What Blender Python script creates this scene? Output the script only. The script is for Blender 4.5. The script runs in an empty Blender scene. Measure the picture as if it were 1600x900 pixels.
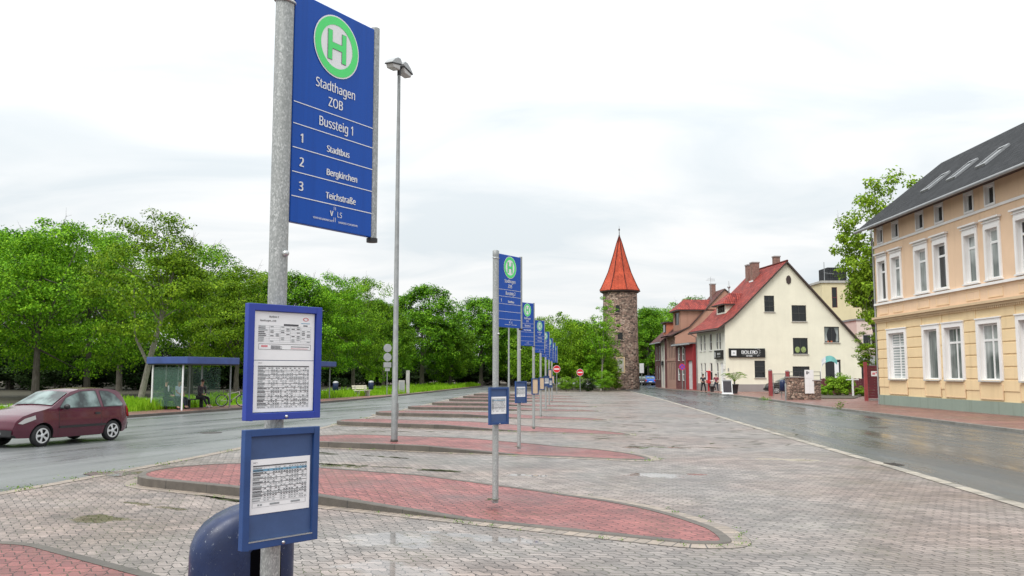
import bpy, bmesh, math, random
import numpy as np
from mathutils import Vector, Matrix
random.seed(7)
R = math.radians
SC = bpy.context.scene
COL = SC.collection

# ------------------------------------------------------------------ camera
HC, PITCH, FPX = 1.95, R(5.6), 1350.0
cam_d = bpy.data.cameras.new('camera')
cam = bpy.data.objects.new('camera', cam_d)
COL.objects.link(cam)
cam.location = (0, 0, HC)
cam.rotation_euler = (R(90) + PITCH, 0, 0)
cam_d.sensor_width = 36.0
cam_d.lens = 36.0 * FPX / 1600.0
cam_d.clip_start = 0.05
cam_d.clip_end = 3000
SC.camera = cam

# ------------------------------------------------------------------ light
SUN_EL, SUN_AZ = R(52), R(215)           # azimuth clockwise from +Y: behind the camera, to the left
world = bpy.data.worlds.new('World')
SC.world = world
world.use_nodes = True
wt = world.node_tree
wt.nodes.clear()
def WN(t, **kw):
    n = wt.nodes.new(t)
    for k, v in kw.items(): setattr(n, k, v)
    return n
def wmath(op, a, b=None):
    n = WN('ShaderNodeMath', operation=op)
    for i, v in enumerate((a, b)):
        if v is None: continue
        if isinstance(v, (int, float)): n.inputs[i].default_value = v
        else: wt.links.new(v, n.inputs[i])
    return n.outputs[0]
w_out = WN('ShaderNodeOutputWorld'); w_bg = WN('ShaderNodeBackground')
w_sky = WN('ShaderNodeTexSky', sky_type='NISHITA', sun_disc=False)
w_sky.sun_elevation = SUN_EL; w_sky.sun_rotation = SUN_AZ
w_tc = WN('ShaderNodeTexCoord'); w_sep = WN('ShaderNodeSeparateXYZ')
wt.links.new(w_tc.outputs['Generated'], w_sep.inputs[0])
zc = wmath('MAXIMUM', w_sep.outputs[2], 0.0)
den = wmath('ADD', zc, 0.22)
w_cmb = WN('ShaderNodeCombineXYZ')
wt.links.new(wmath('DIVIDE', w_sep.outputs[0], den), w_cmb.inputs[0])
wt.links.new(wmath('MULTIPLY', wmath('DIVIDE', w_sep.outputs[1], den), 1.9), w_cmb.inputs[1])
w_n = WN('ShaderNodeTexNoise'); w_n.inputs['Scale'].default_value = 1.15
w_n.inputs['Detail'].default_value = 6; w_n.inputs['Roughness'].default_value = 0.52
w_n.inputs['Distortion'].default_value = 0.6
wt.links.new(w_cmb.outputs[0], w_n.inputs['Vector'])
w_r = WN('ShaderNodeValToRGB')
w_r.color_ramp.elements[0].position = 0.38; w_r.color_ramp.elements[0].color = (0.79, 0.85, 0.885, 1)
w_r.color_ramp.elements[1].position = 0.60; w_r.color_ramp.elements[1].color = (0.99, 1.0, 1.0, 1)
wt.links.new(w_n.outputs[0], w_r.inputs[0])
# an overcast dome: brighter overhead than at the horizon
w_gain = wmath('MULTIPLY', wmath('ADD', wmath('MULTIPLY', wmath('POWER', zc, 1.6), 1.5), 0.955), 10.0)
w_vm = WN('ShaderNodeVectorMath', operation='SCALE')
wt.links.new(w_r.outputs[0], w_vm.inputs[0]); wt.links.new(w_gain, w_vm.inputs['Scale'])
w_mix = WN('ShaderNodeMix', data_type='RGBA'); w_mix.inputs[0].default_value = 0.97
wt.links.new(w_sky.outputs[0], w_mix.inputs[6]); wt.links.new(w_vm.outputs[0], w_mix.inputs[7])
wt.links.new(w_mix.outputs[2], w_bg.inputs[0]); w_bg.inputs[1].default_value = 0.1
wt.links.new(w_bg.outputs[0], w_out.inputs[0])

sun_d = bpy.data.lights.new('sun', 'SUN')
sun_d.energy = 2.3; sun_d.angle = R(24); sun_d.color = (1.0, 0.965, 0.91)
sun = bpy.data.objects.new('sun', sun_d); COL.objects.link(sun)
sd = Vector((math.sin(SUN_AZ) * math.cos(SUN_EL), math.cos(SUN_AZ) * math.cos(SUN_EL), math.sin(SUN_EL)))
sun.rotation_euler = (-sd).to_track_quat('-Z', 'Y').to_euler()
SC.view_settings.view_transform = 'Standard'
SC.view_settings.look = 'None'
SC.view_settings.exposure = 0.0
SC.view_settings.gamma = 1.0
SC.view_settings.use_curve_mapping = False
SC.cycles.max_bounces = 6
SC.cycles.transparent_max_bounces = 8

# ------------------------------------------------------------------ measuring
def gp(px, py, z=0.0):
    """point of the plane of height z seen at photo pixel (px, py)"""
    x = (px - 800) / FPX; v = (450 - py) / FPX
    dy = math.cos(PITCH) - v * math.sin(PITCH); dz = math.sin(PITCH) + v * math.cos(PITCH)
    t = (z - HC) / dz
    return Vector((x * t, dy * t, z))
def at(px, py, Y):
    """point at distance Y in front of the camera seen at photo pixel (px, py)"""
    x = (px - 800) / FPX; v = (450 - py) / FPX
    dy = math.cos(PITCH) - v * math.sin(PITCH); dz = math.sin(PITCH) + v * math.cos(PITCH)
    t = Y / dy
    return Vector((x * t, Y, HC + dz * t))

# ------------------------------------------------------------------ materials
class NT:
    def __init__(s, name):
        s.m = bpy.data.materials.new(name); s.m.use_nodes = True
        s.t = s.m.node_tree; s.t.nodes.clear()
        s.out = s.n('ShaderNodeOutputMaterial'); s.p = s.n('ShaderNodeBsdfPrincipled')
        s.l(s.p.outputs[0], s.out.inputs[0])
    def n(s, t, **kw):
        k = s.t.nodes.new(t)
        for a, v in kw.items(): setattr(k, a, v)
        return k
    def l(s, a, b): s.t.links.new(a, b)
    def put(s, sock, v):
        if isinstance(v, bpy.types.NodeSocket): s.l(v, sock)
        elif isinstance(v, (tuple, list)) and sock.type == 'RGBA': sock.default_value = (v[0], v[1], v[2], 1)
        else: sock.default_value = v
    def set(s, **kw):
        for k, v in kw.items():
            s.put(s.p.inputs[{'base': 'Base Color', 'rough': 'Roughness', 'metal': 'Metallic', 'normal': 'Normal',
                              'alpha': 'Alpha', 'spec': 'Specular IOR Level', 'coat': 'Coat Weight', 'trans': 'Transmission Weight', 'ior': 'IOR'}[k]], v)
    def math(s, op, a, b=None, c=None):
        n = s.n('ShaderNodeMath', operation=op)
        for i, v in enumerate((a, b, c)):
            if v is not None: s.put(n.inputs[i], v)
        return n.outputs[0]
    def mix(s, f, a, b, blend='MIX'):
        n = s.n('ShaderNodeMix', data_type='RGBA', blend_type=blend)
        s.put(n.inputs[0], f); s.put(n.inputs[6], a); s.put(n.inputs[7], b)
        return n.outputs[2]
    def tc(s, k='Object'): return s.n('ShaderNodeTexCoord').outputs[k]
    def mapping(s, vec, rot=(0, 0, 0), scale=(1, 1, 1), loc=(0, 0, 0)):
        n = s.n('ShaderNodeMapping'); s.l(vec, n.inputs[0])
        n.inputs['Rotation'].default_value = rot; n.inputs['Scale'].default_value = scale; n.inputs['Location'].default_value = loc
        return n.outputs[0]
    def noise(s, vec, scale, detail=4, rough=0.5, dist=0.0):
        n = s.n('ShaderNodeTexNoise'); s.l(vec, n.inputs['Vector'])
        n.inputs['Scale'].default_value = scale; n.inputs['Detail'].default_value = detail
        n.inputs['Roughness'].default_value = rough; n.inputs['Distortion'].default_value = dist
        return n.outputs[0]
    def voro(s, vec, scale, feature='F1', rnd=1.0):
        n = s.n('ShaderNodeTexVoronoi', feature=feature); s.l(vec, n.inputs['Vector'])
        n.inputs['Scale'].default_value = scale; n.inputs['Randomness'].default_value = rnd
        return n
    def ramp(s, f, stops):
        n = s.n('ShaderNodeValToRGB'); cr = n.color_ramp
        while len(cr.elements) < len(stops): cr.elements.new(0.5)
        for e, (p, c) in zip(cr.elements, stops):
            e.position = p; e.color = (c[0], c[1], c[2], 1) if isinstance(c, (tuple, list)) else (c, c, c, 1)
        s.l(f, n.inputs[0]); return n.outputs[0]
    def bump(s, h, dist=0.01, strength=1.0, prev=None):
        n = s.n('ShaderNodeBump'); s.l(h, n.inputs['Height'])
        n.inputs['Distance'].default_value = dist; s.put(n.inputs['Strength'], strength)
        if prev is not None: s.l(prev, n.inputs['Normal'])
        return n.outputs[0]

def pm(name, c, rough=0.6, metal=0.0, var=0.12, vs=2.0, bump=0.0, bs=40.0, spec=0.5, dirt=0.0, coat=0.0):
    """painted / plain surface with some unevenness of its own"""
    k = NT(name); o = k.tc()
    n = k.noise(o, vs, 5, 0.6)
    f = k.ramp(n, [(0.3, 1 - var), (0.7, 1 + var)])
    col = k.mix(1.0, c, f, 'MULTIPLY')
    if dirt:
        d = k.ramp(k.noise(k.mapping(o, scale=(1, 1, 0.18)), vs * 2.3, 6, 0.65), [(0.5, 0), (0.72, 1)])
        col = k.mix(k.math('MULTIPLY', d, dirt), col, (c[0] * 0.4 + 0.03, c[1] * 0.4 + 0.028, c[2] * 0.4 + 0.02))
    k.set(base=col, rough=rough, metal=metal, spec=spec, coat=coat)
    if bump: k.set(normal=k.bump(k.noise(o, bs, 3), bump))
    return k.m

M = {}
def galv_mat():
    k = NT('galvanised_steel'); o = k.tc()
    v = k.voro(k.mapping(o, scale=(1, 1, 0.55)), 190); sp = k.n('ShaderNodeSeparateColor'); k.l(v.outputs['Color'], sp.inputs[0])
    c = k.ramp(sp.outputs[0], [(0.0, (0.26, 0.275, 0.27)), (0.7, (0.36, 0.375, 0.37)), (0.97, (0.50, 0.515, 0.51))])
    c = k.mix(k.ramp(k.noise(k.mapping(o, scale=(1, 1, .12)), 9, 5, .65), [(.45, 0), (.75, .55)]), c, (0.24, 0.25, 0.24))
    k.set(base=c, metal=0.3, rough=k.ramp(k.noise(o, 40, 3), [(.3, .38), (.7, .58)]), normal=k.bump(k.noise(o, 150, 2), 0.0006)); return k.m
M['galv'] = galv_mat()
M['galv_far'] = pm('weathered_galvanised_steel', (0.25, 0.26, 0.26), 0.5, 0.3, 0.2, 6)
def board_mat(name, c, rough=0.32):
    k = NT(name); o = k.tc()
    streak = k.ramp(k.noise(k.mapping(o, scale=(22, 22, 0.8)), 1.0, 4, 0.6), [(0.48, 0), (0.75, 1)])
    drops = k.ramp(k.voro(k.mapping(o, scale=(1, 1, 1)), 55).outputs['Distance'], [(0.0, 1), (0.13, 0)])
    k.set(base=k.mix(k.math('MULTIPLY', streak, 0.35), c, (c[0] * .45, c[1] * .55, c[2] * .6)), rough=rough, spec=0.22, normal=k.bump(drops, 0.0012, 0.5))
    return k.m
M['blue'] = board_mat('wet_blue_board', (0.004, 0.074, 0.40))
M['blue_frame'] = pm('blue_frame_paint', (0.020, 0.046, 0.31), 0.4, 0, 0.08, 8)
M['blue_frame_worn'] = pm('faded_blue_frame_paint', (0.018, 0.058, 0.19), 0.5, 0, 0.12, 8)
M['blue_back'] = pm('slate_blue_panel', (0.044, 0.086, 0.205), 0.6, 0, 0.10, 10)
M['white'] = pm('white_film', (0.78, 0.79, 0.80), 0.45, 0, 0.03, 5)
M['paper'] = pm('poster_paper', (0.82, 0.83, 0.84), 0.35, 0, 0.03, 12)
M['ink'] = pm('print_ink', (0.06, 0.06, 0.07), 0.6, 0, 0.1, 20)
M['ink_soft'] = pm('grey_print', (0.28, 0.30, 0.31), 0.6, 0, 0.1, 20)
M['ink_blue'] = pm('blue_print', (0.16, 0.36, 0.52), 0.6, 0, 0.1, 20)
M['ink_red'] = pm('red_print', (0.62, 0.2, 0.22), 0.6, 0, 0.1, 20)
M['beige'] = pm('faded_beige_notice', (0.66, 0.50, 0.34), 0.6, 0, 0.1, 8)
M['green'] = pm('stop_disc_green', (0.07, 0.72, 0.17), 0.4, 0, 0.05, 6)
M['green_far'] = pm('faded_stop_disc_green', (0.10, 0.55, 0.30), 0.4, 0, 0.05, 6)
M['bin'] = (lambda k: (k.set(
    base=k.mix(k.ramp(k.noise(k.mapping(k.tc(), scale=(1, 1, 0.6)), 60, 5, 0.75), [(0.635, 0), (0.655, 1)]), k.mix(k.ramp(k.noise(k.tc(), 6, 5, 0.6), [(0.3, 0), (0.7, 1)]), (0.006, 0.013, 0.048), (0.012, 0.028, 0.095)), (0.24, 0.27, 0.32)),
    rough=k.ramp(k.noise(k.tc(), 14, 4), [(0.3, 0.25), (0.7, 0.5)]), normal=k.bump(k.noise(k.tc(), 30, 3), 0.001)), k.m)[1])(NT('scratched_dark_blue_steel'))
M['void'] = pm('dark_inside', (0.003, 0.003, 0.004), 1.0, 0, 0.1, 5, spec=0.0)  # shadow between bin and post, painted flat black
M['black'] = pm('black_paint', (0.012, 0.012, 0.013), 0.4, 0, 0.2, 5)
M['rubber'] = pm('tyre_rubber', (0.018, 0.018, 0.019), 0.75, 0, 0.2, 20)
M['steel'] = pm('bare_steel', (0.55, 0.56, 0.56), 0.3, 0.8, 0.1, 10)
M['rim'] = pm('silver_wheel_cover', (0.62, 0.63, 0.64), 0.35, 0.3, 0.1, 10)
M['maroon'] = pm('maroon_car_paint', (0.085, 0.010, 0.026), 0.22, 0.15, 0.12, 3, coat=0.6)
M['car_black'] = pm('black_car_paint', (0.012, 0.013, 0.016), 0.2, 0.1, 0.1, 3, coat=0.6)
M['car_blue'] = pm('blue_car_paint', (0.03, 0.14, 0.55), 0.25, 0.1, 0.1, 3, coat=0.5)
M['car_grey'] = pm('silver_car_paint', (0.36, 0.38, 0.40), 0.25, 0.4, 0.1, 3, coat=0.5)
M['car_dark'] = pm('dark_grey_car_paint', (0.05, 0.05, 0.055), 0.25, 0.2, 0.1, 3, coat=0.5)
M['trim'] = pm('black_plastic_trim', (0.02, 0.02, 0.022), 0.55, 0, 0.15, 10)
def glass_dark(name, c, rough=0.04):
    k = NT(name)
    wob = k.noise(k.tc(), 1.1, 2)
    k.set(base=c, rough=rough, normal=k.bump(wob, 0.02, 0.35)); return k.m
M['pane'] = glass_dark('window_glass', (0.012, 0.014, 0.015))
k_ = NT('car_glass'); k_.set(base=k_.ramp(k_.noise(k_.tc(), 2.6, 3, .5), [(.38, (.03, .04, .04)), (.55, (.13, .18, .17)), (.7, (.24, .31, .30))]), rough=.04); M['car_glass'] = k_.m
M['lamp_glass'] = glass_dark('lamp_glass', (0.45, 0.44, 0.43), 0.15)
def clear_glass(name, tint, a):
    k = NT(name); k.set(base=tint, rough=0.06, alpha=a); return k.m
M['shelter_glass'] = clear_glass('green_tinted_glass', (0.16, 0.30, 0.23), 0.16)
M['shelter_blue'] = pm('shelter_fascia_blue', (0.042, 0.075, 0.235), 0.4, 0, 0.15, 2)
M['red_light'] = pm('red_lamp_lens', (0.4, 0.01, 0.01), 0.2)
M['skin'] = pm('skin', (0.50, 0.29, 0.21), 0.55, 0, 0.06, 10)
M['hair'] = pm('dark_hair', (0.03, 0.022, 0.016), 0.6, 0, 0.2, 30)
M['cl_black'] = pm('black_cloth', (0.014, 0.014, 0.017), 0.85, 0, 0.2, 8)
M['cl_charcoal'] = pm('charcoal_cloth', (0.05, 0.045, 0.052), 0.85, 0, 0.2, 8)
M['cl_white'] = pm('white_cloth', (0.72, 0.74, 0.78), 0.8, 0, 0.06, 8)
M['cl_paleblue'] = pm('pale_blue_cloth', (0.55, 0.66, 0.80), 0.8, 0, 0.08, 8)
M['cl_jeans'] = pm('dark_denim', (0.028, 0.036, 0.05), 0.85, 0, 0.2, 12)
M['cl_red'] = pm('dull_red_cloth', (0.22, 0.05, 0.07), 0.85, 0, 0.2, 10)
M['shoe_white'] = pm('pale_shoe', (0.6, 0.56, 0.5), 0.6)
M['bark'] = (lambda k: (k.set(
    base=k.ramp(k.noise(k.mapping(k.tc(), scale=(7, 7, 1.4)), 2.2, 6, 0.7), [(0.3, (0.05, 0.042, 0.032)), (0.55, (0.13, 0.115, 0.09)), (0.75, (0.21, 0.195, 0.16))]),
    rough=0.9, normal=k.bump(k.noise(k.mapping(k.tc(), scale=(9, 9, 1.6)), 2.5, 5, 0.7), 0.05)), k.m)[1])(NT('grey_bark'))
M['bark_pale'] = (lambda k: (k.set(
    base=k.ramp(k.noise(k.mapping(k.tc(), scale=(7, 7, 2)), 2.2, 6, 0.7), [(0.3, (0.12, 0.105, 0.08)), (0.55, (0.27, 0.25, 0.21)), (0.8, (0.40, 0.38, 0.33))]),
    rough=0.9, normal=k.bump(k.noise(k.mapping(k.tc(), scale=(9, 9, 1.6)), 2.5, 5, 0.7), 0.04)), k.m)[1])(NT('pale_bark'))
def leaf_mat(name, c0, c1, c2):
    k = NT(name); o = k.tc()
    g = k.n('ShaderNodeNewGeometry')
    f = k.math('ADD', k.math('MULTIPLY', g.outputs['Random Per Island'], 0.42), k.math('MULTIPLY', k.noise(o, 0.75, 3, 0.55), 0.58))
    oi = k.n('ShaderNodeObjectInfo')
    col = k.ramp(f, [(0.18, c0), (0.5, c1), (0.82, c2)])
    hs = k.n('ShaderNodeHueSaturation'); k.l(col, hs.inputs['Color'])
    k.l(k.math('ADD', k.math('MULTIPLY', oi.outputs['Random'], 0.022), 0.489), hs.inputs['Hue'])
    k.l(k.math('ADD', k.math('MULTIPLY', oi.outputs['Random'], 0.35), 0.82), hs.inputs['Value'])
    k.set(base=hs.outputs[0], rough=0.6, spec=0.12)
    tr = k.n('ShaderNodeBsdfTranslucent'); k.l(hs.outputs[0], tr.inputs[0])
    ms = k.n('ShaderNodeMixShader'); ms.inputs[0].default_value = 0.20
    k.l(k.p.outputs[0], ms.inputs[1]); k.l(tr.outputs[0], ms.inputs[2]); k.l(ms.outputs[0], k.out.inputs[0])
    return k.m
M['leaf'] = leaf_mat('broad_leaves', (0.020, 0.058, 0.004), (0.130, 0.285, 0.009), (0.36, 0.57, 0.030))
M['leaf_dense'] = leaf_mat('chestnut_leaves', (0.016, 0.055, 0.005), (0.100, 0.260, 0.010), (0.29, 0.52, 0.028))
M['leaf_maple'] = leaf_mat('maple_leaves', (0.10, 0.21, 0.012), (0.22, 0.40, 0.022), (0.36, 0.54, 0.05))
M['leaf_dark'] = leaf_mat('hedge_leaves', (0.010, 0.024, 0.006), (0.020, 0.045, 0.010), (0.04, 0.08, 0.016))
M['leaf_bronze'] = leaf_mat('bronze_leaves', (0.035, 0.03, 0.012), (0.075, 0.06, 0.022), (0.12, 0.11, 0.04))
M['grass'] = leaf_mat('grass_blades', (0.11, 0.22, 0.008), (0.20, 0.37, 0.012), (0.32, 0.47, 0.03))
M['weed'] = leaf_mat('weed_leaves', (0.06, 0.13, 0.01), (0.12, 0.24, 0.015), (0.24, 0.36, 0.03))
M['hedge_brown'] = pm('dry_stems', (0.05, 0.035, 0.02), 0.9)

# paving ------------------------------------------------------------
def paver_mat(name, ca, cb, joint, rot, puddle=0.5, tint=None, cell=0.22, row=0.115, joint_mix=0.9, pools=()):
    """interlocking zigzag concrete pavers, damp and patchily wet"""
    k = NT(name); o = k.tc()
    v = k.mapping(o, rot=(0, 0, rot))
    s = k.n('ShaderNodeSeparateXYZ'); k.l(v, s.inputs[0])
    jit = k.noise(o, 3.0, 2)
    tri_u = k.math('PINGPONG', s.outputs[0], cell * 0.5)
    tri_v = k.math('PINGPONG', s.outputs[1], row * 0.5)
    vv = k.math('ADD', k.math('ADD', s.outputs[1], k.math('MULTIPLY', tri_u, 0.62)), k.math('MULTIPLY', jit, 0.03))
    uu = k.math('ADD', k.math('ADD', s.outputs[0], k.math('MULTIPLY', tri_v, 0.7)), k.math('MULTIPLY', jit, 0.03))
    c = k.n('ShaderNodeCombineXYZ'); k.l(uu, c.inputs[0]); k.l(vv, c.inputs[1])
    b = k.n('ShaderNodeTexBrick'); k.l(c.outputs[0], b.inputs['Vector'])
    b.offset = 0.5
    for kk, x in (('Scale', 1.0), ('Mortar Size', 0.0072), ('Mortar Smooth', 0.3), ('Bias', 0.0), ('Brick Width', cell), ('Row Height', row)):
        b.inputs[kk].default_value = x
    b.inputs['Color1'].default_value = (*ca, 1); b.inputs['Color2'].default_value = (*cb, 1); b.inputs['Mortar'].default_value = (*ca, 1)
    jm = b.outputs['Fac']
    big = k.noise(o, 0.35, 5, 0.6); mid = k.noise(o, 2.2, 5, 0.65); fine = k.noise(o, 90, 3, 0.6)
    col = b.outputs['Color']
    if tint: col = k.mix(k.ramp(k.noise(o, 0.22, 3), [(0.42, 0), (0.62, 1)]), col, k.mix(1.0, col, tint, 'MULTIPLY'))
    col = k.mix(1.0, col, k.ramp(mid, [(0.25, 0.62), (0.75, 1.28)]), 'MULTIPLY')
    col = k.mix(1.0, col, k.ramp(fine, [(0.25, 0.72), (0.75, 1.22)]), 'MULTIPLY')
    pt = k.voro(k.mapping(o, rot=(0, 0, rot), scale=(0.35, 0.8, 1)), 1.0); pc = k.n('ShaderNodeSeparateColor'); k.l(pt.outputs['Color'], pc.inputs[0])   # relaid patches
    col = k.mix(1.0, col, k.ramp(pc.outputs[0], [(0.0, 0.84), (0.5, 1.0), (1.0, 1.10)]), 'MULTIPLY')
    wet = k.ramp(big, [(0.46, 0), (0.62, 1)])
    col = k.mix(1.0, col, k.ramp(wet, [(0, 1.0), (1, 0.80)]), 'MULTIPLY')
    jcol = k.mix(k.ramp(k.noise(o, 1.3, 4), [(0.5, 0), (0.66, 1)]), joint, (0.05, 0.065, 0.02))
    col = k.mix(k.math('MULTIPLY', jm, joint_mix), col, jcol)
    pud = k.ramp(k.math('ADD', k.math('MULTIPLY', big, 0.6), k.math('MULTIPLY', k.noise(k.mapping(o, rot=(0, 0, rot), scale=(0.45, 1.3, 1)), 1.1, 4, 0.6), 0.4)), [(puddle + 0.11, 0), (puddle + 0.145, 1)])
    pn = k.noise(o, 2.6, 5, 0.6)
    for (cx, cy, rx, ry) in pools:             # hollows where rain water stands
        pv = k.n('ShaderNodeVectorMath', operation='SUBTRACT'); k.l(o, pv.inputs[0]); pv.inputs[1].default_value = (cx, cy, 0)
        ps = k.mapping(pv.outputs[0], rot=(0, 0, R(28)), scale=(1, 1, 0))
        pq = k.n('ShaderNodeVectorMath', operation='MULTIPLY'); k.l(ps, pq.inputs[0]); pq.inputs[1].default_value = (1 / rx, 1 / ry, 0)
        pl = k.n('ShaderNodeVectorMath', operation='LENGTH'); k.l(pq.outputs[0], pl.inputs[0])
        pm_ = k.ramp(k.math('ADD', pl.outputs['Value'], k.math('MULTIPLY', k.math('SUBTRACT', pn, 0.5), 2.6)), [(0.62, 1), (0.95, 0)])
        pud = k.math('MAXIMUM', pud, pm_)
    jm = k.math('MULTIPLY', jm, k.math('SUBTRACT', 1.0, k.math('MULTIPLY', pud, 0.6)))
    ro = k.math('SUBTRACT', 0.50, k.math('MULTIPLY', wet, 0.20))
    ro = k.math('ADD', k.math('MULTIPLY', ro, k.math('SUBTRACT', 1.0, pud)), k.math('MULTIPLY', pud, 0.045))
    h = k.math('SUBTRACT', k.math('MULTIPLY', fine, 0.10), jm)
    nrm = k.bump(h, 0.009, k.math('SUBTRACT', 0.9, k.math('MULTIPLY', pud, 0.86)))
    k.set(base=col, rough=ro, normal=nrm, spec=k.math('ADD', 0.32, k.math('MULTIPLY', pud, 0.3)))
    return k.m
POOLS = []
for px, py, rx, ry in ((1025, 743, .62, .42), (1092, 742, .45, .14), (820, 743, .45, .2), (612, 843, .7, .55), (613, 893, .7, .4), (150, 812, .5, .35), (219, 788, .3, .13), (268, 795, .35, .12), (520, 728, .9, .25), (1240, 719, .9, .3), (760, 842, .8, .2), (996, 700, .5, .25), (175, 739.5, .8, .7), (1045, 699.5, .8, .22)):
    q_ = gp(px, py); POOLS.append((q_.x, q_.y, rx, ry))
M['plaza'] = paver_mat('grey_pink_pavers', (0.310, 0.276, 0.256), (0.190, 0.173, 0.163), (0.016, 0.015, 0.013), R(28), 0.545, tint=(1.04, 0.91, 0.86), pools=POOLS)
M['red_paver'] = paver_mat('red_pavers', (0.315, 0.110, 0.102), (0.205, 0.072, 0.070), (0.022, 0.011, 0.011), R(28), 0.66)
M['red_walk'] = paver_mat('red_walk_pavers', (0.30, 0.150, 0.125), (0.25, 0.13, 0.112), (0.07, 0.04, 0.035), R(4), 0.66)
def course_mat(name, ca, cb, w, h, joint=(0.06, 0.055, 0.05), mort=0.006, rough=0.5, bump=0.005, offs=0.5, dirt=0.3):
    """bricks, kerb stones or courses laid along the UV direction (metres)"""
    k = NT(name); o = k.tc()
    uv = k.n('ShaderNodeUVMap').outputs[0]
    b = k.n('ShaderNodeTexBrick'); k.l(uv, b.inputs['Vector']); b.offset = offs
    for kk, x in (('Scale', 1.0), ('Mortar Size', mort), ('Mortar Smooth', 0.2), ('Brick Width', w), ('Row Height', h)):
        b.inputs[kk].default_value = x
    b.inputs['Color1'].default_value = (*ca, 1); b.inputs['Color2'].default_value = (*cb, 1); b.inputs['Mortar'].default_value = (*joint, 1)
    col = k.mix(1.0, b.outputs['Color'], k.ramp(k.noise(o, 5, 6, 0.7), [(0.25, 0.7), (0.75, 1.25)]), 'MULTIPLY')
    col = k.mix(1.0, col, k.ramp(k.noise(o, 110, 2, 0.6), [(0.2, 0.75), (0.8, 1.2)]), 'MULTIPLY')
    if dirt: col = k.mix(k.math('MULTIPLY', k.ramp(k.noise(o, 1.6, 5, 0.65), [(0.5, 0), (0.68, 1)]), dirt), col, (0.06, 0.058, 0.04))
    h_ = k.math('SUBTRACT', k.math('MULTIPLY', k.noise(o, 60, 3), 0.25), b.outputs['Fac'])
    k.set(base=col, rough=rough, normal=k.bump(h_, bump, 0.8)); return k.m
M['kerb'] = course_mat('kerb_concrete', (0.118, 0.102, 0.086), (0.086, 0.076, 0.066), 1.0, 5.0, mort=0.010, rough=0.6)
M['kerb_grey'] = course_mat('street_kerb_concrete', (0.25, 0.235, 0.21), (0.20, 0.19, 0.17), 1.0, 5.0, mort=0.010, rough=0.6)
M['course'] = course_mat('pale_border_pavers', (0.34, 0.275, 0.22), (0.24, 0.20, 0.17), 0.155, 0.5, mort=0.007, rough=0.5, offs=0.0)
M['gutter'] = course_mat('gutter_concrete', (0.40, 0.355, 0.29), (0.27, 0.245, 0.21), 0.5, 0.6, mort=0.008, rough=0.6, offs=0.0, dirt=0.85)
M['brick'] = course_mat('dark_red_brick', (0.20, 0.060, 0.060), (0.13, 0.045, 0.05), 0.24, 0.075, joint=(0.24, 0.17, 0.16), mort=0.007, rough=0.85)
M['tile_red'] = None
def asphalt_mat(name, rot, base, seed, wetk=.2):
    k = NT(name); o = k.tc()
    v = k.mapping(o, rot=(0, 0, rot), loc=(seed, 0, 0))
    big = k.noise(k.mapping(v, scale=(0.62, 0.06, 1)), 1.0, 6, 0.6, 0.3)
    mid = k.noise(k.mapping(v, scale=(1.6, 0.30, 1)), 1.0, 5, 0.6)
    fine = k.noise(o, 130, 2, 0.7)
    col = k.mix(1.0, base, k.ramp(fine, [(0.2, 0.55), (0.8, 1.5)]), 'MULTIPLY')
    col = k.mix(k.ramp(big, [(0.42, 0), (0.60, 1)]), col, k.mix(1.0, col, (0.72, 0.74, 0.76), 'MULTIPLY'))
    cr = k.voro(k.mapping(v, scale=(0.5, 0.16, 1)), 1.0, 'DISTANCE_TO_EDGE').outputs['Distance']
    col = k.mix(k.ramp(cr, [(0.0, 0.30), (0.008, 0)]), col, (0.03, 0.03, 0.03))
    pt = k.voro(k.mapping(v, scale=(0.28, 0.10, 1)), 1.0); pc = k.n('ShaderNodeSeparateColor'); k.l(pt.outputs['Color'], pc.inputs[0])
    col = k.mix(1.0, col, k.ramp(pc.outputs[0], [(0.0, 0.78), (0.45, 1.0), (1.0, 1.14)]), 'MULTIPLY')
    wet = k.ramp(k.math('ADD', k.math('MULTIPLY', big, 0.55), k.math('MULTIPLY', mid, 0.45)), [(0.40, 0), (0.64, 1)])
    ro = k.math('SUBTRACT', 0.40, k.math('MULTIPLY', wet, wetk))
    k.set(base=col, rough=ro, spec=0.55, normal=k.bump(fine, 0.006, k.math('SUBTRACT', 0.55, k.math('MULTIPLY', wet, 0.45))))
    return k.m
M['asphalt_w'] = asphalt_mat('wet_asphalt', R(19), (0.165, 0.172, 0.172), 3.0, 0.20)
M['asphalt_e'] = asphalt_mat('wet_street_asphalt', R(4), (0.064, 0.072, 0.073), 11.0, 0.26)
M['earth'] = pm('damp_earth', (0.085, 0.07, 0.05), 0.95, 0, 0.3, 0.7, 0.02, 6)
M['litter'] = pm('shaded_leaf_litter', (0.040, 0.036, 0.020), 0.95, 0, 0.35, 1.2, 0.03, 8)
M['turf'] = (lambda k: (k.set(base=k.ramp(k.noise(k.tc(), 0.8, 6, 0.7), [(0.3, (0.06, 0.115, 0.008)), (0.55, (0.14, 0.26, 0.012)), (0.8, (0.26, 0.34, 0.03))]), rough=0.95,
    normal=k.bump(k.noise(k.tc(), 14, 4), 0.06)), k.m)[1])(NT('short_turf'))
M['moss'] = pm('moss', (0.045, 0.055, 0.016), 0.9, 0, 0.4, 9, 0.008, 60)
k_ = NT('rain_water'); k_.set(base=(0.27, 0.245, 0.23), rough=0.03, spec=0.9); M['water'] = k_.m
M['iron'] = pm('cast_iron', (0.06, 0.05, 0.045), 0.45, 0.5, 0.2, 15)

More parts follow.
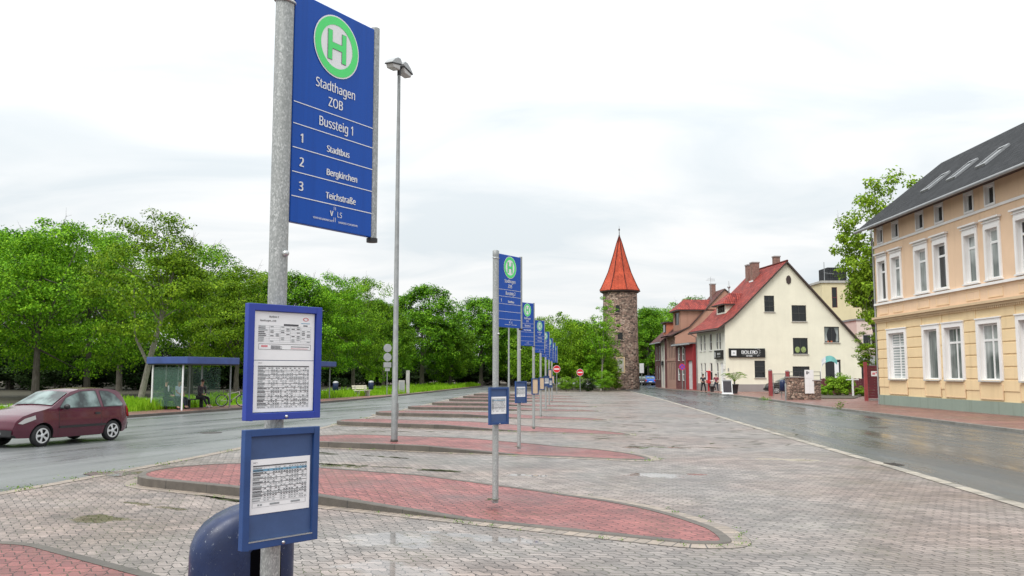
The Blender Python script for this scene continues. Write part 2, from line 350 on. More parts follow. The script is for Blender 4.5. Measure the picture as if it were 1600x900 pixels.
# walls -------------------------------------------------------------
def render_mat(name, c, stain=0.25):
    k = NT(name); o = k.tc()
    a = k.noise(o, 0.6, 5, 0.6); s_ = k.noise(k.mapping(o, scale=(2.2, 2.2, 0.16)), 1.0, 6, 0.7)
    col = k.mix(1.0, c, k.ramp(a, [(0.3, 0.93), (0.7, 1.04)]), 'MULTIPLY')
    col = k.mix(k.math('MULTIPLY', k.ramp(s_, [(0.52, 0), (0.75, 1)]), stain), col, (c[0] * 0.62, c[1] * 0.6, c[2] * 0.55))
    k.set(base=col, rough=0.9, spec=0.25, normal=k.bump(k.noise(o, 35, 4), 0.004)); return k.m
M['cream'] = render_mat('cream_render', (0.82, 0.785, 0.64), 0.16)
M['cream_white'] = render_mat('offwhite_render', (0.78, 0.765, 0.68), 0.15)
M['plinth'] = render_mat('grey_plinth_render', (0.30, 0.27, 0.26), 0.35)
M['plinth_green'] = render_mat('peeling_green_grey_render', (0.27, 0.33, 0.28), 0.75)
M['peach'] = render_mat('peach_render', (0.41, 0.225, 0.165), 0.4)
M['peach_pale'] = render_mat('pale_peach_render', (0.45, 0.29, 0.235), 0.35)
M['red_render'] = render_mat('red_painted_render', (0.34, 0.045, 0.05), 0.3)
M['orange_render'] = render_mat('orange_render', (0.55, 0.20, 0.12), 0.25)
M['yellow_low'] = render_mat('yellow_render', (0.81, 0.625, 0.375), 0.4)
M['yellow_up'] = render_mat('apricot_render', (0.76, 0.545, 0.375), 0.4)
M['stucco_white'] = render_mat('white_stucco', (0.80, 0.78, 0.76), 0.12)
M['sandstone'] = render_mat('sand_coloured_stone', (0.62, 0.47, 0.30), 0.3)
M['pale_yellow'] = render_mat('pale_yellow_render', (0.70, 0.62, 0.40), 0.25)
M['pinkish'] = render_mat('pale_pink_render', (0.72, 0.60, 0.54), 0.2)
M['white_frame'] = pm('white_window_paint', (0.78, 0.78, 0.77), 0.4, 0, 0.03, 5)
M['dark_frame'] = pm('dark_window_paint', (0.04, 0.042, 0.04), 0.4, 0, 0.1, 5)
M['sill'] = pm('grey_sill_stone', (0.48, 0.46, 0.42), 0.7, 0, 0.1, 5)
def curtain_mat():
    k = NT('net_curtain_behind_glass'); o = k.tc(); f = k.noise(k.mapping(o, scale=(9, 9, .15)), 1.0, 3, .6)
    k.set(base=k.mix(k.ramp(k.noise(o, .55, 2), [(.42, 0), (.58, 1)]), k.ramp(f, [(.3, (.30, .33, .32)), (.7, (.52, .55, .54))]), k.ramp(f, [(.3, (.06, .075, .07)), (.7, (.20, .23, .22))])), rough=.06, spec=.5); return k.m
M['curtain'] = curtain_mat()
def blind_mat():
    k = NT('striped_day_night_blind'); s = k.n('ShaderNodeSeparateXYZ'); k.l(k.tc(), s.inputs[0])
    f = k.math('MULTIPLY', k.math('PINGPONG', s.outputs[2], 0.075), 1 / 0.075)
    k.set(base=k.ramp(f, [(0.40, (0.70, 0.71, 0.70)), (0.50, (0.28, 0.32, 0.32))]), rough=0.25); return k.m
M['blind'] = blind_mat()
def tile_mat(name, ca, cb, w=0.22, h=0.34, rough=0.6):
    k = NT(name); o = k.tc(); uv = k.n('ShaderNodeUVMap').outputs[0]
    b = k.n('ShaderNodeTexBrick'); k.l(uv, b.inputs['Vector']); b.offset = 0.0
    for kk, x in (('Scale', 1.0), ('Mortar Size', 0.012), ('Mortar Smooth', 0.6), ('Brick Width', w), ('Row Height', h)):
        b.inputs[kk].default_value = x
    b.inputs['Color1'].default_value = (*ca, 1); b.inputs['Color2'].default_value = (*cb, 1)
    b.inputs['Mortar'].default_value = (ca[0] * .25, ca[1] * .25, ca[2] * .25, 1)
    s = k.n('ShaderNodeSeparateXYZ'); k.l(uv, s.inputs[0])
    wave = k.math('PINGPONG', s.outputs[0], w * 0.5); saw = k.math('MODULO', s.outputs[1], h)
    col = k.mix(1.0, b.outputs['Color'], k.ramp(k.noise(o, 0.9, 6, 0.7), [(0.25, 0.62), (0.75, 1.25)]), 'MULTIPLY')
    hh = k.math('ADD', k.math('MULTIPLY', wave, 0.55), k.math('MULTIPLY', saw, -0.12))
    hh = k.math('SUBTRACT', hh, k.math('MULTIPLY', b.outputs['Fac'], 0.03))
    k.set(base=col, rough=rough, spec=0.2, normal=k.bump(hh, 1.0, 1.0)); return k.m
M['tile_red'] = tile_mat('red_pantiles', (0.42, 0.075, 0.055), (0.20, 0.034, 0.032))
M['tile_dark'] = tile_mat('anthracite_tiles', (0.040, 0.042, 0.046), (0.024, 0.026, 0.029), 0.30, 0.36, 0.75)
M['tile_brown'] = tile_mat('brown_tiles', (0.16, 0.06, 0.05), (0.11, 0.045, 0.04))
M['tower_tile'] = tile_mat('orange_red_plain_tiles', (0.70, 0.125, 0.060), (0.56, 0.095, 0.05), 0.17, 0.16)
M['fascia'] = pm('dark_brown_board', (0.05, 0.032, 0.028), 0.6, 0, 0.15, 3)
M['zinc'] = pm('zinc_sheet', (0.32, 0.33, 0.34), 0.45, 0.4, 0.12, 3)
M['chimney_brick'] = course_mat('weathered_chimney_brick', (0.30, 0.15, 0.11), (0.22, 0.11, 0.09), 0.24, 0.08, joint=(0.26, 0.2, 0.18), mort=0.01, rough=0.9)
def stone_mat(name, sc=2.6, warm=1.0):
    k = NT(name); o = k.tc()
    d = k.noise(o, 2.0, 3); 
    vv = k.n('ShaderNodeVectorMath', operation='ADD'); k.l(k.mapping(o, scale=(1, 1, 1.75)), vv.inputs[0])
    dv = k.n('ShaderNodeVectorMath', operation='SCALE'); k.l(k.n('ShaderNodeTexNoise').outputs[1], dv.inputs[0]); dv.inputs['Scale'].default_value = 0.12
    k.l(dv.outputs[0], vv.inputs[1])
    c = k.voro(vv.outputs[0], sc); e = k.voro(vv.outputs[0], sc, 'DISTANCE_TO_EDGE')
    sep = k.n('ShaderNodeSeparateColor'); k.l(c.outputs['Color'], sep.inputs[0])
    col = k.ramp(sep.outputs[0], [(0.05, (0.11, 0.08, 0.065)), (0.3, (0.33, 0.22, 0.175)), (0.65, (0.48, 0.32, 0.25)), (0.95, (0.60, 0.46, 0.37))])
    col = k.mix(1.0, col, k.ramp(k.noise(o, 7, 6, 0.7), [(0.25, 0.65), (0.75, 1.25)]), 'MULTIPLY')
    col = k.mix(k.ramp(e.outputs['Distance'], [(0.02, 0.75), (0.09, 0)]), col, (0.20, 0.165, 0.13))
    col = k.mix(k.math('MULTIPLY', k.ramp(k.noise(k.mapping(o, scale=(0.7, 0.7, 0.35)), 1.0, 5, 0.6), [(0.48, 0), (0.64, 1)]), 0.45), col, (0.085, 0.07, 0.055))
    k.set(base=col, rough=0.92, normal=k.bump(k.math('ADD', k.ramp(e.outputs['Distance'], [(0.0, 0), (0.12, 1)]), k.math('MULTIPLY', k.noise(o, 18, 4), 0.5)), 0.07, 1.0))
    return k.m
M['rubble'] = stone_mat('rubble_masonry', 3.3)
M['field_stone'] = stone_mat('low_wall_masonry', 4.0)
M['maroon_wood'] = pm('maroon_boards', (0.12, 0.022, 0.032), 0.55, 0, 0.2, 3)
M['post_red'] = pm('faded_red_post_paint', (0.28, 0.05, 0.055), 0.6, 0, 0.2, 4)
M['sign_red'] = pm('traffic_red', (0.60, 0.022, 0.035), 0.35)
M['sign_blue'] = pm('traffic_blue', (0.06, 0.06, 0.42), 0.4)
M['sign_back'] = pm('grey_sign_back', (0.36, 0.37, 0.375), 0.5, 0.3, 0.1, 6)
M['red_box'] = pm('red_enamel', (0.55, 0.02, 0.03), 0.3)
M['bench_wood'] = pm('pale_bench_slats', (0.66, 0.63, 0.48), 0.6, 0, 0.12, 8)
M['concrete'] = pm('light_concrete', (0.42, 0.41, 0.38), 0.8, 0, 0.15, 4, 0.004, 40)
M['teal'] = pm('teal_flag_cloth', (0.18, 0.50, 0.48), 0.7, 0, 0.15, 3)
M['grey_door'] = pm('pale_grey_door_paint', (0.60, 0.60, 0.61), 0.5, 0, 0.06, 2)
M['pot'] = pm('dark_plastic_pot', (0.035, 0.037, 0.04), 0.5)
M['awning'] = pm('grey_awning', (0.24, 0.25, 0.26), 0.7)
M['pink'] = pm('red_balcony_cloth', (0.50, 0.10, 0.11), 0.7)
M['lettuce'] = pm('yellow_green_vase', (0.26, 0.33, 0.12), 0.4, 0, 0.5, 7)

# ------------------------------------------------------------------ geometry helpers
def tag(o, label=None, cat=None, group=None, kind=None):
    if label: o['label'] = label
    if cat: o['category'] = cat
    if group: o['group'] = group
    if kind: o['kind'] = kind
    return o
def empty(name, loc=(0, 0, 0), rz=0.0, label=None, cat=None, group=None):
    o = bpy.data.objects.new(name, None); COL.objects.link(o)
    o.location = loc; o.rotation_euler = (0, 0, rz); o.empty_display_size = 0.2
    return tag(o, label, cat, group)
def kids(o): return [c for c in bpy.data.objects if c.parent == o]
def copy_tree(o, parent=None):
    c = o.copy(); COL.objects.link(c); c.parent = parent
    for ch in kids(o): copy_tree(ch, c)
    return c

class MB:
    """collects faces of one part; build() links them as ONE mesh object"""
    def __init__(s): s.v = []; s.f = []; s.uv = []; s.mi = []; s.sm = []; s.mats = []; s.cur = 0
    def use(s, m):
        if m not in s.mats: s.mats.append(m)
        s.cur = s.mats.index(m); return s
    def face(s, pts, uv=None, smooth=False):
        b = len(s.v); s.v += [tuple(p) for p in pts]; n = len(pts)
        s.f.append(tuple(range(b, b + n))); s.mi.append(s.cur); s.sm.append(smooth)
        s.uv.append(uv if uv else [(0, 0)] * n)
    def mesh_faces(s, V, F, smooth=False, uvs=None):
        b = len(s.v); s.v += [tuple(p) for p in V]
        for i, f in enumerate(F):
            s.f.append(tuple(b + j for j in f)); s.mi.append(s.cur); s.sm.append(smooth)
            s.uv.append(uvs[i] if uvs else [(0, 0)] * len(f))
    def box(s, c, d, rz=0.0, rx=0.0):
        x, y, z = d[0] / 2, d[1] / 2, d[2] / 2
        m = Matrix.Translation(c) @ Matrix.Rotation(rz, 4, 'Z') @ Matrix.Rotation(rx, 4, 'X')
        P = [m @ Vector(p) for p in ((-x, -y, -z), (x, -y, -z), (x, y, -z), (-x, y, -z), (-x, -y, z), (x, -y, z), (x, y, z), (-x, y, z))]
        for f, (a, b) in (((0, 1, 5, 4), (d[0], d[2])), ((1, 2, 6, 5), (d[1], d[2])), ((2, 3, 7, 6), (d[0], d[2])), ((3, 0, 4, 7), (d[1], d[2])), ((4, 5, 6, 7), (d[0], d[1])), ((3, 2, 1, 0), (d[0], d[1]))):
            s.face([P[i] for i in f], [(0, 0), (a, 0), (a, b), (0, b)])
        return s
    def bb(s, x0, y0, z0, x1, y1, z1): return s.box(((x0 + x1) / 2, (y0 + y1) / 2, (z0 + z1) / 2), (abs(x1 - x0), abs(y1 - y0), abs(z1 - z0)))
    def tube(s, pts, r, n=10, cap=True, smooth=True):
        pts = [Vector(p) for p in pts]; rs = r if isinstance(r, (list, tuple)) else [r] * len(pts)
        rings = []; ref = None
        for i, p in enumerate(pts):
            t = (pts[min(i + 1, len(pts) - 1)] - pts[max(i - 1, 0)]).normalized()
            if ref is None:
                ref = Vector((1, 0, 0)) if abs(t.x) < 0.9 else Vector((0, 1, 0))
            a = (ref - t * ref.dot(t)).normalized(); b = t.cross(a); ref = a
            rings.append([p + (a * math.cos(2 * math.pi * k / n) + b * math.sin(2 * math.pi * k / n)) * rs[i] for k in range(n)])
        V = [q for rg in rings for q in rg]; F = []
        for i in range(len(pts) - 1):
            for k in range(n):
                F.append((i * n + k, i * n + (k + 1) % n, (i + 1) * n + (k + 1) % n, (i + 1) * n + k))
        s.mesh_faces(V, F, smooth)
        if cap: s.face(list(reversed(rings[0]))); s.face(rings[-1])
        return s
    def lathe(s, prof, n=24, c=(0, 0, 0), smooth=True, phase=0.0, cap=True):
        V = []; F = []; U = []; acc = 0
        for i, (r, z) in enumerate(prof):
            for k in range(n):
                a = 2 * math.pi * k / n + phase
                V.append((c[0] + r * math.cos(a), c[1] + r * math.sin(a), c[2] + z))
        L = [0]
        for i in range(1, len(prof)): L.append(L[-1] + math.hypot(prof[i][0] - prof[i - 1][0], prof[i][1] - prof[i - 1][1]))
        for i in range(len(prof) - 1):
            for k in range(n):
                F.append((i * n + k, i * n + (k + 1) % n, (i + 1) * n + (k + 1) % n, (i + 1) * n + k))
                c0 = 2 * math.pi * prof[i][0] / n; c1 = 2 * math.pi * prof[i + 1][0] / n
                U.append([(-c0 / 2 + 50, L[i]), (c0 / 2 + 50, L[i]), (c1 / 2 + 50, L[i + 1]), (-c1 / 2 + 50, L[i + 1])])
        s.mesh_faces(V, F, smooth, U)
        if cap:
            if prof[0][0] > 1e-4: s.face([V[k] for k in reversed(range(n))])
            if prof[-1][0] > 1e-4: s.face([V[(len(prof) - 1) * n + k] for k in range(n)])
        return s
    def prism(s, poly, axis, a0, a1):
        """extrude a 2D outline along an axis: 'x' takes (y,z), 'y' takes (x,z), 'z' takes (x,y)"""
        P = {'x': lambda p, a: (a, p[0], p[1]), 'y': lambda p, a: (p[0], a, p[1]), 'z': lambda p, a: (p[0], p[1], a)}[axis]
        A = [P(p, a0) for p in poly]; B = [P(p, a1) for p in poly]; n = len(poly); L = 0
        s.face(list(reversed(A)), [(p[0], p[1]) for p in reversed(poly)]); s.face(B, [(p[0], p[1]) for p in poly])
        for i in range(n):
            j = (i + 1) % n; d = math.hypot(poly[j][0] - poly[i][0], poly[j][1] - poly[i][1])
            s.face([A[i], A[j], B[j], B[i]], [(L, 0), (L + d, 0), (L + d, a1 - a0), (L, a1 - a0)]); L += d
        return s
    def disc(s, c, r, u, v, n=28):
        c, u, v = Vector(c), Vector(u), Vector(v)
        s.face([c + u * r * math.cos(2 * math.pi * k / n) + v * r * math.sin(2 * math.pi * k / n) for k in range(n)]); return s
    def ring(s, c, r0, r1, u, v, n=32):
        c, u, v = Vector(c), Vector(u), Vector(v)
        q = lambda r, k: c + u * r * math.cos(2 * math.pi * k / n) + v * r * math.sin(2 * math.pi * k / n)
        for k in range(n): s.face([q(r0, k), q(r1, k), q(r1, k + 1), q(r0, k + 1)])
        return s
    def torus(s, c, R_, r, u, v, n=28, m=8):
        c, u, v = Vector(c), Vector(u).normalized(), Vector(v).normalized(); w = u.cross(v)
        V = []; F = []
        for i in range(n):
            a = 2 * math.pi * i / n; d = u * math.cos(a) + v * math.sin(a)
            for j in range(m):
                b = 2 * math.pi * j / m; V.append(c + d * (R_ + r * math.cos(b)) + w * r * math.sin(b))
        for i in range(n):
            for j in range(m): F.append((i * m + j, ((i + 1) % n) * m + j, ((i + 1) % n) * m + (j + 1) % m, i * m + (j + 1) % m))
        s.mesh_faces(V, F, True); return s
    def ball(s, c, r, n=12, m=8):
        rx, ry, rz = r if isinstance(r, (tuple, list)) else (r, r, r)
        V = []; F = []
        for i in range(m + 1):
            t = math.pi * i / m
            for k in range(n):
                a = 2 * math.pi * k / n
                V.append((c[0] + rx * math.sin(t) * math.cos(a), c[1] + ry * math.sin(t) * math.sin(a), c[2] - rz * math.cos(t)))
        for i in range(m):
            for k in range(n): F.append((i * n + k, i * n + (k + 1) % n, (i + 1) * n + (k + 1) % n, (i + 1) * n + k))
        s.mesh_faces(V, F, True); return s
    def text(s, string, size, org, u, v, align='CENTER', bold=0.0, xs=1.0):
        V, F = text_faces(string, size, align, 0.0)
        o, u, v = Vector(org), Vector(u), Vector(v); n = u.cross(v)
        for k, d in enumerate((0.0,) if bold <= 0 else ((-.6, -.2, .2, .6) if bold > .012 else (-.4, .4))):   # heavier strokes: shifted layers
            s.mesh_faces([o + u * (x * xs + d * size * (.045 if bold > .012 else .03)) + v * y + n * (.0003 * k) for x, y in V], F)
        return s
    def build(s, name, mat=None, parent=None, bevel=0.0, seg=2):
        me = bpy.data.meshes.new(name); me.from_pydata(s.v, [], s.f)
        for m in (s.mats or [mat]): me.materials.append(m)
        if s.mats: me.polygons.foreach_set('material_index', s.mi)
        me.polygons.foreach_set('use_smooth', s.sm)
        uvl = me.uv_layers.new(name='UVMap')
        uvl.data.foreach_set('uv', [c for f in s.uv for p in f for c in p])
        me.update()
        o = bpy.data.objects.new(name, me); COL.objects.link(o); o.parent = parent
        if bevel:
            w = o.modifiers.new('weld', 'WELD'); w.merge_threshold = 0.0004
            b = o.modifiers.new('bevel', 'BEVEL'); b.width = bevel; b.segments = seg; b.limit_method = 'ANGLE'; b.angle_limit = R(40)
        return o

_tc = {}
def text_font():
    import os
    try: return bpy.data.fonts.load(os.path.join(bpy.utils.system_resource('DATAFILES'), 'fonts', 'NotoSansHebrew-Regular.woff2'))
    except Exception: return None
FONT = text_font()
def text_faces(string, size, align, bold):
    key = (string, align, bold)
    if key not in _tc:
        cu = bpy.data.curves.new('lettering', 'FONT'); cu.body = string; cu.size = 1.0
        if FONT: cu.font = FONT
        cu.align_x = align; cu.align_y = 'CENTER'; cu.offset = bold; cu.resolution_u = 3
        o = bpy.data.objects.new('lettering', cu); COL.objects.link(o)
        dg = bpy.context.evaluated_depsgraph_get()
        me = bpy.data.meshes.new_from_object(o.evaluated_get(dg))
        _tc[key] = ([(v.co.x, v.co.y) for v in me.vertices], [tuple(p.vertices) for p in me.polygons])
        bpy.data.objects.remove(o); bpy.data.curves.remove(cu); bpy.data.meshes.remove(me)
    V, F = _tc[key]
    return [(x * size, y * size) for x, y in V], F

def structure(o): o['kind'] = 'structure'; return o
def smoothpoly(pts, n=6):
    """Catmull-Rom through points"""
    P = [Vector(p) for p in pts]; out = []
    for i in range(len(P) - 1):
        a = P[max(i - 1, 0)]; b = P[i]; c = P[i + 1]; d = P[min(i + 2, len(P) - 1)]
        for k in range(n):
            t = k / n
            out.append(0.5 * ((2 * b) + (c - a) * t + (2 * a - 5 * b + 4 * c - d) * t * t + (3 * b - a - 3 * c + d) * t ** 3))
    out.append(P[-1]); return out
def offset_line(pts, d):
    out = []
    for i, p in enumerate(pts):
        t = (pts[min(i + 1, len(pts) - 1)] - pts[max(i - 1, 0)]).normalized()
        out.append(p + Vector((-t.y, t.x, 0)) * d)
    return out
def strip(mb, A, B, za=0.0, zb=0.0):
    L = 0
    for i in range(len(A) - 1):
        d = (A[i + 1] - A[i]).length; w = (B[i] - A[i]).length
        mb.face([(A[i].x, A[i].y, za), (A[i + 1].x, A[i + 1].y, za), (B[i + 1].x, B[i + 1].y, zb), (B[i].x, B[i].y, zb)], [(L, 0), (L + d, 0), (L + d, w), (L, w)]); L += d
def wall_strip(mb, A, z0, z1):
    L = 0
    for i in range(len(A) - 1):
        d = (A[i + 1] - A[i]).length
        mb.face([(A[i].x, A[i].y, z0), (A[i + 1].x, A[i + 1].y, z0), (A[i + 1].x, A[i + 1].y, z1), (A[i].x, A[i].y, z1)], [(L, 0.02), (L + d, 0.02), (L + d, 0.02 + z1 - z0), (L, 0.02 + z1 - z0)]); L += d

# ------------------------------------------------------------------ ground, roads, plaza
g = MB(); g.face([(-900, -300, -0.03), (900, -300, -0.03), (900, 1600, -0.03), (-900, 1600, -0.03)]); structure(g.build('ground', M['earth']))
# left edge of the plaza, far kerb of the bus road, both edges of the street
PL = smoothpoly([(-9.6, -14, 0), (-9.3, 2, 0), (-8.9, 11, 0), (-8.0, 16.6, 0), (-7.15, 23, 0), (-6.75, 33, 0), (-5.7, 48, 0), (-4.3, 71, 0), (-2.4, 95, 0), (0.5, 130, 0)])
LK = smoothpoly([(-25, -14, 0), (-23, 10, 0), (-20.3, 24, 0), (-17.2, 36, 0), (-14.4, 46, 0), (-10.2, 67, 0), (-6.6, 98, 0), (-3.5, 130, 0)])
SL = smoothpoly([(6.2, -14, 0), (7.3, 8, 0), (8.0, 18, 0), (8.8, 31, 0), (10.1, 49, 0), (11.6, 72, 0), (12.4, 90, 0), (12.8, 104, 0), (12.0, 122, 0), (10, 150, 0)])
SR = smoothpoly([(15.6, -14, 0), (16.2, 15, 0), (16.7, 33, 0), (17.3, 49, 0), (18.2, 63, 0), (18.75, 80, 0), (18.3, 92, 0), (17.7, 101, 0), (18.6, 112, 0), (24, 124, 0), (40, 132, 0)])
def sheet(name, mat, poly, z):
    bm = bmesh.new(); vs = [bm.verts.new((p.x, p.y, z)) for p in poly]
    f = bm.faces.new(vs); bm.normal_update()
    if f.normal.z < 0: f.normal_flip()
    bmesh.ops.triangulate(bm, faces=bm.faces[:])
    me = bpy.data.meshes.new(name); bm.to_mesh(me); bm.free(); me.materials.append(mat)
    o = bpy.data.objects.new(name, me); COL.objects.link(o); return structure(o)
sheet('bus_road', M['asphalt_w'], LK + list(reversed(PL)), 0.0)
sheet('street', M['asphalt_e'], SL + [Vector((0, 170, 0)), Vector((60, 170, 0))] + list(reversed(SR)), 0.004)
PLo = [p for p in PL if p.y < 93]; SLo = [p for p in SL if p.y < 91]
plaza = sheet('plaza_paving', M['plaza'], offset_line(PLo, -0.30) + list(reversed(offset_line(SLo, 0.27))), 0.008)
mb = MB(); strip(mb, offset_line(PLo, -0.30), PLo, 0.014, 0.006); structure(mb.build('plaza_edge_course', M['course']))
mb = MB(); strip(mb, SLo, offset_line(SLo, 0.27), 0.010, 0.016); structure(mb.build('street_gutter', M['gutter']))
# far bed of earth beyond the plaza
# left pavement: kerb, red strip, verge
def kerbed(name, line, side, kerb_w, h, mat):
    mb = MB(); inner = offset_line(line, side * kerb_w)
    if side > 0:
        wall_strip(mb, line, -0.02, h); strip(mb, line, inner, h, h + 0.004)
    else:
        wall_strip(mb, list(reversed(line)), -0.02, h); strip(mb, inner, line, h + 0.004, h)
    structure(mb.build(name, mat)); return inner
lk_in = kerbed('bus_road_kerb', LK, 1, 0.14, 0.11, M['kerb'])
lk_walk = offset_line(LK, 2.05)
wl = []
for i, p in enumerate(LK):                      # the red pavement narrows beyond the second shelter
    w = 2.35 if p.y < 62 else max(0.55, 2.35 - (p.y - 62) * 0.12)
    t = (LK[min(i + 1, len(LK) - 1)] - LK[max(i - 1, 0)]).normalized(); wl.append(p + Vector((-t.y, t.x, 0)) * w)
mb = MB(); strip(mb, lk_in, wl, 0.108, 0.115); structure(mb.build('left_pavement', M['red_walk']))
far = [Vector((p.x - 8.5, p.y + 2, 0)) for p in wl]; far2 = [Vector((p.x - 95, p.y + 22, 0)) for p in wl]
mb = MB(); strip(mb, wl, far, 0.112, 0.16); structure(mb.build('verge_ground', M['turf']))
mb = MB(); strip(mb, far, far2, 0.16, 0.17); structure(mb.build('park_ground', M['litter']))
# park path behind the verge
mb = MB(); pa = [Vector((p.x - 8.8, p.y + 3, 0)) for p in wl]; strip(mb, pa, offset_line(pa, 2.0), 0.172, 0.176); structure(mb.build('park_path', M['concrete']))
sr_in = kerbed('street_kerb', SR, -1, 0.16, 0.10, M['kerb_grey'])
mb = MB()
SRw = [Vector((max(22.6, p.x + 3.2) if p.y < 55 else p.x + 16, p.y, 0)) for p in SR]
strip(mb, list(reversed(sr_in)), list(reversed(SRw)), 0.102, 0.106)
structure(mb.build('right_pavement', M['red_walk']))

# ------------------------------------------------------------------ bus platforms
def platform(A, B, width, r_end=1.3, taper=0.60, drop=(0.44, 0.70), full=0.16, label_name='bus_platform'):
    """A: left end, B: right tip (ground points on the near edge line); width: depth away from the camera"""
    A, B = Vector(A), Vector(B); ax = (B - A); L = ax.length; ax.normalize(); nr = Vector((-ax.y, ax.x, 0))
    N = 96; near = []; far_ = []; hs = []
    for i in range(N + 1):
        t = 0.5 - 0.5 * math.cos(math.pi * i / N); s = t * L
        n = 0.0; f = width
        if s < r_end:
            k = 1 - s / r_end; c = 1 - math.sqrt(max(0, 1 - k * k)); n = c * width * 0.5; f = width - c * width * 0.5
        if s > taper * L:
            k = (s - taper * L) / (L - taper * L); f = width * (1 - 0.78 * min(1, k) ** 2.4)      # the far side sweeps in to a blunt nose
        rt = 0.5
        if s > L - rt:
            k = (s - (L - rt)) / rt; c = 1 - math.sqrt(max(0, 1 - k * k)); mid = (n + f) * 0.5; n += (mid - n) * c; f += (mid - f) * c
        h = full
        if t > drop[0]: h = full - (full - 0.03) * min(1, (t - drop[0]) / (drop[1] - drop[0]))
        near.append(A + ax * s + nr * n); far_.append(A + ax * s + nr * f); hs.append(h)
    loop = near + list(reversed(far_)); hh = hs + list(reversed(hs))
    # drop doubled end points
    lp, lh = [loop[0]], [hh[0]]
    for p, h in zip(loop[1:], hh[1:]):
        if (p - lp[-1]).length > 0.004: lp.append(p); lh.append(h)
    if (lp[-1] - lp[0]).length < 0.004: lp.pop(); lh.pop()
    n = len(lp)
    def off(d):
        out = []
        for i in range(n):
            t = lp[(i + 1) % n] - lp[i - 1]; t.normalize(); out.append(lp[i] + Vector((-t.y, t.x, 0)) * d)
        return out
    mb = MB(); ins = off(0.135); outs = off(-0.22)
    mb.use(M['kerb']); Lc = 0
    for i in range(n):
        j = (i + 1) % n; d = (lp[j] - lp[i]).length
        a, b, c, e = lp[i], lp[j], ins[j], ins[i]; ch = 0.012
        a2 = a + (e - a) * 0.12; b2 = b + (c - b) * 0.12
        U = [(Lc, .02), (Lc + d, .02), (Lc + d, .12), (Lc, .12)]
        mb.face([(a.x, a.y, -0.01), (b.x, b.y, -0.01), (b.x, b.y, lh[j] - ch), (a.x, a.y, lh[i] - ch)], U)
        mb.face([(a.x, a.y, lh[i] - ch), (b.x, b.y, lh[j] - ch), (b2.x, b2.y, lh[j]), (a2.x, a2.y, lh[i])], U)
        mb.face([(a2.x, a2.y, lh[i]), (b2.x, b2.y, lh[j]), (c.x, c.y, lh[j]), (e.x, e.y, lh[i])], U)
        mb.face([(e.x, e.y, lh[i]), (c.x, c.y, lh[j]), (c.x, c.y, lh[j] - 0.02), (e.x, e.y, lh[i] - 0.02)], U); Lc += d
    mb.use(M['course']); Lc = 0
    for i in range(n):
        j = (i + 1) % n; d = (lp[j] - lp[i]).length
        mb.face([(outs[i].x, outs[i].y, 0.013), (outs[j].x, outs[j].y, 0.013), (lp[j].x, lp[j].y, 0.016), (lp[i].x, lp[i].y, 0.016)], [(Lc, 0), (Lc + d, 0), (Lc + d, .22), (Lc, .22)]); Lc += d
    mb.use(M['red_paver'])
    for i in range(1, N):
        q = []
        for p, h, sg in ((near[i], hs[i], 1), (near[i + 1], hs[i + 1], 1), (far_[i + 1], hs[i + 1], -1), (far_[i], hs[i], -1)): q.append((p, h))
        w0 = (far_[i] - near[i]).length; w1 = (far_[i + 1] - near[i + 1]).length
        if w0 < 0.25 or w1 < 0.25: continue
        k0 = 0.115 / w0; k1 = 0.115 / w1
        pts = [near[i].lerp(far_[i], k0), near[i + 1].lerp(far_[i + 1], k1), near[i + 1].lerp(far_[i + 1], 1 - k1), near[i].lerp(far_[i], 1 - k0)]
        z = [hs[i] - 0.006, hs[i + 1] - 0.006, hs[i + 1] - 0.006, hs[i] - 0.006]
        mb.face([(p.x, p.y, zz) for p, zz in zip(pts, z)])
    o = structure(mb.build('bus_platform')); return lp, lh
PLAT = []
def P2(px, py): return gp(px, py, 0.0)
PLAT.append(platform((-7.7, 7.65, 0), (3.2, -0.8, 0), 3.0))
PLAT.append(platform(P2(222, 756) + Vector((-.70, .08, 0)), P2(1150, 852) + Vector((-.20, -.20, 0)), 2.85))
PLAT.append(platform(P2(430, 696.5), P2(1012, 721), 2.7))
PLAT.append(platform(P2(505, 664.5), P2(980, 681), 2.3))
PLAT.append(platform(P2(572, 649.5), P2(946, 657.5), 2.2))
PLAT.append(platform(P2(628, 640.2), P2(935, 643.5), 2.1))
PLAT.append(platform(P2(666, 633.2), P2(925, 636.5), 2.1))
PLAT.append(platform(P2(694, 627.0), P2(915, 629.5), 2.1))
PLAT.append(platform(P2(716, 622.2), P2(905, 624.5), 2.1))
PLAT.append(platform(P2(734, 618.4), P2(895, 620.0), 2.1))

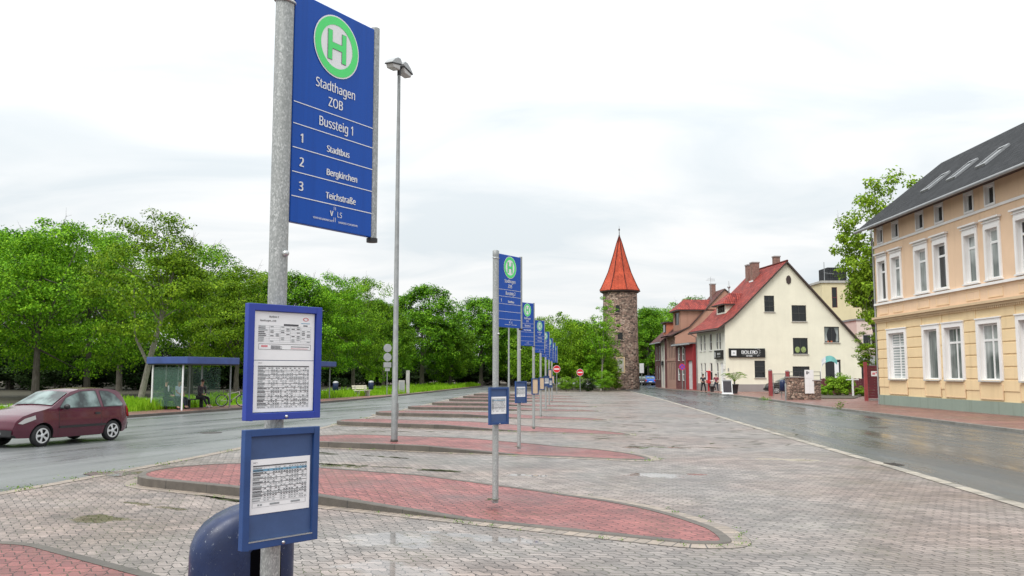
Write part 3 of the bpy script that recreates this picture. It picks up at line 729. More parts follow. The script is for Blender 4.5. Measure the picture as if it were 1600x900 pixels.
# ------------------------------------------------------------------ bus stop signs
X_, Z_ = Vector((1, 0, 0)), Vector((0, 0, 1))
BW, BH, BZ = 0.585, 1.13, 2.655          # board width, height, lower edge
def stop_sign(loc, rz, steig, rows, label, detail=True, cases=(), BZ=2.54, PH=3.80, BH=1.08):
    """post with a blue board between post and short tube; x runs along the board, the face looks to -y"""
    t = empty('bus_stop_sign', loc, rz, label, 'bus stop sign', 'blue bus stop signs on the platforms')
    m = MB(); m.tube([(0, 0, -0.05), (0, 0, PH - .01)], 0.0445, 20); m.build('post', M['galv'], t)
    m = MB(); m.lathe([(0.0475, PH - .07), (0.0475, PH), (0.03, PH + .012), (0.001, PH + .014)], 18); m.build('post_cap', M['black'] if not detail else M['galv_far'], t)
    x0, x1 = 0.052, 0.052 + BW
    m = MB(); m.bb(x0, -0.016, BZ, x1, 0.016, BZ + BH); b = m.build('board', M['blue'], t, 0.004)
    m = MB(); m.tube([(x1 + 0.024, 0, BZ - 0.004), (x1 + 0.024, 0, BZ + BH + 0.015)], 0.025, 14); m.build('tube', M['galv'], t)
    m = MB(); m.lathe([(0.030, -0.012), (0.030, 0.010)], 14, (x1 + 0.024, 0, BZ - 0.012)); m.build('tube_foot', M['trim'], t)
    y = -0.0195; cx = (x0 + x1) / 2; top = BZ + BH
    def tz(f): return top - f * BH
    d = MB(); c = (cx, y, tz(0.170)); r = 0.166
    d.use(M['white']); d.disc(c, r, X_, Z_, 40)
    d.use(M['green'] if detail else M['green_far']); d.ring((c[0], y - 0.0015, c[2]), r * 0.70, r * 0.955, X_, Z_, 40)
    w, h = r * 0.40, r * 0.47
    d.use(M['black'])
    q = lambda a0, b0, a1, b1, yy: d.face([(c[0] + a0, yy, c[2] + b0), (c[0] + a1, yy, c[2] + b0), (c[0] + a1, yy, c[2] + b1), (c[0] + a0, yy, c[2] + b1)])
    if True:
        e = 0.003
        d.use(M['green'] if detail else M['green_far'])
        q(-w, -h, -w + 0.030, h, y - 0.003); q(w - 0.030, -h, w, h, y - 0.003); q(-w + 0.030, -0.016, w - 0.030, 0.016, y - 0.003)
        d.use(M['ink_soft'])
        for sx in (-w - e, w - 0.030 - e): q(sx, -h - e, sx + 0.030 + 2 * e, h + e, y - 0.0015)
        q(-w, -0.016 - e, w, 0.016 + e, y - 0.0018)
    d.build('stop_disc', None, b)
    l = MB(); ex = X_; ez = Z_
    T = lambda s_, sz, xf, tf, al='CENTER', bold=0.0, xs=0.92: l.text(s_, sz, (x0 + BW * xf, y, tz(tf)), ex, ez, al, bold, xs)
    T('Stadthagen', 0.084, 0.50, 0.360, bold=0.004, xs=0.80); T('ZOB', 0.084, 0.50, 0.430, bold=0.004, xs=0.80)
    T('Bussteig %d' % steig, 0.084, 0.52, 0.528, bold=0.004, xs=0.80)
    lines = (0.484, 0.578, 0.681, 0.785, 0.889)
    for f in lines:
        l.face([(x0 + .003, y, tz(f) - .0022), (x1 - .003, y, tz(f) - .0022), (x1 - .003, y, tz(f) + .0022), (x0 + .003, y, tz(f) + .0022)])
    for i, (num, word) in enumerate(rows):
        f = 0.632 + 0.104 * i
        if num: T(num, 0.078, 0.11, f, bold=0.022, xs=0.85)
        if num: T(word, 0.057, 0.40, f + 0.012, 'LEFT', 0.018, 0.88)
        else: T(word, 0.055, 0.5, f, 'CENTER', 0.03, 0.95)
    T('V', 0.048, 0.475, 0.928, bold=0.05); T('LS', 0.048, 0.575, 0.928)
    for f0, f1 in ((0.897, 0.912), (0.945, 0.965)):
        for dx in (-0.0055, 0.0055):
            l.face([(cx + 0.008 + dx - .0012, y, tz(f1)), (cx + 0.008 + dx + .0012, y, tz(f1)), (cx + 0.008 + dx + .0012, y, tz(f0)), (cx + 0.008 + dx - .0012, y, tz(f0))])
    T('VERKEHRSGEMEINSCHAFT', 0.0165, 0.50, 0.962, 'RIGHT', 0.01, 0.88); T('LANDKREIS SCHAUMBURG', 0.0165, 0.56, 0.962, 'LEFT', 0.01, 0.88)
    l.build('lettering', M['white'], b)
    # strap and bolts holding the board
    m = MB(); m.torus((0, 0, BZ + BH - .075), 0.050, 0.006, X_, Vector((0, 1, 0.18)), 22, 6); m.build('strap', M['steel'], t)
    for bz in (BZ + 0.12, BZ + BH - 0.12):
        m = MB(); m.bb(0.040, -0.01, bz - 0.02, 0.056, 0.01, bz + 0.02); m.build('bracket', M['steel'], t)
    m = MB(); m.lathe([(0.016, 0), (0.016, 0.012), (0.010, 0.02), (0.001, 0.02)], 10, (0, 0, 0)); 
    o = m.build('bolt', M['steel'], t); o.location = (0.0, -0.043, 2.36); o.rotation_euler = (R(90), 0, 0)
    for cs in cases: cs(t)
    return t

def sheet_lines(mb, x0, z0, x1, z1, y, rows, cols, dense=0.7, hdr=True, seed=1, head_blue=False, boldrows=()):
    """a printed timetable: grid, entries and row labels"""
    rn = random.Random(seed); Q = lambda a, b, c, d, yy: mb.face([(a, yy, b), (c, yy, b), (c, yy, d), (a, yy, d)])
    dz = (z1 - z0) / rows; lab = (x1 - x0) * 0.2; dx = (x1 - x0 - lab) / cols
    if head_blue:
        mb.use(M['ink_blue']); Q(x0, z1 - dz * 2.0, x1, z1 - dz * 0.9, y)
    for r_ in range(rows):
        zz = z1 - (r_ + 0.5) * dz
        mb.use(M['ink'] if rn.random() < .35 else M['ink_soft']); Q(x0, zz - dz * .2, x0 + lab * rn.uniform(.45, .95), zz + dz * .2, y - .0004)
        for c in range(cols):
            if rn.random() < dense:
                xx = x0 + lab + c * dx; Q(xx + dx * .2, zz - dz * .2, xx + dx * .8, zz + dz * .18, y - .0004)
        if r_ in boldrows:
            mb.use(M['ink']); Q(x0, zz - dz * .58, x1, zz - dz * .36, y - .0006)
    mb.use(M['ink_soft'])
    for r_ in range(rows + 1): Q(x0, z1 - r_ * dz - .0004, x1, z1 - r_ * dz + .0004, y - .0002)
    for c in list(range(0, cols + 1, 2)): xx = x0 + lab + c * dx; Q(xx - .0004, z0, xx + .0004, z1, y - .0002)
    if hdr:
        mb.use(M['ink']); Q(x0, z1 + dz * 0.25, x1, z1 + dz * 0.75, y - .0004)

def timetable_case(t, z0, W=0.40, H=0.53, kind='full', rz=R(-9.5), worn=False, dx=0.0, far_=False):
    """flat framed case clamped to the post"""
    c = empty('timetable_case', (0, 0, 0), rz); c.parent = t
    fm = M['blue_frame_worn'] if worn else M['blue_frame']
    x0, x1, y0, y1 = dx - W / 2, dx + W / 2, -0.085, -0.052; fw = 0.032; z1 = z0 + H
    m = MB()
    m.bb(x0, y0, z0, x0 + fw, y1, z1); m.bb(x1 - fw, y0, z0, x1, y1, z1); m.bb(x0 + fw, y0, z0, x1 - fw, y1, z0 + fw); m.bb(x0 + fw, y0, z1 - fw, x1 - fw, y1, z1)
    o = m.build('frame', fm, c, 0.0025)
    m = MB(); m.bb(x0 + fw, y0 + 0.016, z0 + fw, x1 - fw, y1 - 0.004, z1 - fw); m.build('back_panel', M['blue_back'], c)
    if worn and not far_:
        m = MB(); e = 0.004
        m.bb(x0 + fw, y0 - 0.0015, z0 + fw, x1 - fw, y0 + 0.014, z0 + fw + e); m.build('edge_strip', M['steel'], c)
    m = MB(); m.bb(-0.02, -0.052, z0 + H * .3, 0.02, -0.040, z0 + H * .7); m.build('clamp', M['steel'], c)
    m = MB(); m.lathe([(0.0075, 0), (0.0075, 0.006), (0.001, 0.008)], 10)
    s = m.build('screw', M['steel'], c); s.location = (dx + 0.01, y0, z0 + 0.013); s.rotation_euler = (R(90), 0, 0)
    yp = y0 + 0.0135; ix0, ix1, iz0, iz1 = x0 + fw, x1 - fw, z0 + fw, z1 - fw
    Q = lambda mb, a, b, cc, d, yy: mb.face([(a, yy, b), (cc, yy, b), (cc, yy, d), (a, yy, d)])
    if kind == 'full':
        zm = iz0 + (iz1 - iz0) * 0.515
        for a, b, nm in ((zm + 0.0015, iz1 - 0.002, 'notice'), (iz0 + 0.004, zm - 0.0015, 'timetable')):
            m = MB(); m.bb(ix0 + 0.004, yp, a, ix1 - 0.004, yp + 0.002, b); p = m.build(nm, M['paper'], c)
            d = MB(); yy = yp - 0.001; w = ix1 - ix0
            if nm == 'timetable':
                sheet_lines(d, ix0 + w * .09, a + 0.018, ix1 - w * .09, b - 0.030, yy, 22, 18, 0.62, True, 3, False, (1, 3, 5, 8, 10, 12, 15, 17, 19))
                d.use(M['ink']); d.text('Linie 2', 0.0085, (ix0 + w * .09, yy, b - 0.010), X_, Z_, 'LEFT')
            else:
                d.use(M['ink']); d.text('Buslinie 2', 0.014, (ix0 + w * .32, yy, b - 0.022), X_, Z_, 'CENTER', 0.01)
                d.text('Stadthagen, ZOB', 0.0135, (ix0 + w * .10, yy, b - 0.041), X_, Z_, 'LEFT', 0.01)
                d.use(M['ink_red']); d.ring((ix0 + w * .84, yy, b - 0.028), 0.007, 0.011, X_ * 1.5, Z_ * .8, 20)
                d.use(M['ink_blue']); Q(d, ix0 + w * .76, b - 0.049, ix0 + w * .91, b - 0.046, yy)
                d.use(M['ink']); Q(d, ix0 + w * .48, b - 0.062, ix0 + w * .72, b - 0.054, yy); Q(d, ix0 + w * .80, b - 0.061, ix0 + w * .87, b - 0.056, yy)
                sheet_lines(d, ix0 + w * .08, b - 0.140, ix1 - w * .07, b - 0.064, yy, 9, 8, 0.45, False, 9)
                d.use(M['ink']); Z0, Z1 = a + 0.018 + 0.03, b - 0.148
                fx0, fx1 = ix0 + w * .09, ix1 - w * .07
                for q in ((fx0, Z0, fx1, Z0 + .0016), (fx0, Z1 - .0016, fx1, Z1), (fx0, Z0, fx0 + .0016, Z1), (fx1 - .0016, Z0, fx1, Z1)): Q(d, *q, yy)
                for k in range(4):
                    zz = Z1 - 0.008 - k * (Z1 - Z0 - .01) / 4; Q(d, ix0 + w * .28, zz - .0022, ix0 + w * (.43 + .03 * (k % 2)), zz, yy)
                Q(d, ix0 + w * .60, (Z0 + Z1) / 2, ix0 + w * .90, (Z0 + Z1) / 2 + .003, yy)
                d.use(M['ink_red']); Q(d, ix0 + w * .13, (Z0 + Z1) / 2 - .002, ix0 + w * .23, (Z0 + Z1) / 2 + .006, yy); Q(d, ix0 + w * .60, (Z0 + Z1) / 2 - .008, ix0 + w * .88, (Z0 + Z1) / 2 - .006, yy)
            d.build('print', None, p)
    elif kind == 'single':
        a, b = z0 + H * 0.285, z0 + H * 0.745
        m = MB(); m.bb(ix0 + 0.006, yp, a, ix1 - 0.012, yp + 0.002, b); p = m.build('timetable', M['paper'], c)
        d = MB(); w = ix1 - ix0
        sheet_lines(d, ix0 + w * .06, a + 0.055, ix1 - w * .09, b - 0.035, yp - .001, 15, 16, 0.7, True, 5, True, (2, 4, 6, 8, 10, 11))
        d.use(M['ink']); d.text('Linie 3', 0.0085, (ix0 + w * .06, yp - .001, b - 0.014), X_, Z_, 'LEFT', 0.01)
        yy = yp - .001; d.use(M['ink_soft'])
        for q in ((.06, .030, .9, .031), (.06, .050, .9, .051), (.06, .030, .064, .05), (.895, .030, .9, .05)): Q(d, ix0 + w * q[0], a + q[1], ix0 + w * q[2], a + q[3] , yy)
        for fx in (.14, .18, .33, .66): Q(d, ix0 + w * fx, a + .036, ix0 + w * (fx + .03 + .12 * (fx > .3)), a + .044, yy)
        d.build('print', None, p)
    elif kind == 'beige':
        m = MB(); m.bb(ix0 + 0.002, yp, iz0 + .002, ix1 - .002, yp + 0.002, iz1 - .002); m.build('notice', M['beige'], c)
    return c

BRZ = R(57.5)
rows0 = [('1', 'Stadtbus'), ('2', 'Bergkirchen'), ('3', 'Teichstraße')]
main_sign = stop_sign((-1.118, 4.10, 0.155), BRZ, 1, rows0,
    'nearest tall bus stop sign, Bussteig 1, with two timetable cases on its galvanised post', True,
    (lambda t: timetable_case(t, 1.735 - .155, kind='full'), lambda t: timetable_case(t, 1.165 - .155, kind='single', worn=True)), BZ=2.525, PH=3.99, BH=1.165)
SIGNS = [
 ((774, 780), 2, [('1', 'Stadtbus')], 'bus stop sign Bussteig 2 standing on the nearest full red platform, one blue case', [('single', 1.10)], 56, M['blue']),
 ((811, 698), 3, [('', 'Keine Haltestelle')], 'bus stop sign Bussteig 3, on the platform with the tall double lamp post', [('single', 1.10)], 55, M['blue']),
 ((834, 667.8), 4, [('', 'Nur Ausstieg')], 'bus stop sign Bussteig 4 with a beige notice, third sign behind the nearest', [('beige', 1.12)], 55, M['blue']),
 ((845, 649.2), 5, [('', 'Nur Ausstieg')], 'bus stop sign Bussteig 5 with a beige notice, between signs Bussteig 4 and 6', [('beige', 1.12)], 54, M['blue']),
 ((852.8, 638.3), 6, [('', 'Stadtbus')], 'bus stop sign Bussteig 6 with a small blue case, third from the far end', [('single', 1.15)], 54, M['blue']),
 ((858.2, 631.0), 7, [('', 'Stadtbus')], 'bus stop sign Bussteig 7, second from the far end of the row', [('beige', 1.5), ('single', 0.98)], 54, M['blue']),
 ((862.5, 625.6), 8, [('', 'Stadtbus')], 'farthest bus stop sign of the row, Bussteig 8, just left of the no entry sign', [('beige', 1.12)], 54, M['blue']),
]
for (px, py), n, rows, lab, cases, ang, _m in SIGNS:
    p = gp(px, py, 0.155)
    stop_sign((p.x, p.y, 0.152), R(ang), n, rows, lab, n < 4,
              [(lambda t, k=k, z=z: timetable_case(t, z - .04, W=0.37 if k == 'single' else 0.30, kind=k, worn=True, rz=R(-14), far_=True)) for k, z in cases], BZ=2.465, PH=3.575)

# ------------------------------------------------------------------ litter bin on the near post
def litter_bin():
    t = empty('litter_bin', (-1.33, 4.36, 0.112), R(20), 'scratched dark blue steel litter bin with domed hood behind the nearest sign post', 'litter bin')
    W, D = 0.245, 0.185; zs = 0.42
    def section(sc, z, sx=0.0, sy=0.0, n=40):
        out = []
        for k in range(n):
            a = 2 * math.pi * k / n; ca, sa = math.cos(a), math.sin(a)
            p = 3.6
            r = (abs(ca) ** p + abs(sa) ** p) ** (-1 / p)
            out.append((W * sc[0] * r * ca + sx, D * sc[1] * r * sa + sy, z))
        return out
    prof = [((0.90, 0.90), zs, 0), ((0.95, 0.95), zs + .015, 0), ((1, 1), zs + .05, 0), ((1, 1), zs + .45, 0), ((1.0, 1.0), zs + .53, 0), ((0.99, 0.985), 1.0, 0.002), ((0.945, 0.95), 1.055, 0.012), ((0.865, 0.90), 1.10, 0.027), ((0.74, 0.83), 1.140, 0.05), ((0.58, 0.74), 1.170, 0.075), ((0.38, 0.6), 1.190, 0.10), ((0.18, 0.40), 1.199, 0.12), ((0.02, 0.05), 1.201, 0.125)]
    rings = [section(a, z, sx) for a, z, sx in prof]; n = len(rings[0])
    m = MB(); V = [p for r_ in rings for p in r_]; F = []
    for i in range(len(rings) - 1):
        for k in range(n): F.append((i * n + k, i * n + (k + 1) % n, (i + 1) * n + (k + 1) % n, (i + 1) * n + k))
    m.mesh_faces(V, F, True); m.face(list(reversed(rings[0]))); m.build('body', M['bin'], t)
    # black plate: opening under the hood plus painted shadow towards the post
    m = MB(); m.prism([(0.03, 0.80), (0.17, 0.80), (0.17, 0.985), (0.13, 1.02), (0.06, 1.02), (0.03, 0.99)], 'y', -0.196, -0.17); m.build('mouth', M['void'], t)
    m = MB(); m.bb(0.015, -0.206, 0.785, 0.185, -0.175, 0.80); m.build('mouth_lip', M['bin'], t)
    m = MB(); m.bb(0.02, -0.255, 0.70, 0.17, -0.185, 0.745); m.build('bracket', M['trim'], t)
    m = MB(); m.bb(-0.02, -0.198, 0.52, 0.10, -0.183, 0.62); m.build('lock_plate', M['bin'], t, 0.006)
    return t
litter_bin()

# ------------------------------------------------------------------ street lamps
def street_lamp(loc, label, rz=0.0, H=10.7):
    t = empty('street_lamp', loc, rz, label, 'street lamp', 'tall galvanised double street lamps')
    m = MB(); m.tube([(0, 0, -0.05), (0, 0, 1.3), (0, 0, 1.32), (0, 0, H)], [0.088, 0.084, 0.074, 0.042], 16); m.build('mast', M['galv_far'], t)
    m = MB(); m.lathe([(0.10, 0), (0.10, 0.05), (0.088, 0.06)], 16); m.build('foot_ring', M['iron'], t)
    m = MB(); m.bb(-0.045, -0.092, 0.6, 0.045, -0.082, 1.0); m.build('service_door', M['galv_far'], t)
    m = MB(); m.lathe([(0.05, H - .25), (0.05, H + .03), (0.02, H + .06), (0.001, H + .06)], 12); m.build('collar', M['trim'], t)
    for s in (-1, 1):
        h = empty('lamp_head', (0, 0, H - 0.02), 0 if s > 0 else math.pi); h.parent = t; h.scale = (.82, .85, 1.1)
        m = MB(); m.tube([(0.03, 0, 0), (0.13, 0, 0.02)], 0.03, 10); m.build('arm', M['trim'], h)
        prof = [(0.05, 0.06), (0.10, 0.16), (0.22, 0.185), (0.42, 0.13), (0.62, 0.01), (0.60, -0.01), (0.42, 0.08), (0.10, 0.06)]
        prof = [(0.05, 0.10), (0.14, 0.175), (0.30, 0.17), (0.50, 0.09), (0.66, -0.02), (0.645, -0.045), (0.08, 0.045)]
        m = MB(); m.prism([(x, z) for x, z in prof], 'y', -0.145, 0.145); m.build('hood', M['sign_back'], h, 0.02, 3)
        m = MB(); m.prism([(0.10, 0.035), (0.62, -0.045), (0.56, -0.145), (0.16, -0.125)], 'y', -0.125, 0.125); m.build('glass_bowl', M['lamp_glass'], h, 0.025, 3)
        m = MB(); m.prism([(0.075, 0.05), (0.65, -0.035), (0.645, -0.055), (0.075, 0.028)], 'y', -0.15, 0.15); m.build('rim', M['trim'], h)
    return t
p = gp(616, 690, 0.155); street_lamp((p.x, p.y, 0.152), 'tall galvanised double headed lamp post on the second platform, beside the big blue board', R(66), 10.12)
p = gp(795, 621, 0.1); street_lamp((p.x, p.y, 0.1), 'distant slim lamp post standing behind the blue board of sign Bussteig 2', R(66), 9.6)

# ------------------------------------------------------------------ traffic signs and small street furniture
def no_entry(px, py, ztop, label):
    p = gp(px, py, 0.0); t = empty('no_entry_sign', (p.x, p.y, 0), R(0), label, 'traffic sign', 'red no entry signs')
    m = MB(); m.tube([(0, 0, -0.1), (0, 0, ztop + .3)], 0.038, 10); m.build('post', M['galv_far'], t)
    d = MB(); d.use(M['sign_back']); d.lathe([(0.36, -0.012), (0.36, 0.0)], 30)
    d.use(M['white']); d.disc((0, 0, 0.002), 0.36, X_, Vector((0, 1, 0)), 30)
    d.use(M['sign_red']); d.disc((0, 0, 0.006), 0.335, X_, Vector((0, 1, 0)), 30)
    d.use(M['white']); d.face([(-.25, -.055, .010), (.25, -.055, .010), (.25, .055, .010), (-.25, .055, .010)])
    o = d.build('sign_disc', None, t); o.location = (0, -0.05, ztop); o.rotation_euler = (R(90), 0, R(12))
no_entry(870, 614.5, 2.30, 'red no entry sign at the hedge, beside the farthest bus stop sign')
no_entry(906.5, 612.5, 1.98, 'red no entry sign in front of the shrubs, nearer the stone tower')

p = gp(604.5, 618, 0.1); t = empty('traffic_sign', (p.x, p.y, 0.1), R(20), 'grey backs of two round signs and a plate stacked on one post by the verge', 'traffic sign')
m = MB(); m.tube([(0, 0, -0.1), (0, 0, 4.15)], 0.035, 10); m.build('post', M['galv_far'], t)
for zz in (3.85, 3.1):
    m = MB(); m.lathe([(0.32, -0.012), (0.34, 0.0), (0.32, 0.012)], 28); o = m.build('sign_disc', M['sign_back'], t); o.location = (0, -0.05, zz); o.rotation_euler = (R(90), 0, 0)
m = MB(); m.bb(-.32, -.06, 2.28, .32, -.045, 2.70); m.build('sign_plate', M['sign_back'], t)
m = MB(); m.bb(-.20, -.06, 1.98, .20, -.045, 2.22); m.build('small_plate', M['sign_back'], t)

def bench(p, rz, label):
    t = empty('park_bench', p, rz, label, 'bench')
    for i in range(3):
        pass
    m = MB()
    for i in range(3): m.bb(-0.9, -0.05 + i * 0.15, 0.44, 0.9, 0.08 + i * 0.15, 0.475)
    m.build('seat', M['bench_wood'], t)
    m = MB()
    for i in range(2): m.box((0, 0.47 + i * .035, 0.62 + i * 0.16), (1.8, 0.035, 0.135), 0, R(-12))
    m.build('backrest', M['bench_wood'], t)
    for s in (-0.62, 0.62):
        m = MB(); m.bb(s - .05, -0.02, -.05, s + .05, 0.38, 0.44); m.bb(s - .03, 0.385, 0.2, s + .03, 0.435, 0.8); m.build('leg', M['concrete'], t)
p = gp(569, 619, 0.12); bench((p.x, p.y, 0.12), R(62), 'pale slatted park bench on the verge left of the lamp post')
def far_bin(p, label, post=True):
    t = empty('litter_bin', p, R(30), label, 'litter bin')
    m = MB(); m.lathe([(0.19, 0.42), (0.215, 0.44), (0.215, 0.98), (0.20, 1.0)], 16); m.build('body', M['bin'], t)
    m = MB(); m.lathe([(0.22, 1.0), (0.20, 1.09), (0.10, 1.14), (0.001, 1.15)], 16); m.build('lid', M['sign_back'], t)
    m = MB(); m.tube([(0, 0.24, -.1), (0, 0.24, 1.15)], 0.03, 8); m.bb(-.02, 0.19, .7, .02, 0.24, .76); m.build('post', M['galv_far'], t)
p = gp(579.5, 616.5, 0.15); far_bin((p.x, p.y, .15), 'blue litter bin on the grass just right of the park bench')
p = gp(524, 618.5, 0.15); far_bin((p.x, p.y, .15), 'blue litter bin beside the post of the second bus shelter')
p = gp(628, 614, 0.15); t = empty('meter_cabinet', (p.x, p.y, .15), R(15), 'pale concrete cabinet with a thin stump of a post on the verge', 'utility cabinet')
m = MB(); m.bb(-.30, -.2, -.05, .22, .2, 1.12); m.build('cabinet', M['concrete'], t, 0.02)
m = MB(); m.bb(.36, -.14, -.05, .66, .14, 2.0); m.build('pillar', M['concrete'], t, 0.02)
m = MB(); m.bb(-.24, -.212, .2, .16, -.202, 1.0); m.build('door', M['sign_back'], t)

# ------------------------------------------------------------------ bus shelters
def shelter(p, rz, label, L=3.75, D=2.05, H=2.62):
    """x along the road, front towards -y"""
    t = empty('bus_shelter', p, rz, label, 'bus shelter', 'blue roofed glass bus shelters')
    m = MB(); m.bb(-0.25, -0.32, H - .34, L + .15, D + 0.10, H); m.build('roof', M['shelter_blue'], t, 0.015)
    m = MB(); m.bb(-0.2, -0.28, H - .40, L + .10, D + .05, H - .342); m.build('ceiling_frame', M['trim'], t)
    for x in (0.0, L):
        for y in ((0.12, D - .1) if x == 0 else (D - .1, 0.12)):
            m = MB(); m.tube([(x, y, -.05), (x, y, H - .40)], 0.045, 10); m.build('post', M['white_frame'] if x == 0 else M['galv_far'], t)
    n = 4
    for i in range(n):
        a, b = 0.06 + i * (L - .12) / n, 0.06 + (i + 1) * (L - .12) / n
        m = MB(); m.bb(a + .03, D - .11, 0.18, b - .03, D - .10, H - .5); m.build('glass_pane', M['shelter_glass'], t)
        if i: 
            m = MB(); m.tube([(a, D - .1, -.05), (a, D - .1, H - .40)], 0.03, 8); m.build('mullion', M['galv_far'], t)
    m = MB(); m.bb(-.006, .18, .18, .006, D - .16, H - .5); m.build('glass_pane', M['shelter_glass'], t)
    m = MB(); m.bb(L - .006, .75, .18, L + .006, D - .16, H - .5); m.build('glass_pane', M['shelter_glass'], t)
    for x0, x1 in ((0.25, 1.75), (2.0, 3.5)):
        s = empty('bench', (0, 0, 0)); s.parent = t
        m = MB(); m.bb(x0, D - .72, .42, x1, D - .28, .46); m.build('seat', M['trim'], s)
        for x in (x0 + .25, x1 - .25):
            m = MB(); m.bb(x - .04, D - .6, -.02, x + .04, D - .42, .42); m.build('leg', M['trim'], s)
    return t
SH_RZ = math.atan2(0.95, 0.32)
sp = gp(287, 641, 0.115)
sh1 = shelter((sp.x, sp.y, 0.115), SH_RZ, 'nearer glass bus shelter with blue roof on the left pavement, people waiting inside')
sp2 = gp(519, 622.3, 0.115)
d2 = Vector((math.cos(R(78)), math.sin(R(78)), 0))
sh2 = shelter((sp2.x - d2.x * 3.75 - 0.1, sp2.y - d2.y * 3.75, 0.115), R(78), 'farther glass bus shelter with blue roof, partly hidden by the timetable case')

# ------------------------------------------------------------------ people
def skin_mesh(name, mat, joints, edges, parent, root, sub=2):
    ks = list(joints); me = bpy.data.meshes.new(name)
    me.from_pydata([joints[k][:3] for k in ks], [(ks.index(a), ks.index(b)) for a, b in edges], [])
    o = bpy.data.objects.new(name, me); COL.objects.link(o); me.materials.append(mat); o.parent = parent
    md = o.modifiers.new('skin', 'SKIN'); md.use_smooth_shade = True
    if not me.skin_vertices: return o
    for i, k in enumerate(ks):
        r = joints[k][3]; r = r if isinstance(r, tuple) else (r, r)
        me.skin_vertices[0].data[i].radius = r; me.skin_vertices[0].data[i].use_root = (k == root)
    o.modifiers.new('subsurf', 'SUBSURF').levels = sub; o.modifiers['subsurf'].render_levels = sub
    return o
def person(loc, rz, label, pose, top, legs, shoe, hair=True, sleeves='long', group=None, cap=None, shirt=None):
    """pose: joint dictionary in local metres, the person looks to -y"""
    t = empty('person', loc, rz, label, 'person', group)
    J = pose
    def r(k, rad): return (*J[k], rad)
    def lerp(a, b, f): return tuple(J[a][i] * (1 - f) + J[b][i] * f for i in range(3))
    hd = Vector(J['head']); ch = Vector(J['chest']); up = (hd - Vector(J['neck'])).normalized()
    body = {'pel': r('pelvis', (0.12, 0.09)), 'waist': (*lerp('pelvis', 'chest', .5), (0.115, 0.085)), 'chest': r('chest', (0.13, 0.095)), 'neck': r('neck', 0.052),
            'jaw': (*(hd - up * .07), 0.062), 'crown': (*(hd + up * .06), 0.085), 'top': (*(hd + up * .115), 0.05)}
    E = [('pel', 'waist'), ('waist', 'chest'), ('chest', 'neck'), ('neck', 'jaw'), ('jaw', 'crown'), ('crown', 'top')]
    for s in 'lr':
        body.update({s + 'sh': r(s + 'sh', 0.058), s + 'el': r(s + 'el', 0.042), s + 'wr': r(s + 'wr', 0.028), s + 'ha': r(s + 'ha', 0.034),
                     s + 'hip': r(s + 'hip', 0.085), s + 'kn': r(s + 'kn', 0.056), s + 'an': r(s + 'an', 0.04), s + 'toe': r(s + 'toe', 0.036)})
        w = Vector(J[s + 'wr']); h = Vector(J[s + 'ha']); dv = (h - w).normalized()
        body[s + 'tip'] = (*(h + dv * .07), 0.022)
        E += [('chest', s + 'sh'), (s + 'sh', s + 'el'), (s + 'el', s + 'wr'), (s + 'wr', s + 'ha'), (s + 'ha', s + 'tip'), ('pel', s + 'hip'), (s + 'hip', s + 'kn'), (s + 'kn', s + 'an'), (s + 'an', s + 'toe')]
    b = skin_mesh('body', M['skin'], body, E, t, 'pel')
    # face, hair
    f = MB(); fw = Vector(J.get('face', (0, -1, 0))).normalized(); side = up.cross(fw).normalized()
    f.use(M['skin']); f.ball(hd + fw * .088 - up * .005, (0.013, 0.016, 0.018), 8, 6)
    for s in (-1, 1): f.ball(hd + side * s * .082, (0.014, 0.018, 0.026), 8, 6)
    f.use(M['hair'])
    for s in (-1, 1): f.ball(hd + fw * .079 + side * s * .032 + up * .018, 0.011, 8, 6)
    f.use(M['ink_red']); f.ball(hd + fw * .073 - up * .045, (0.02, 0.012, 0.006), 8, 5)
    f.build('face', None, b)
    if hair:
        h = MB(); c = hd + up * .045 - fw * .016; h.ball(c, (0.098, 0.102, 0.095), 14, 10); h.build('hair', cap or M['hair'], b)
    # jacket or shirt
    tp = {'hem': (*lerp('pelvis', 'chest', -.02), (0.145, 0.115)), 'waist': (*lerp('pelvis', 'chest', .5), (0.145, 0.112)), 'chest': r('chest', (0.155, 0.12)), 'col': (*lerp('chest', 'neck', .72), 0.072)}
    E = [('hem', 'waist'), ('waist', 'chest'), ('chest', 'col')]
    for s in 'lr':
        tp[s + 'sh'] = r(s + 'sh', 0.076); tp[s + 'el'] = r(s + 'el', 0.058); E += [('chest', s + 'sh'), (s + 'sh', s + 'el')]
        if sleeves == 'long': tp[s + 'cuff'] = (*lerp(s + 'el', s + 'wr', .9), 0.043); E.append((s + 'el', s + 'cuff'))
    if sleeves == 'short':
        for s in 'lr': tp[s + 'el'] = (*lerp(s + 'sh', s + 'el', .75), 0.062)
    skin_mesh('jacket' if sleeves == 'long' else 'shirt', top, tp, E, t, 'hem')
    if shirt:
        m = MB(); c = ch + fw * .125; m.ball(c + Vector((0, 0, .04)), (0.055, 0.03, 0.17), 10, 8); m.build('shirt_front', shirt, t)
    tr = {'hip': r('pelvis', (0.14, 0.115))}; E = []
    for s in 'lr':
        tr[s + 'hip'] = r(s + 'hip', 0.098); tr[s + 'kn'] = r(s + 'kn', 0.072); tr[s + 'an'] = (*lerp(s + 'kn', s + 'an', .95), 0.056)
        E += [('hip', s + 'hip'), (s + 'hip', s + 'kn'), (s + 'kn', s + 'an')]
    skin_mesh('trousers', legs, tr, E, t, 'hip')
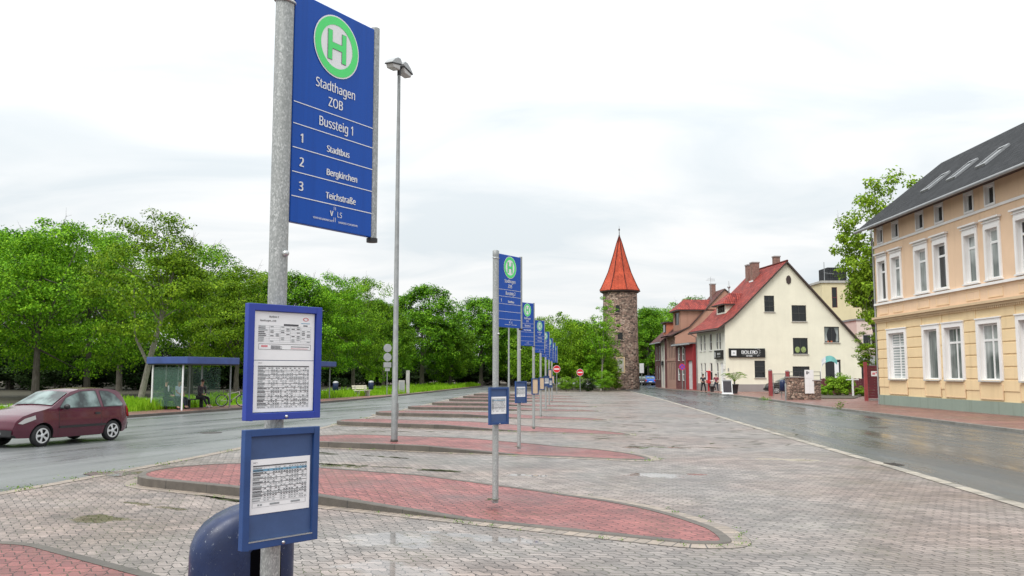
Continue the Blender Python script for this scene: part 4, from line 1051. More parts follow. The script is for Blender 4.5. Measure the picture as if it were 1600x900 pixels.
    for s in 'lr':
        a, b2 = Vector(J[s + 'an']), Vector(J[s + 'toe']); dv = (b2 - a); dv.z = 0
        dv = dv.normalized() if dv.length > .01 else Vector((0, -1, 0))
        sole = min(a.z, b2.z) - 0.055
        j = {'heel': (a.x - dv.x * .05, a.y - dv.y * .05, sole + .05, (0.045, 0.05)), 'mid': (a.x + dv.x * .08, a.y + dv.y * .08, sole + .045, (0.047, 0.045)), 'toe': (a.x + dv.x * .18, a.y + dv.y * .18, sole + .035, (0.045, 0.035)), 'ank': (a.x, a.y, a.z + .03, 0.05)}
        skin_mesh('shoe', shoe, j, [('heel', 'mid'), ('mid', 'toe'), ('heel', 'ank')], t, 'heel')
    return t
def sit(lean=0.0, cross=False, arms='lap', spread=.10, reach=0.0):
    J = {'pelvis': (0, 0, .56), 'chest': (0, -lean * .5 + .02, 1.0), 'neck': (0, -lean, 1.20), 'head': (0, -lean - .03, 1.37),
         'lsh': (.19, -lean * .8, 1.13), 'rsh': (-.19, -lean * .8, 1.13), 'lhip': (.09, 0, .54), 'rhip': (-.09, 0, .54),
         'lkn': (spread + .04, -.44, .53), 'rkn': (-spread - .04, -.44, .53), 'lan': (spread, -.45 - reach, .12), 'ran': (-spread, -.52 - reach, .12), 'ltoe': (spread + .02, -.58 - reach, .06), 'rtoe': (-spread - .02, -.65 - reach, .06)}
    J.update({'lel': (.27, -lean * .6 - .06, .86), 'rel': (-.27, -lean * .6 - .06, .86), 'lwr': (.10, -.30, .70), 'rwr': (-.10, -.30, .70), 'lha': (.04, -.36, .68), 'rha': (-.05, -.37, .68)})
    if cross:
        J['lkn'] = (.02, -.46, .66); J['lan'] = (-.10, -.66, .34); J['ltoe'] = (-.13, -.80, .30)
    return J
def stand(stride=.0, bend=False, arms=0):
    J = {'pelvis': (0, 0, .94), 'chest': (0, 0.0, 1.26), 'neck': (0, .0, 1.47), 'head': (0, -.03, 1.62), 'lsh': (.19, 0, 1.40), 'rsh': (-.19, 0, 1.40),
         'lhip': (.09, 0, .90), 'rhip': (-.09, 0, .90), 'lkn': (.13 + stride * .5, -.04, .50), 'rkn': (-.12 - stride * .4, -.02, .50), 'lan': (.15 + stride, .03, .09), 'ran': (-.14 - stride * .7, .03, .09),
         'ltoe': (.19 + stride, -.12, .055), 'rtoe': (-.18 - stride * .7, -.12, .055), 'lel': (.26, .02, 1.13), 'rel': (-.27, .02, 1.13), 'lwr': (.20, -.16, .97), 'rwr': (-.18, -.18, .99), 'lha': (.14, -.22, .95), 'rha': (-.12, -.24, .98)}
    if bend: J['rkn'] = (-.12, -.30, .62); J['ran'] = (-.12, .06, .36); J['rtoe'] = (-.13, -.07, .30)
    return J
G_W = 'people waiting at the bus shelters'
def in_shelter(sh, x, back=1.5, z=0.0):
    m = Matrix.Translation(sh.location) @ Matrix.Rotation(sh.rotation_euler.z, 4, 'Z'); q = m @ Vector((x, back, z)); return (q.x, q.y, sh.location.z)
s1z = SH_RZ
person(in_shelter(sh1, 0.55), s1z + R(10), 'seated person in black jacket and white shirt with dark glasses, leftmost in the nearer shelter', sit(-.06, False, spread=.08, reach=.12), M['cl_black'], M['cl_black'], M['cl_black'], group=G_W, shirt=M['cl_white'])
person(in_shelter(sh1, 1.35), s1z + R(5), 'seated person in pale blue shirt, half behind the white shelter post', sit(.06, False), M['cl_paleblue'], M['cl_jeans'], M['cl_black'], group=G_W, sleeves='short')
person(in_shelter(sh1, 3.05), s1z + R(-6), 'seated person in dark coat and pale shoes leaning forward next to the bicycle', sit(.16, False, spread=.12, reach=.15), M['cl_charcoal'], M['cl_black'], M['shoe_white'], group=G_W)
person(in_shelter(sh2, 3.0), R(78), 'seated person in black inside the farther shelter, mostly behind the timetable case', sit(.05, False, spread=.1, reach=.2), M['cl_black'], M['cl_black'], M['cl_black'], group=G_W)

# ------------------------------------------------------------------ bicycle
def bicycle(p, rz):
    t = empty('bicycle', p, rz, 'black mountain bike with pale frame parked at the right end of the nearer shelter', 'bicycle')
    Y = Vector((0, 0, 1)); r = 0.335
    for x, nm in ((-0.53, 'wheel'), (0.53, 'wheel')):
        w = empty(nm, (x, 0, r)); w.parent = t
        m = MB(); m.torus((0, 0, 0), r - .025, .025, X_, Y, 28, 8); m.build('tyre', M['rubber'], w)
        m = MB(); m.torus((0, 0, 0), r - .055, .010, X_, Y, 28, 6); m.build('rim', M['steel'], w)
        m = MB(); m.tube([(0, -.04, 0), (0, .04, 0)], .02, 8)
        for k in range(14):
            a = math.pi * 2 * k / 14; m.tube([(0, .02 * (-1) ** k, 0), ((r - .06) * math.cos(a), 0, (r - .06) * math.sin(a))], .003, 4)
        m.build('hub', M['steel'], w)
    bb_, st, hd, hb = (-.08, 0, .30), (-.22, 0, .74), (.36, 0, .82), (.40, 0, .66)
    m = MB(); m.tube([bb_, st], .018, 8); m.tube([bb_, hb], .022, 8); m.tube([(-.2, 0, .68), hd], .02, 8); m.tube([hd, hb], .022, 8)
    for s in (-.05, .05): m.tube([bb_, (-.53, s, r)], .011, 6); m.tube([(-.2, 0, .68), (-.53, s, r)], .010, 6)
    m.build('frame', M['shoe_white'], t)
    m = MB()
    for s in (-.055, .055): m.tube([(.41, s * .6, .64), (.53, s, r)], .015, 6)
    m.build('fork', M['cl_charcoal'], t)
    m = MB(); m.tube([(.36, 0, .82), (.33, 0, .98)], .014, 6); m.tube([(.30, -.31, 1.0), (.36, -.12, .98), (.36, .12, .98), (.30, .31, 1.0)], .013, 8); m.build('handlebar', M['trim'], t)
    m = MB(); m.ball((-.27, 0, .90), (.13, .06, .03), 12, 8); m.tube([(-.22, 0, .72), (-.26, 0, .89)], .013, 6); m.build('saddle', M['trim'], t)
    m = MB(); m.lathe([(.09, -.004), (.09, .004)], 18); m.tube([(0, 0, .05), (.12, .12, .05)], .01, 6); m.tube([(0, 0, -.05), (-.12, -.12, -.05)], .01, 6)
    o = m.build('crank', M['trim'], t); o.location = bb_; o.rotation_euler = (R(90), 0, 0)
p = gp(362, 635.5, 0.115); bicycle((p.x, p.y, .117), R(12))

# ------------------------------------------------------------------ cars
def grid_poly(poly, sx, sz):
    """triangulated outline cut into cells: list of faces of (x, z) corners"""
    bm = bmesh.new(); vs = [bm.verts.new((x, z, 0)) for x, z in poly]; bm.faces.new(vs)
    xs = [p[0] for p in poly]; zs = [p[1] for p in poly]
    for lo, hi, st, ax in ((min(xs), max(xs), sx, 0), (min(zs), max(zs), sz, 1)):
        c = lo + st
        while c < hi - 0.01:
            co = [0, 0, 0]; no = [0, 0, 0]; co[ax] = c; no[ax] = 1
            bmesh.ops.bisect_plane(bm, geom=bm.verts[:] + bm.edges[:] + bm.faces[:], plane_co=co, plane_no=no); c += st
    bmesh.ops.triangulate(bm, faces=[f for f in bm.faces if len(f.verts) > 4])
    out = [[(v.co.x, v.co.y) for v in f.verts] for f in bm.faces]; bm.free(); return out
def arc_pts(cx, cz, r, a0, a1, n=10): return [(cx + r * math.cos(a0 + (a1 - a0) * i / n), cz + r * math.sin(a0 + (a1 - a0) * i / n)) for i in range(n + 1)]
def car(loc, rz, label, paint, L=3.8, H=1.44, hatch=True, group=None, detail=True):
    """x runs from the tail (0) to the nose; wheels stand on z=0"""
    t = empty('parked_car' if group else 'car', loc, rz, label, 'car', group)
    k = L / 3.8; hk = H / 1.44
    rw, fw_ = 0.66 * k, 3.06 * k; ra = 0.335
    if hatch: up = [(0.05, .34), (0.0, .48), (0.015, .62), (0.05, .84), (0.10, .99), (0.22, 1.20), (0.34, 1.33), (0.50, 1.395), (0.85, 1.435), (1.35, 1.44), (1.80, 1.42), (2.08, 1.365), (2.45, 1.17), (2.80, .985), (3.02, .935), (3.35, .87), (3.6, .78), (3.74, .66), (3.80, .5), (3.78, .36), (3.68, .25)]
    else: up = [(0.05, .34), (0.0, .50), (0.02, .80), (0.10, .98), (0.45, 1.03), (0.62, 1.06), (1.0, 1.33), (1.25, 1.41), (1.7, 1.44), (2.05, 1.41), (2.3, 1.31), (2.82, .98), (3.05, .93), (3.4, .87), (3.62, .78), (3.74, .66), (3.80, .5), (3.78, .36), (3.68, .25)]
    up = [(x * k, z * hk if z > .6 else z) for x, z in up]
    poly = up + arc_pts(fw_, .30, ra, R(-10), R(190), 12) + [(fw_ - ra - .08, .21), (rw + ra + .08, .21)] + arc_pts(rw, .30, ra, R(-10), R(190), 12) + [(0.22 * k, .25)]
    belt = 0.93 * hk
    def w(x, z):
        v = 0.825
        if z > belt: v -= (z - belt) * 0.40
        v -= max(0, .45 - z) * .12
        v -= 0.03 * ((z - .6) / .4) ** 2 if z < belt else 0.02
        e = max(0, .40 - x) / .40; v -= .15 * e * e
        e = max(0, x - (L - .75)) / .75; v -= .24 * e * e
        return v
    def crown(x, z, t_):
        b = 1 - t_ * t_
        if x > L - .5: return (.09 * b * (x - L + .5) / .5, .015 * b)
        if x < .45 and z < 1.3 * hk: return (-.05 * b, 0)
        return (0, .035 * b if z > .75 else 0)
    body = MB(); body.use(paint)
    for f in grid_poly(poly, .16 * k, .11):
        body.face([(x, w(x, z), z) for x, z in f], None, True); body.face([(x, -w(x, z), z) for x, z in reversed(f)], None, True)
    ts = [1, .96, .75, .4, 0, -.4, -.75, -.96, -1]
    n = len(poly)
    ed = []
    for i in range(n):                              # same subdivision as the sides
        a, b = poly[i], poly[(i + 1) % n]; cuts = [0, 1]
        for lo, st, ax in ((min(p[0] for p in poly), .16 * k, 0), (min(p[1] for p in poly), .11, 1)):
            d = b[ax] - a[ax]
            if abs(d) < 1e-6: continue
            c = lo + st
            while c < 6:
                u = (c - a[ax]) / d
                if 0.001 < u < .999: cuts.append(u)
                c += st
        cuts = sorted(cuts)
        for u0, u1 in zip(cuts, cuts[1:]): ed.append(((a[0] + (b[0] - a[0]) * u0, a[1] + (b[1] - a[1]) * u0), (a[0] + (b[0] - a[0]) * u1, a[1] + (b[1] - a[1]) * u1), i))
    def across(p, t_, extra=0.0):
        dx, dz = crown(p[0], p[1], t_); return (p[0] + dx, w(*p) * t_, p[1] + dz)
    for a, b, i in ed:
        low = a[1] < .36 and b[1] < .36 or i >= len(up) - 1
        body.use(M['trim'] if low else paint)
        for t0, t1 in zip(ts, ts[1:]): body.face([across(a, t0), across(a, t1), across(b, t1), across(b, t0)], None, True)
    o = body.build('body', None, t)
    bm = bmesh.new(); bm.from_mesh(o.data); bmesh.ops.remove_doubles(bm, verts=bm.verts, dist=.0015); bmesh.ops.recalc_face_normals(bm, faces=bm.faces); bm.to_mesh(o.data); bm.free()
    o.data.set_sharp_from_angle(angle=R(32))
    def patch(mb, pl, off, sides=(1, -1)):
        for s in sides:
            for f in grid_poly(pl, .2, .15):
                q = [(x, s * (w(x, z) + off), z) for x, z in f]; mb.face(q if s < 0 else list(reversed(q)), None, True)
    z0, z1 = belt + .03, 1.355 * hk
    if hatch:
        qt = [(.36, z0), (.30, z0 + .035), (.36, z0 + .12), (.54, z1 - .10), (.74, z1 - .01), (1.02, z1 + .015), (1.06, z1), (1.02, z0)]
        dr = [(1.16, z0), (1.22, z1), (1.26, z1 + .02), (1.75, z1 + .005), (1.98, z1 - .06), (2.28, 1.20 * hk), (2.52, z0 + .03), (2.5, z0)]
    else:
        qt = [(.80, z0 + .02), (1.08, z1 - .08), (1.26, z1), (1.42, z1 + .01), (1.42, z0)]
        dr = [(1.52, z0), (1.52, z1 + .01), (1.95, z1), (2.2, z1 - .08), (2.6, z0 + .03), (2.58, z0)]
    for pl in (qt, dr):
        pl = [(x * k, z) for x, z in pl]; cx = sum(p[0] for p in pl) / len(pl); cz = sum(p[1] for p in pl) / len(pl)
        big = [(cx + (x - cx) * 1.05, cz + (z - cz) * 1.09) for x, z in pl]
        for sd in (1, -1):
            m = MB(); patch(m, big, .0035, (sd,)); fr = m.build('window_seal', M['trim'], t)
            m = MB(); patch(m, pl, .007, (sd,)); m.build('window', M['car_glass'], fr)
    def band(mb, pa, pb, fr, off=.008):
        pa, pb = (pa[0] * k, pa[1] * hk), (pb[0] * k, pb[1] * hk); N = 6
        nx, nz = (pb[1] - pa[1]), -(pb[0] - pa[0]); l = math.hypot(nx, nz); nx, nz = nx / l, nz / l
        if nz < 0: nx, nz = -nx, -nz
        P = [(pa[0] + (pb[0] - pa[0]) * i / N, pa[1] + (pb[1] - pa[1]) * i / N) for i in range(N + 1)]
        for a, b in zip(P, P[1:]):
            for t0, t1 in zip(ts[1:], ts[2:-1]):
                q = [across(a, t0 * fr), across(a, t1 * fr), across(b, t1 * fr), across(b, t0 * fr)]
                mb.face([(x + nx * off, y, z + nz * off) for x, y, z in q], None, True)
    m = MB(); band(m, (2.14, 1.34), (2.74, 1.02), .97, .014); m.build('windscreen', M['car_glass'], t)
    m = MB(); band(m, *(((.125, 1.03), (.33, 1.32)) if hatch else ((.66, 1.085), (1.0, 1.33))), .93, .02); m.build('rear_window', M['car_glass'], t)
    for sd in (1, -1):
        m = MB(); patch(m, [(.95 * k, .46), (.95 * k, .52), (2.55 * k, .52), (2.55 * k, .46)], .012, (sd,)); m.build('side_moulding', M['trim'], t)
        if detail:
            for x in (1.11 * k, 2.56 * k):
                m = MB(); patch(m, [(x, .27), (x + .012, .27), (x + .012, belt), (x, belt)], .002, (sd,)); m.build('door_gap', M['black'], t)
            m = MB(); patch(m, [(1.18 * k, .78), (1.18 * k, .84), (1.36 * k, .845), (1.36 * k, .785)], .022, (sd,)); m.build('door_handle', M['trim'], t)
    for s in (1, -1):
        m = MB(); m.ball((2.42 * k, s * .92, .99 * hk), (.07, .10, .075), 10, 8); m.build('wing_mirror', M['trim'], t)
        m = MB(); pl = [(.02, .66), (.055, .90), (.16, .97), (.15, .78), (.10, .66)] if hatch else [(.03, .7), (.08, .9), (.3, .9), (.28, .7)]
        for f in grid_poly([(x * k, z * hk) for x, z in pl], .2, .2): m.face([(x - .012, s * (w(x, z) + .006), z) for x, z in f])
        q = [(.0, .66), (.045, .92)]
        m.face([(-.03, s * .70, .66), (.0, s * .55, .66), (.03, s * .55, .90), (.015, s * .70, .90)]); m.build('tail_light', M['red_light'], t)
        m = MB(); pl = [(3.28 * k, .72), (3.30 * k, .82), (3.56 * k, .74), (3.70 * k, .62), (3.6 * k, .60)]
        for f in grid_poly(pl, .15, .15): m.face([(x + .008, s * (w(x, z) + .012), z + .012) for x, z in f])
        m.build('headlight', M['lamp_glass'], t)
    m = MB(); m.bb(-.065, -.27, .52, -.045, .27, .63); m.build('number_plate', M['white'], t)
    m = MB(); m.bb(L + .075, -.27, .36, L + .088, .27, .46); m.build('number_plate', M['white'], t)
    m = MB()
    for f0, f1 in (((.0, .30), (.0, .50)), ((L, .30), (L, .46))):
        a, b = f0, f1
        sgn = -1 if a[0] < 1 else 1
        for t0, t1 in zip(ts, ts[1:]):
            q = [across((a[0] if a[0] < 1 else L, a[1]), t0), across((a[0] if a[0] < 1 else L, a[1]), t1), across((b[0] if b[0] < 1 else L, b[1]), t1), across((b[0] if b[0] < 1 else L, b[1]), t0)]
            m.face([(x + sgn * .02, y, z) for x, y, z in q])
    m.build('bumper', M['trim'], t)
    m = MB(); m.bb(.9, -.6, .19, L - .9, .6, .23)
    for x in (rw, fw_): m.bb(x - .33, -.56, .24, x + .33, .56, .60)
    m.build('underbody', M['black'], t)
    for x in (rw, fw_):
        for s in (1, -1):
            wh = empty('wheel', (x, s * .71, .29)); wh.parent = t; wh.rotation_euler = (R(-90) * s, 0, 0)
            m = MB(); m.lathe([(.18, -.085), (.262, -.085), (.285, -.06), (.290, 0), (.285, .06), (.262, .085), (.19, .088)], 32, cap=False); m.build('tyre', M['rubber'], wh)
            m = MB(); m.use(M['black']); m.lathe([(.001, .05), (.20, .05)], 24, cap=False)
            m.use(M['rim']); m.ring((0, 0, .088), .165, .20, X_, Vector((0, 1, 0)), 30); m.lathe([(.001, .098), (.05, .096), (.062, .088)], 16, cap=False)
            for j in range(5):
                a = 2 * math.pi * j / 5
                for b0 in (-.30, ): 
                    c0, c1 = a - .33, a + .33
                    m.face([(.055 * math.cos(c0), .055 * math.sin(c0), .09), (.17 * math.cos(a - .25), .17 * math.sin(a - .25), .087), (.17 * math.cos(a + .25), .17 * math.sin(a + .25), .087), (.055 * math.cos(c1), .055 * math.sin(c1), .09)])
            m.build('rim', None, wh)
    return t
ch_ = Vector((-.37, -.93, 0)).normalized(); tail = gp(183, 688, 0)   # rear left wheel touches the road here
left_of = Vector((-ch_.y, ch_.x, 0))
cl = tail - ch_ * 0.66 - left_of * 0.71
car((cl.x - .22, cl.y, 0.0), math.atan2(ch_.y, ch_.x), 'dark red three door hatchback driving along the wet bus road at the left edge', M['maroon'], L=3.7, H=1.50)
p = gp(1217, 615.5, .105); car((p.x + 2.95, p.y + .75, .106), R(180), 'black hatchback parked at the house wall behind the faded red post', M['car_black'], L=3.9, H=1.5, group='cars parked by the houses')
for px, mat_, hatch, lab in ((1003, 'car_dark', True, 'dark small car parked at the end of the street next to the stone tower'), (1016.5, 'car_blue', True, 'bright blue small car parked at the end of the street right of the tower'), (1033, 'car_grey', False, 'silver saloon parked right of the bright blue car'), (1049, 'car_dark', False, 'dark grey saloon parked beyond the brick houses, rightmost of the row')):
    q = at(px, 600, 133); car((q.x, q.y, 0.006), R(90), lab, M[mat_], L=3.9 if hatch else 4.3, hatch=hatch, group='cars parked beyond the tower', detail=False)
_dark = [o for o in bpy.data.objects if o.name.startswith('parked_car')]

# ------------------------------------------------------------------ buildings
def wall(parent, name, mat, o, u, n, poly, openings=(), reveal=.14, reveal_mat=None):
    """outline in (along u, height) with real openings; n points outwards"""
    o, u, n = Vector(o), Vector(u), Vector(n)
    bm = bmesh.new(); bm.faces.new([bm.verts.new((x, z, 0)) for x, z in poly])
    for r_ in openings:
        for c, ax in ((r_[0], 0), (r_[2], 0), (r_[1], 1), (r_[3], 1)):
            co = [0, 0, 0]; no = [0, 0, 0]; co[ax] = c; no[ax] = 1
            bmesh.ops.bisect_plane(bm, geom=bm.verts[:] + bm.edges[:] + bm.faces[:], plane_co=co, plane_no=no)
    mb = MB(); mb.use(mat)
    flip = u.cross(Z_).dot(n) < 0
    P = lambda x, z, d=0: o + u * x + Z_ * z + n * d
    for f in bm.faces:
        c = f.calc_center_median()
        if any(r_[0] < c.x < r_[2] and r_[1] < c.y < r_[3] for r_ in openings): continue
        q = [(v.co.x, v.co.y) for v in f.verts]
        area = sum(q[i][0] * q[(i + 1) % len(q)][1] - q[(i + 1) % len(q)][0] * q[i][1] for i in range(len(q)))
        if (area < 0) != flip: q.reverse()
        mb.face([P(x, z) for x, z in q], [(x + 20, z) for x, z in q])
    bm.free()
    mb.use(reveal_mat or mat)
    for a, b, c, d in openings:
        for (x0, z0_), (x1, z1_) in (((a, b), (c, b)), ((c, b), (c, d)), ((c, d), (a, d)), ((a, d), (a, b))):
            mb.face([P(x0, z0_), P(x1, z1_), P(x1, z1_, -reveal), P(x0, z0_, -reveal)], [(20, 0), (21, 0), (21, reveal), (20, reveal)])
    return mb.build(name, None, parent)
def window(parent, o, u, n, r_, fmat, pmat, bars=(1, 0), fw=.06, depth=.10, sill=True, sill_mat=None, name='window', trans=None, sill_out=.10):
    """frame with a pane and a sill in one opening; bars: vertical, horizontal"""
    o, u, n = Vector(o), Vector(u), Vector(n)
    a, b, c, d = r_; rot = math.atan2(u.y, u.x)
    P = lambda x, z, dd: o + u * x + Z_ * z + n * dd
    def bar(mb, x0, z0_, x1, z1_, d0, d1):
        mb.box(P((x0 + x1) / 2, (z0_ + z1_) / 2, (d0 + d1) / 2), (x1 - x0, abs(d1 - d0), z1_ - z0_), rot)
    m = MB(); e = .002
    bar(m, a + e, b + e, a + fw, d - e, -depth, -depth + .05); bar(m, c - fw, b + e, c - e, d - e, -depth, -depth + .05)
    bar(m, a + fw, b + e, c - fw, b + fw, -depth, -depth + .05); bar(m, a + fw, d - fw, c - fw, d - e, -depth, -depth + .05)
    for i in range(bars[0]):
        x = a + (c - a) * (i + 1) / (bars[0] + 1); bar(m, x - fw * .55, b + fw, x + fw * .55, d - fw, -depth + .003, -depth + .045)
    hz = [trans] if trans else [b + (d - b) * (i + 1) / (bars[1] + 1) for i in range(bars[1])]
    for z in hz: bar(m, a + fw, z - fw * .6, c - fw, z + fw * .6, -depth + .006, -depth + .042)
    f = m.build(name, fmat, parent)
    m = MB(); q = [P(a + .01, b + .01, -depth + .012), P(c - .01, b + .01, -depth + .012), P(c - .01, d - .01, -depth + .012), P(a + .01, d - .01, -depth + .012)]
    m.face(q); m.build('pane', pmat, f)
    if sill:
        m = MB(); bar(m, a - .06, b - .07, c + .06, b - .002, -depth + .02, sill_out); m.build('sill', sill_mat or M['sill'], f)
    return f
def gable_roof(parent, x0, x1, eave, ridge, y0, y1, xr, mat, th=.16, over=.35, vo=.25, name='roof'):
    """ridge along y; eaves at x0 and x1"""
    m = MB(); m.use(mat); E = []
    for xe, s in ((x0, -1), (x1, 1)):
        sl = (ridge - eave) / abs(xr - xe); xo = xe + s * over; zo = eave - over * sl
        L = math.hypot(xr - xo, ridge - zo); W = y1 - y0 + 2 * vo
        q = [(xo, y0 - vo, zo + th), (xo, y1 + vo, zo + th), (xr, y1 + vo, ridge + th), (xr, y0 - vo, ridge + th)]
        uv = [(0, 0), (W, 0), (W, L), (0, L)]
        if s > 0: q.reverse(); uv.reverse()
        q.reverse(); uv.reverse()
        m.use(mat); m.face(q, uv); E.append((xo, zo))
        m.use(M['fascia'])
        m.face([(xo, y0 - vo, zo), (xr, y0 - vo, ridge), (xr, y0 - vo, ridge + th), (xo, y0 - vo, zo + th)])
        m.face([(xo, y1 + vo, zo), (xr, y1 + vo, ridge), (xr, y1 + vo, ridge + th), (xo, y1 + vo, zo + th)])
        m.face([(xo, y0 - vo, zo), (xo, y1 + vo, zo), (xo, y1 + vo, zo + th), (xo, y0 - vo, zo + th)])
        m.face([(xo, y0 - vo, zo), (xo, y1 + vo, zo), (xr, y1 + vo, ridge), (xr, y0 - vo, ridge)])
    r_ = m.build(name, None, parent)
    c = MB(); c.tube([(xr, y0 - vo, ridge + th - .02), (xr, y1 + vo, ridge + th - .02)], .11, 8); c.build('ridge_cap', mat, r_)
    for (xo, zo), s in zip(E, (-1, 1)):
        c = MB(); c.tube([(xo + s * .07, y0 - vo, zo + .02), (xo + s * .07, y1 + vo, zo + .02)], .075, 8); c.build('gutter', M['zinc'], r_)
    return r_
def chimney(parent, x, y, z0_, z1_, w=.6, d=.6, mat=None):
    m = MB(); m.use(mat or M['chimney_brick']); m.bb(x - w / 2, y - d / 2, z0_, x + w / 2, y + d / 2, z1_)
    m.use(M['plinth']); m.bb(x - w / 2 - .05, y - d / 2 - .05, z1_ + .002, x + w / 2 + .05, y + d / 2 + .05, z1_ + .13)
    return m.build('chimney', None, parent)

# --- cream gabled house with the black restaurant sign; x along the gable, y along the street
BX, BY = 20.95, 85.0; B_RZ = R(5.8)
GW, GD, GE, GR, GXR = 13.9, 8.9, 6.55, 12.75, 6.45
bo = empty('gabled_house', (BX, BY, 0.1), B_RZ, 'cream house with red tiled gable roof and black restaurant sign at the street bend', 'house')
fx = Vector((1, 0, 0)); fy = Vector((0, 1, 0))
def bpx(px, py):                    # photo pixel on the gable wall -> (along, height)
    mi = Matrix.Rotation(-B_RZ, 4, 'Z') @ Matrix.Translation((-BX, -BY, -0.1))
    a = mi @ Vector((0, 0, HC)); b = mi @ at(px, py, 86); k = -a.y / (b.y - a.y); q = a + (b - a) * k
    return q.x, q.z
def brect(x0, y0, x1, y1):
    a = bpx(x0, y1); b = bpx(x1, y0); return (a[0], a[1], b[0], b[1])
gw = dict(attic=brect(1194.5, 462, 1209.5, 487), upper=brect(1237.5, 477, 1259.5, 502), right=brect(1288.5, 510.5, 1311, 535), mid=brect(1239.5, 528, 1262, 553),
          ground=brect(1179.5, 563.5, 1195.5, 590), low=brect(1239, 572.5, 1265, 592), door=brect(1291, 562, 1313.5, 612))
gw['door'] = (gw['door'][0], 0.05, gw['door'][2], gw['door'][3])
ehr = GE - 1.9
gpoly = [(0, 0), (GW, 0), (GW, ehr), (GXR, GR), (0, GE)]
slr = (GR - ehr) / (GW - GXR)
wall(bo, 'gable_wall', M['cream'], (0, 0, 0), fx, -fy, gpoly, list(gw.values()))
for k_, r_ in gw.items():
    if k_ == 'door': continue
    bars = {'attic': (1, 2), 'upper': (1, 1), 'right': (1, 0), 'mid': (1, 0), 'ground': (0, 2), 'low': (1, 0)}[k_]
    f = window(bo, (0, 0, 0), fx, -fy, r_, M['dark_frame'], M['pane'], bars, .07, .12)
    if k_ == 'right':
        for s in (0, 1):
            m = MB(); a, b, c, d = r_; w_ = (c - a) * .2
            x0 = a + .08 if s == 0 else c - .08; sg = 1 if s == 0 else -1
            m.face([(x0, .085, d - .08), (x0 + sg * w_ * 1.4, .085, d - .08), (x0 + sg * w_ * .6, .085, b + (d - b) * .5), (x0 + sg * w_ * .9, .085, b + .1), (x0, .085, b + .1)]); m.build('curtain', M['curtain'], f)
        m = MB()
        for q in (.35, .7): m.lathe([(.08, 0), (.11, .16)], 10, (a + q, -.03, b + .005))
        m.build('flower_pot', M['orange_render'], f)
    if k_ == 'mid':
        m = MB(); a, b, c, d = r_
        for q in (.32, .72): m.ball((a + (c - a) * q, .075, b + .42), (.26, .012, .30), 14, 8)
        m.build('window_decoration', M['lettuce'], f)
a, b, c, d = gw['door']
m = MB(); m.bb(a + .002, .08, b, a + .10, .13, d - .002); m.bb(c - .10, .08, b, c - .002, .13, d - .002); m.bb(a + .1, .08, d - .1, c - .1, .13, d - .002); dr = m.build('door', M['dark_frame'], bo)
m = MB(); m.bb(a + .1, .105, b, c - .1, .115, d - .1); m.build('pane', M['pane'], dr)
m = MB(); m.bb(c - .62, .085, b + 1.0, c - .18, .095, d - .25); m.build('poster', M['paper'], dr)
# small ornament in the gable top
q = bpx(1232, 437); m = MB()
m.prism([(q[0] - .22, q[1] - .30), (q[0], q[1] - .48), (q[0] + .22, q[1] - .30), (q[0] + .26, q[1] + .1), (q[0] + .16, q[1] + .34), (q[0], q[1] + .44), (q[0] - .16, q[1] + .34), (q[0] - .26, q[1] + .1)], 'y', -.05, -.004); m.build('gable_vent', M['fascia'], bo)
# street facade (looks to -x), y measured away from the gable
sfw = []
for y0, y1 in ((1.3, 1.85), (2.15, 2.7), (4.0, 4.75), (6.05, 6.6), (7.25, 7.8)): sfw.append((y0, 4.15, y1, 5.85))
gfw = []
for y0, y1 in ((2.15, 2.75), (4.0, 4.75), (6.05, 6.6), (7.25, 7.8)): gfw.append((y0, 1.05, y1, 2.85))
dop = (0.75, .02, 1.65, 2.85)
wall(bo, 'street_wall', M['cream_white'], (0, 0, 0), fy, -fx, [(0, 0), (GD, 0), (GD, GE), (0, GE)], sfw + gfw + [dop])
for r_ in sfw: window(bo, (0, 0, 0), fy, -fx, r_, M['white_frame'], M['pane'], (0, 1), .05, .10, True, M['stucco_white'])
for r_ in gfw: window(bo, (0, 0, 0), fy, -fx, r_, M['white_frame'], M['pane'], (0, 1), .05, .10, True, M['stucco_white'])
m = MB(); m.bb(.09, dop[0] + .01, .02, .13, dop[2] - .01, dop[3] - .01); m.build('door', M['white_frame'], bo)
wall(bo, 'rear_wall', M['cream'], (0, GD, 0), fx, fy, gpoly)
wall(bo, 'garden_wall', M['cream'], (GW, 0, 0), fy, fx, [(0, 0), (GD, 0), (GD, ehr), (0, ehr)])
m = MB(); m.bb(-.03, -.028, -.1, a - .02, -.003, .72); m.bb(c + .02, -.028, -.1, GW, -.003, .72); m.bb(-.03, -.003, -.1, -.003, dop[0] - .02, .72); m.bb(-.03, dop[2] + .02, -.1, -.003, GD, .72); m.build('plinth', M['plinth'], bo)
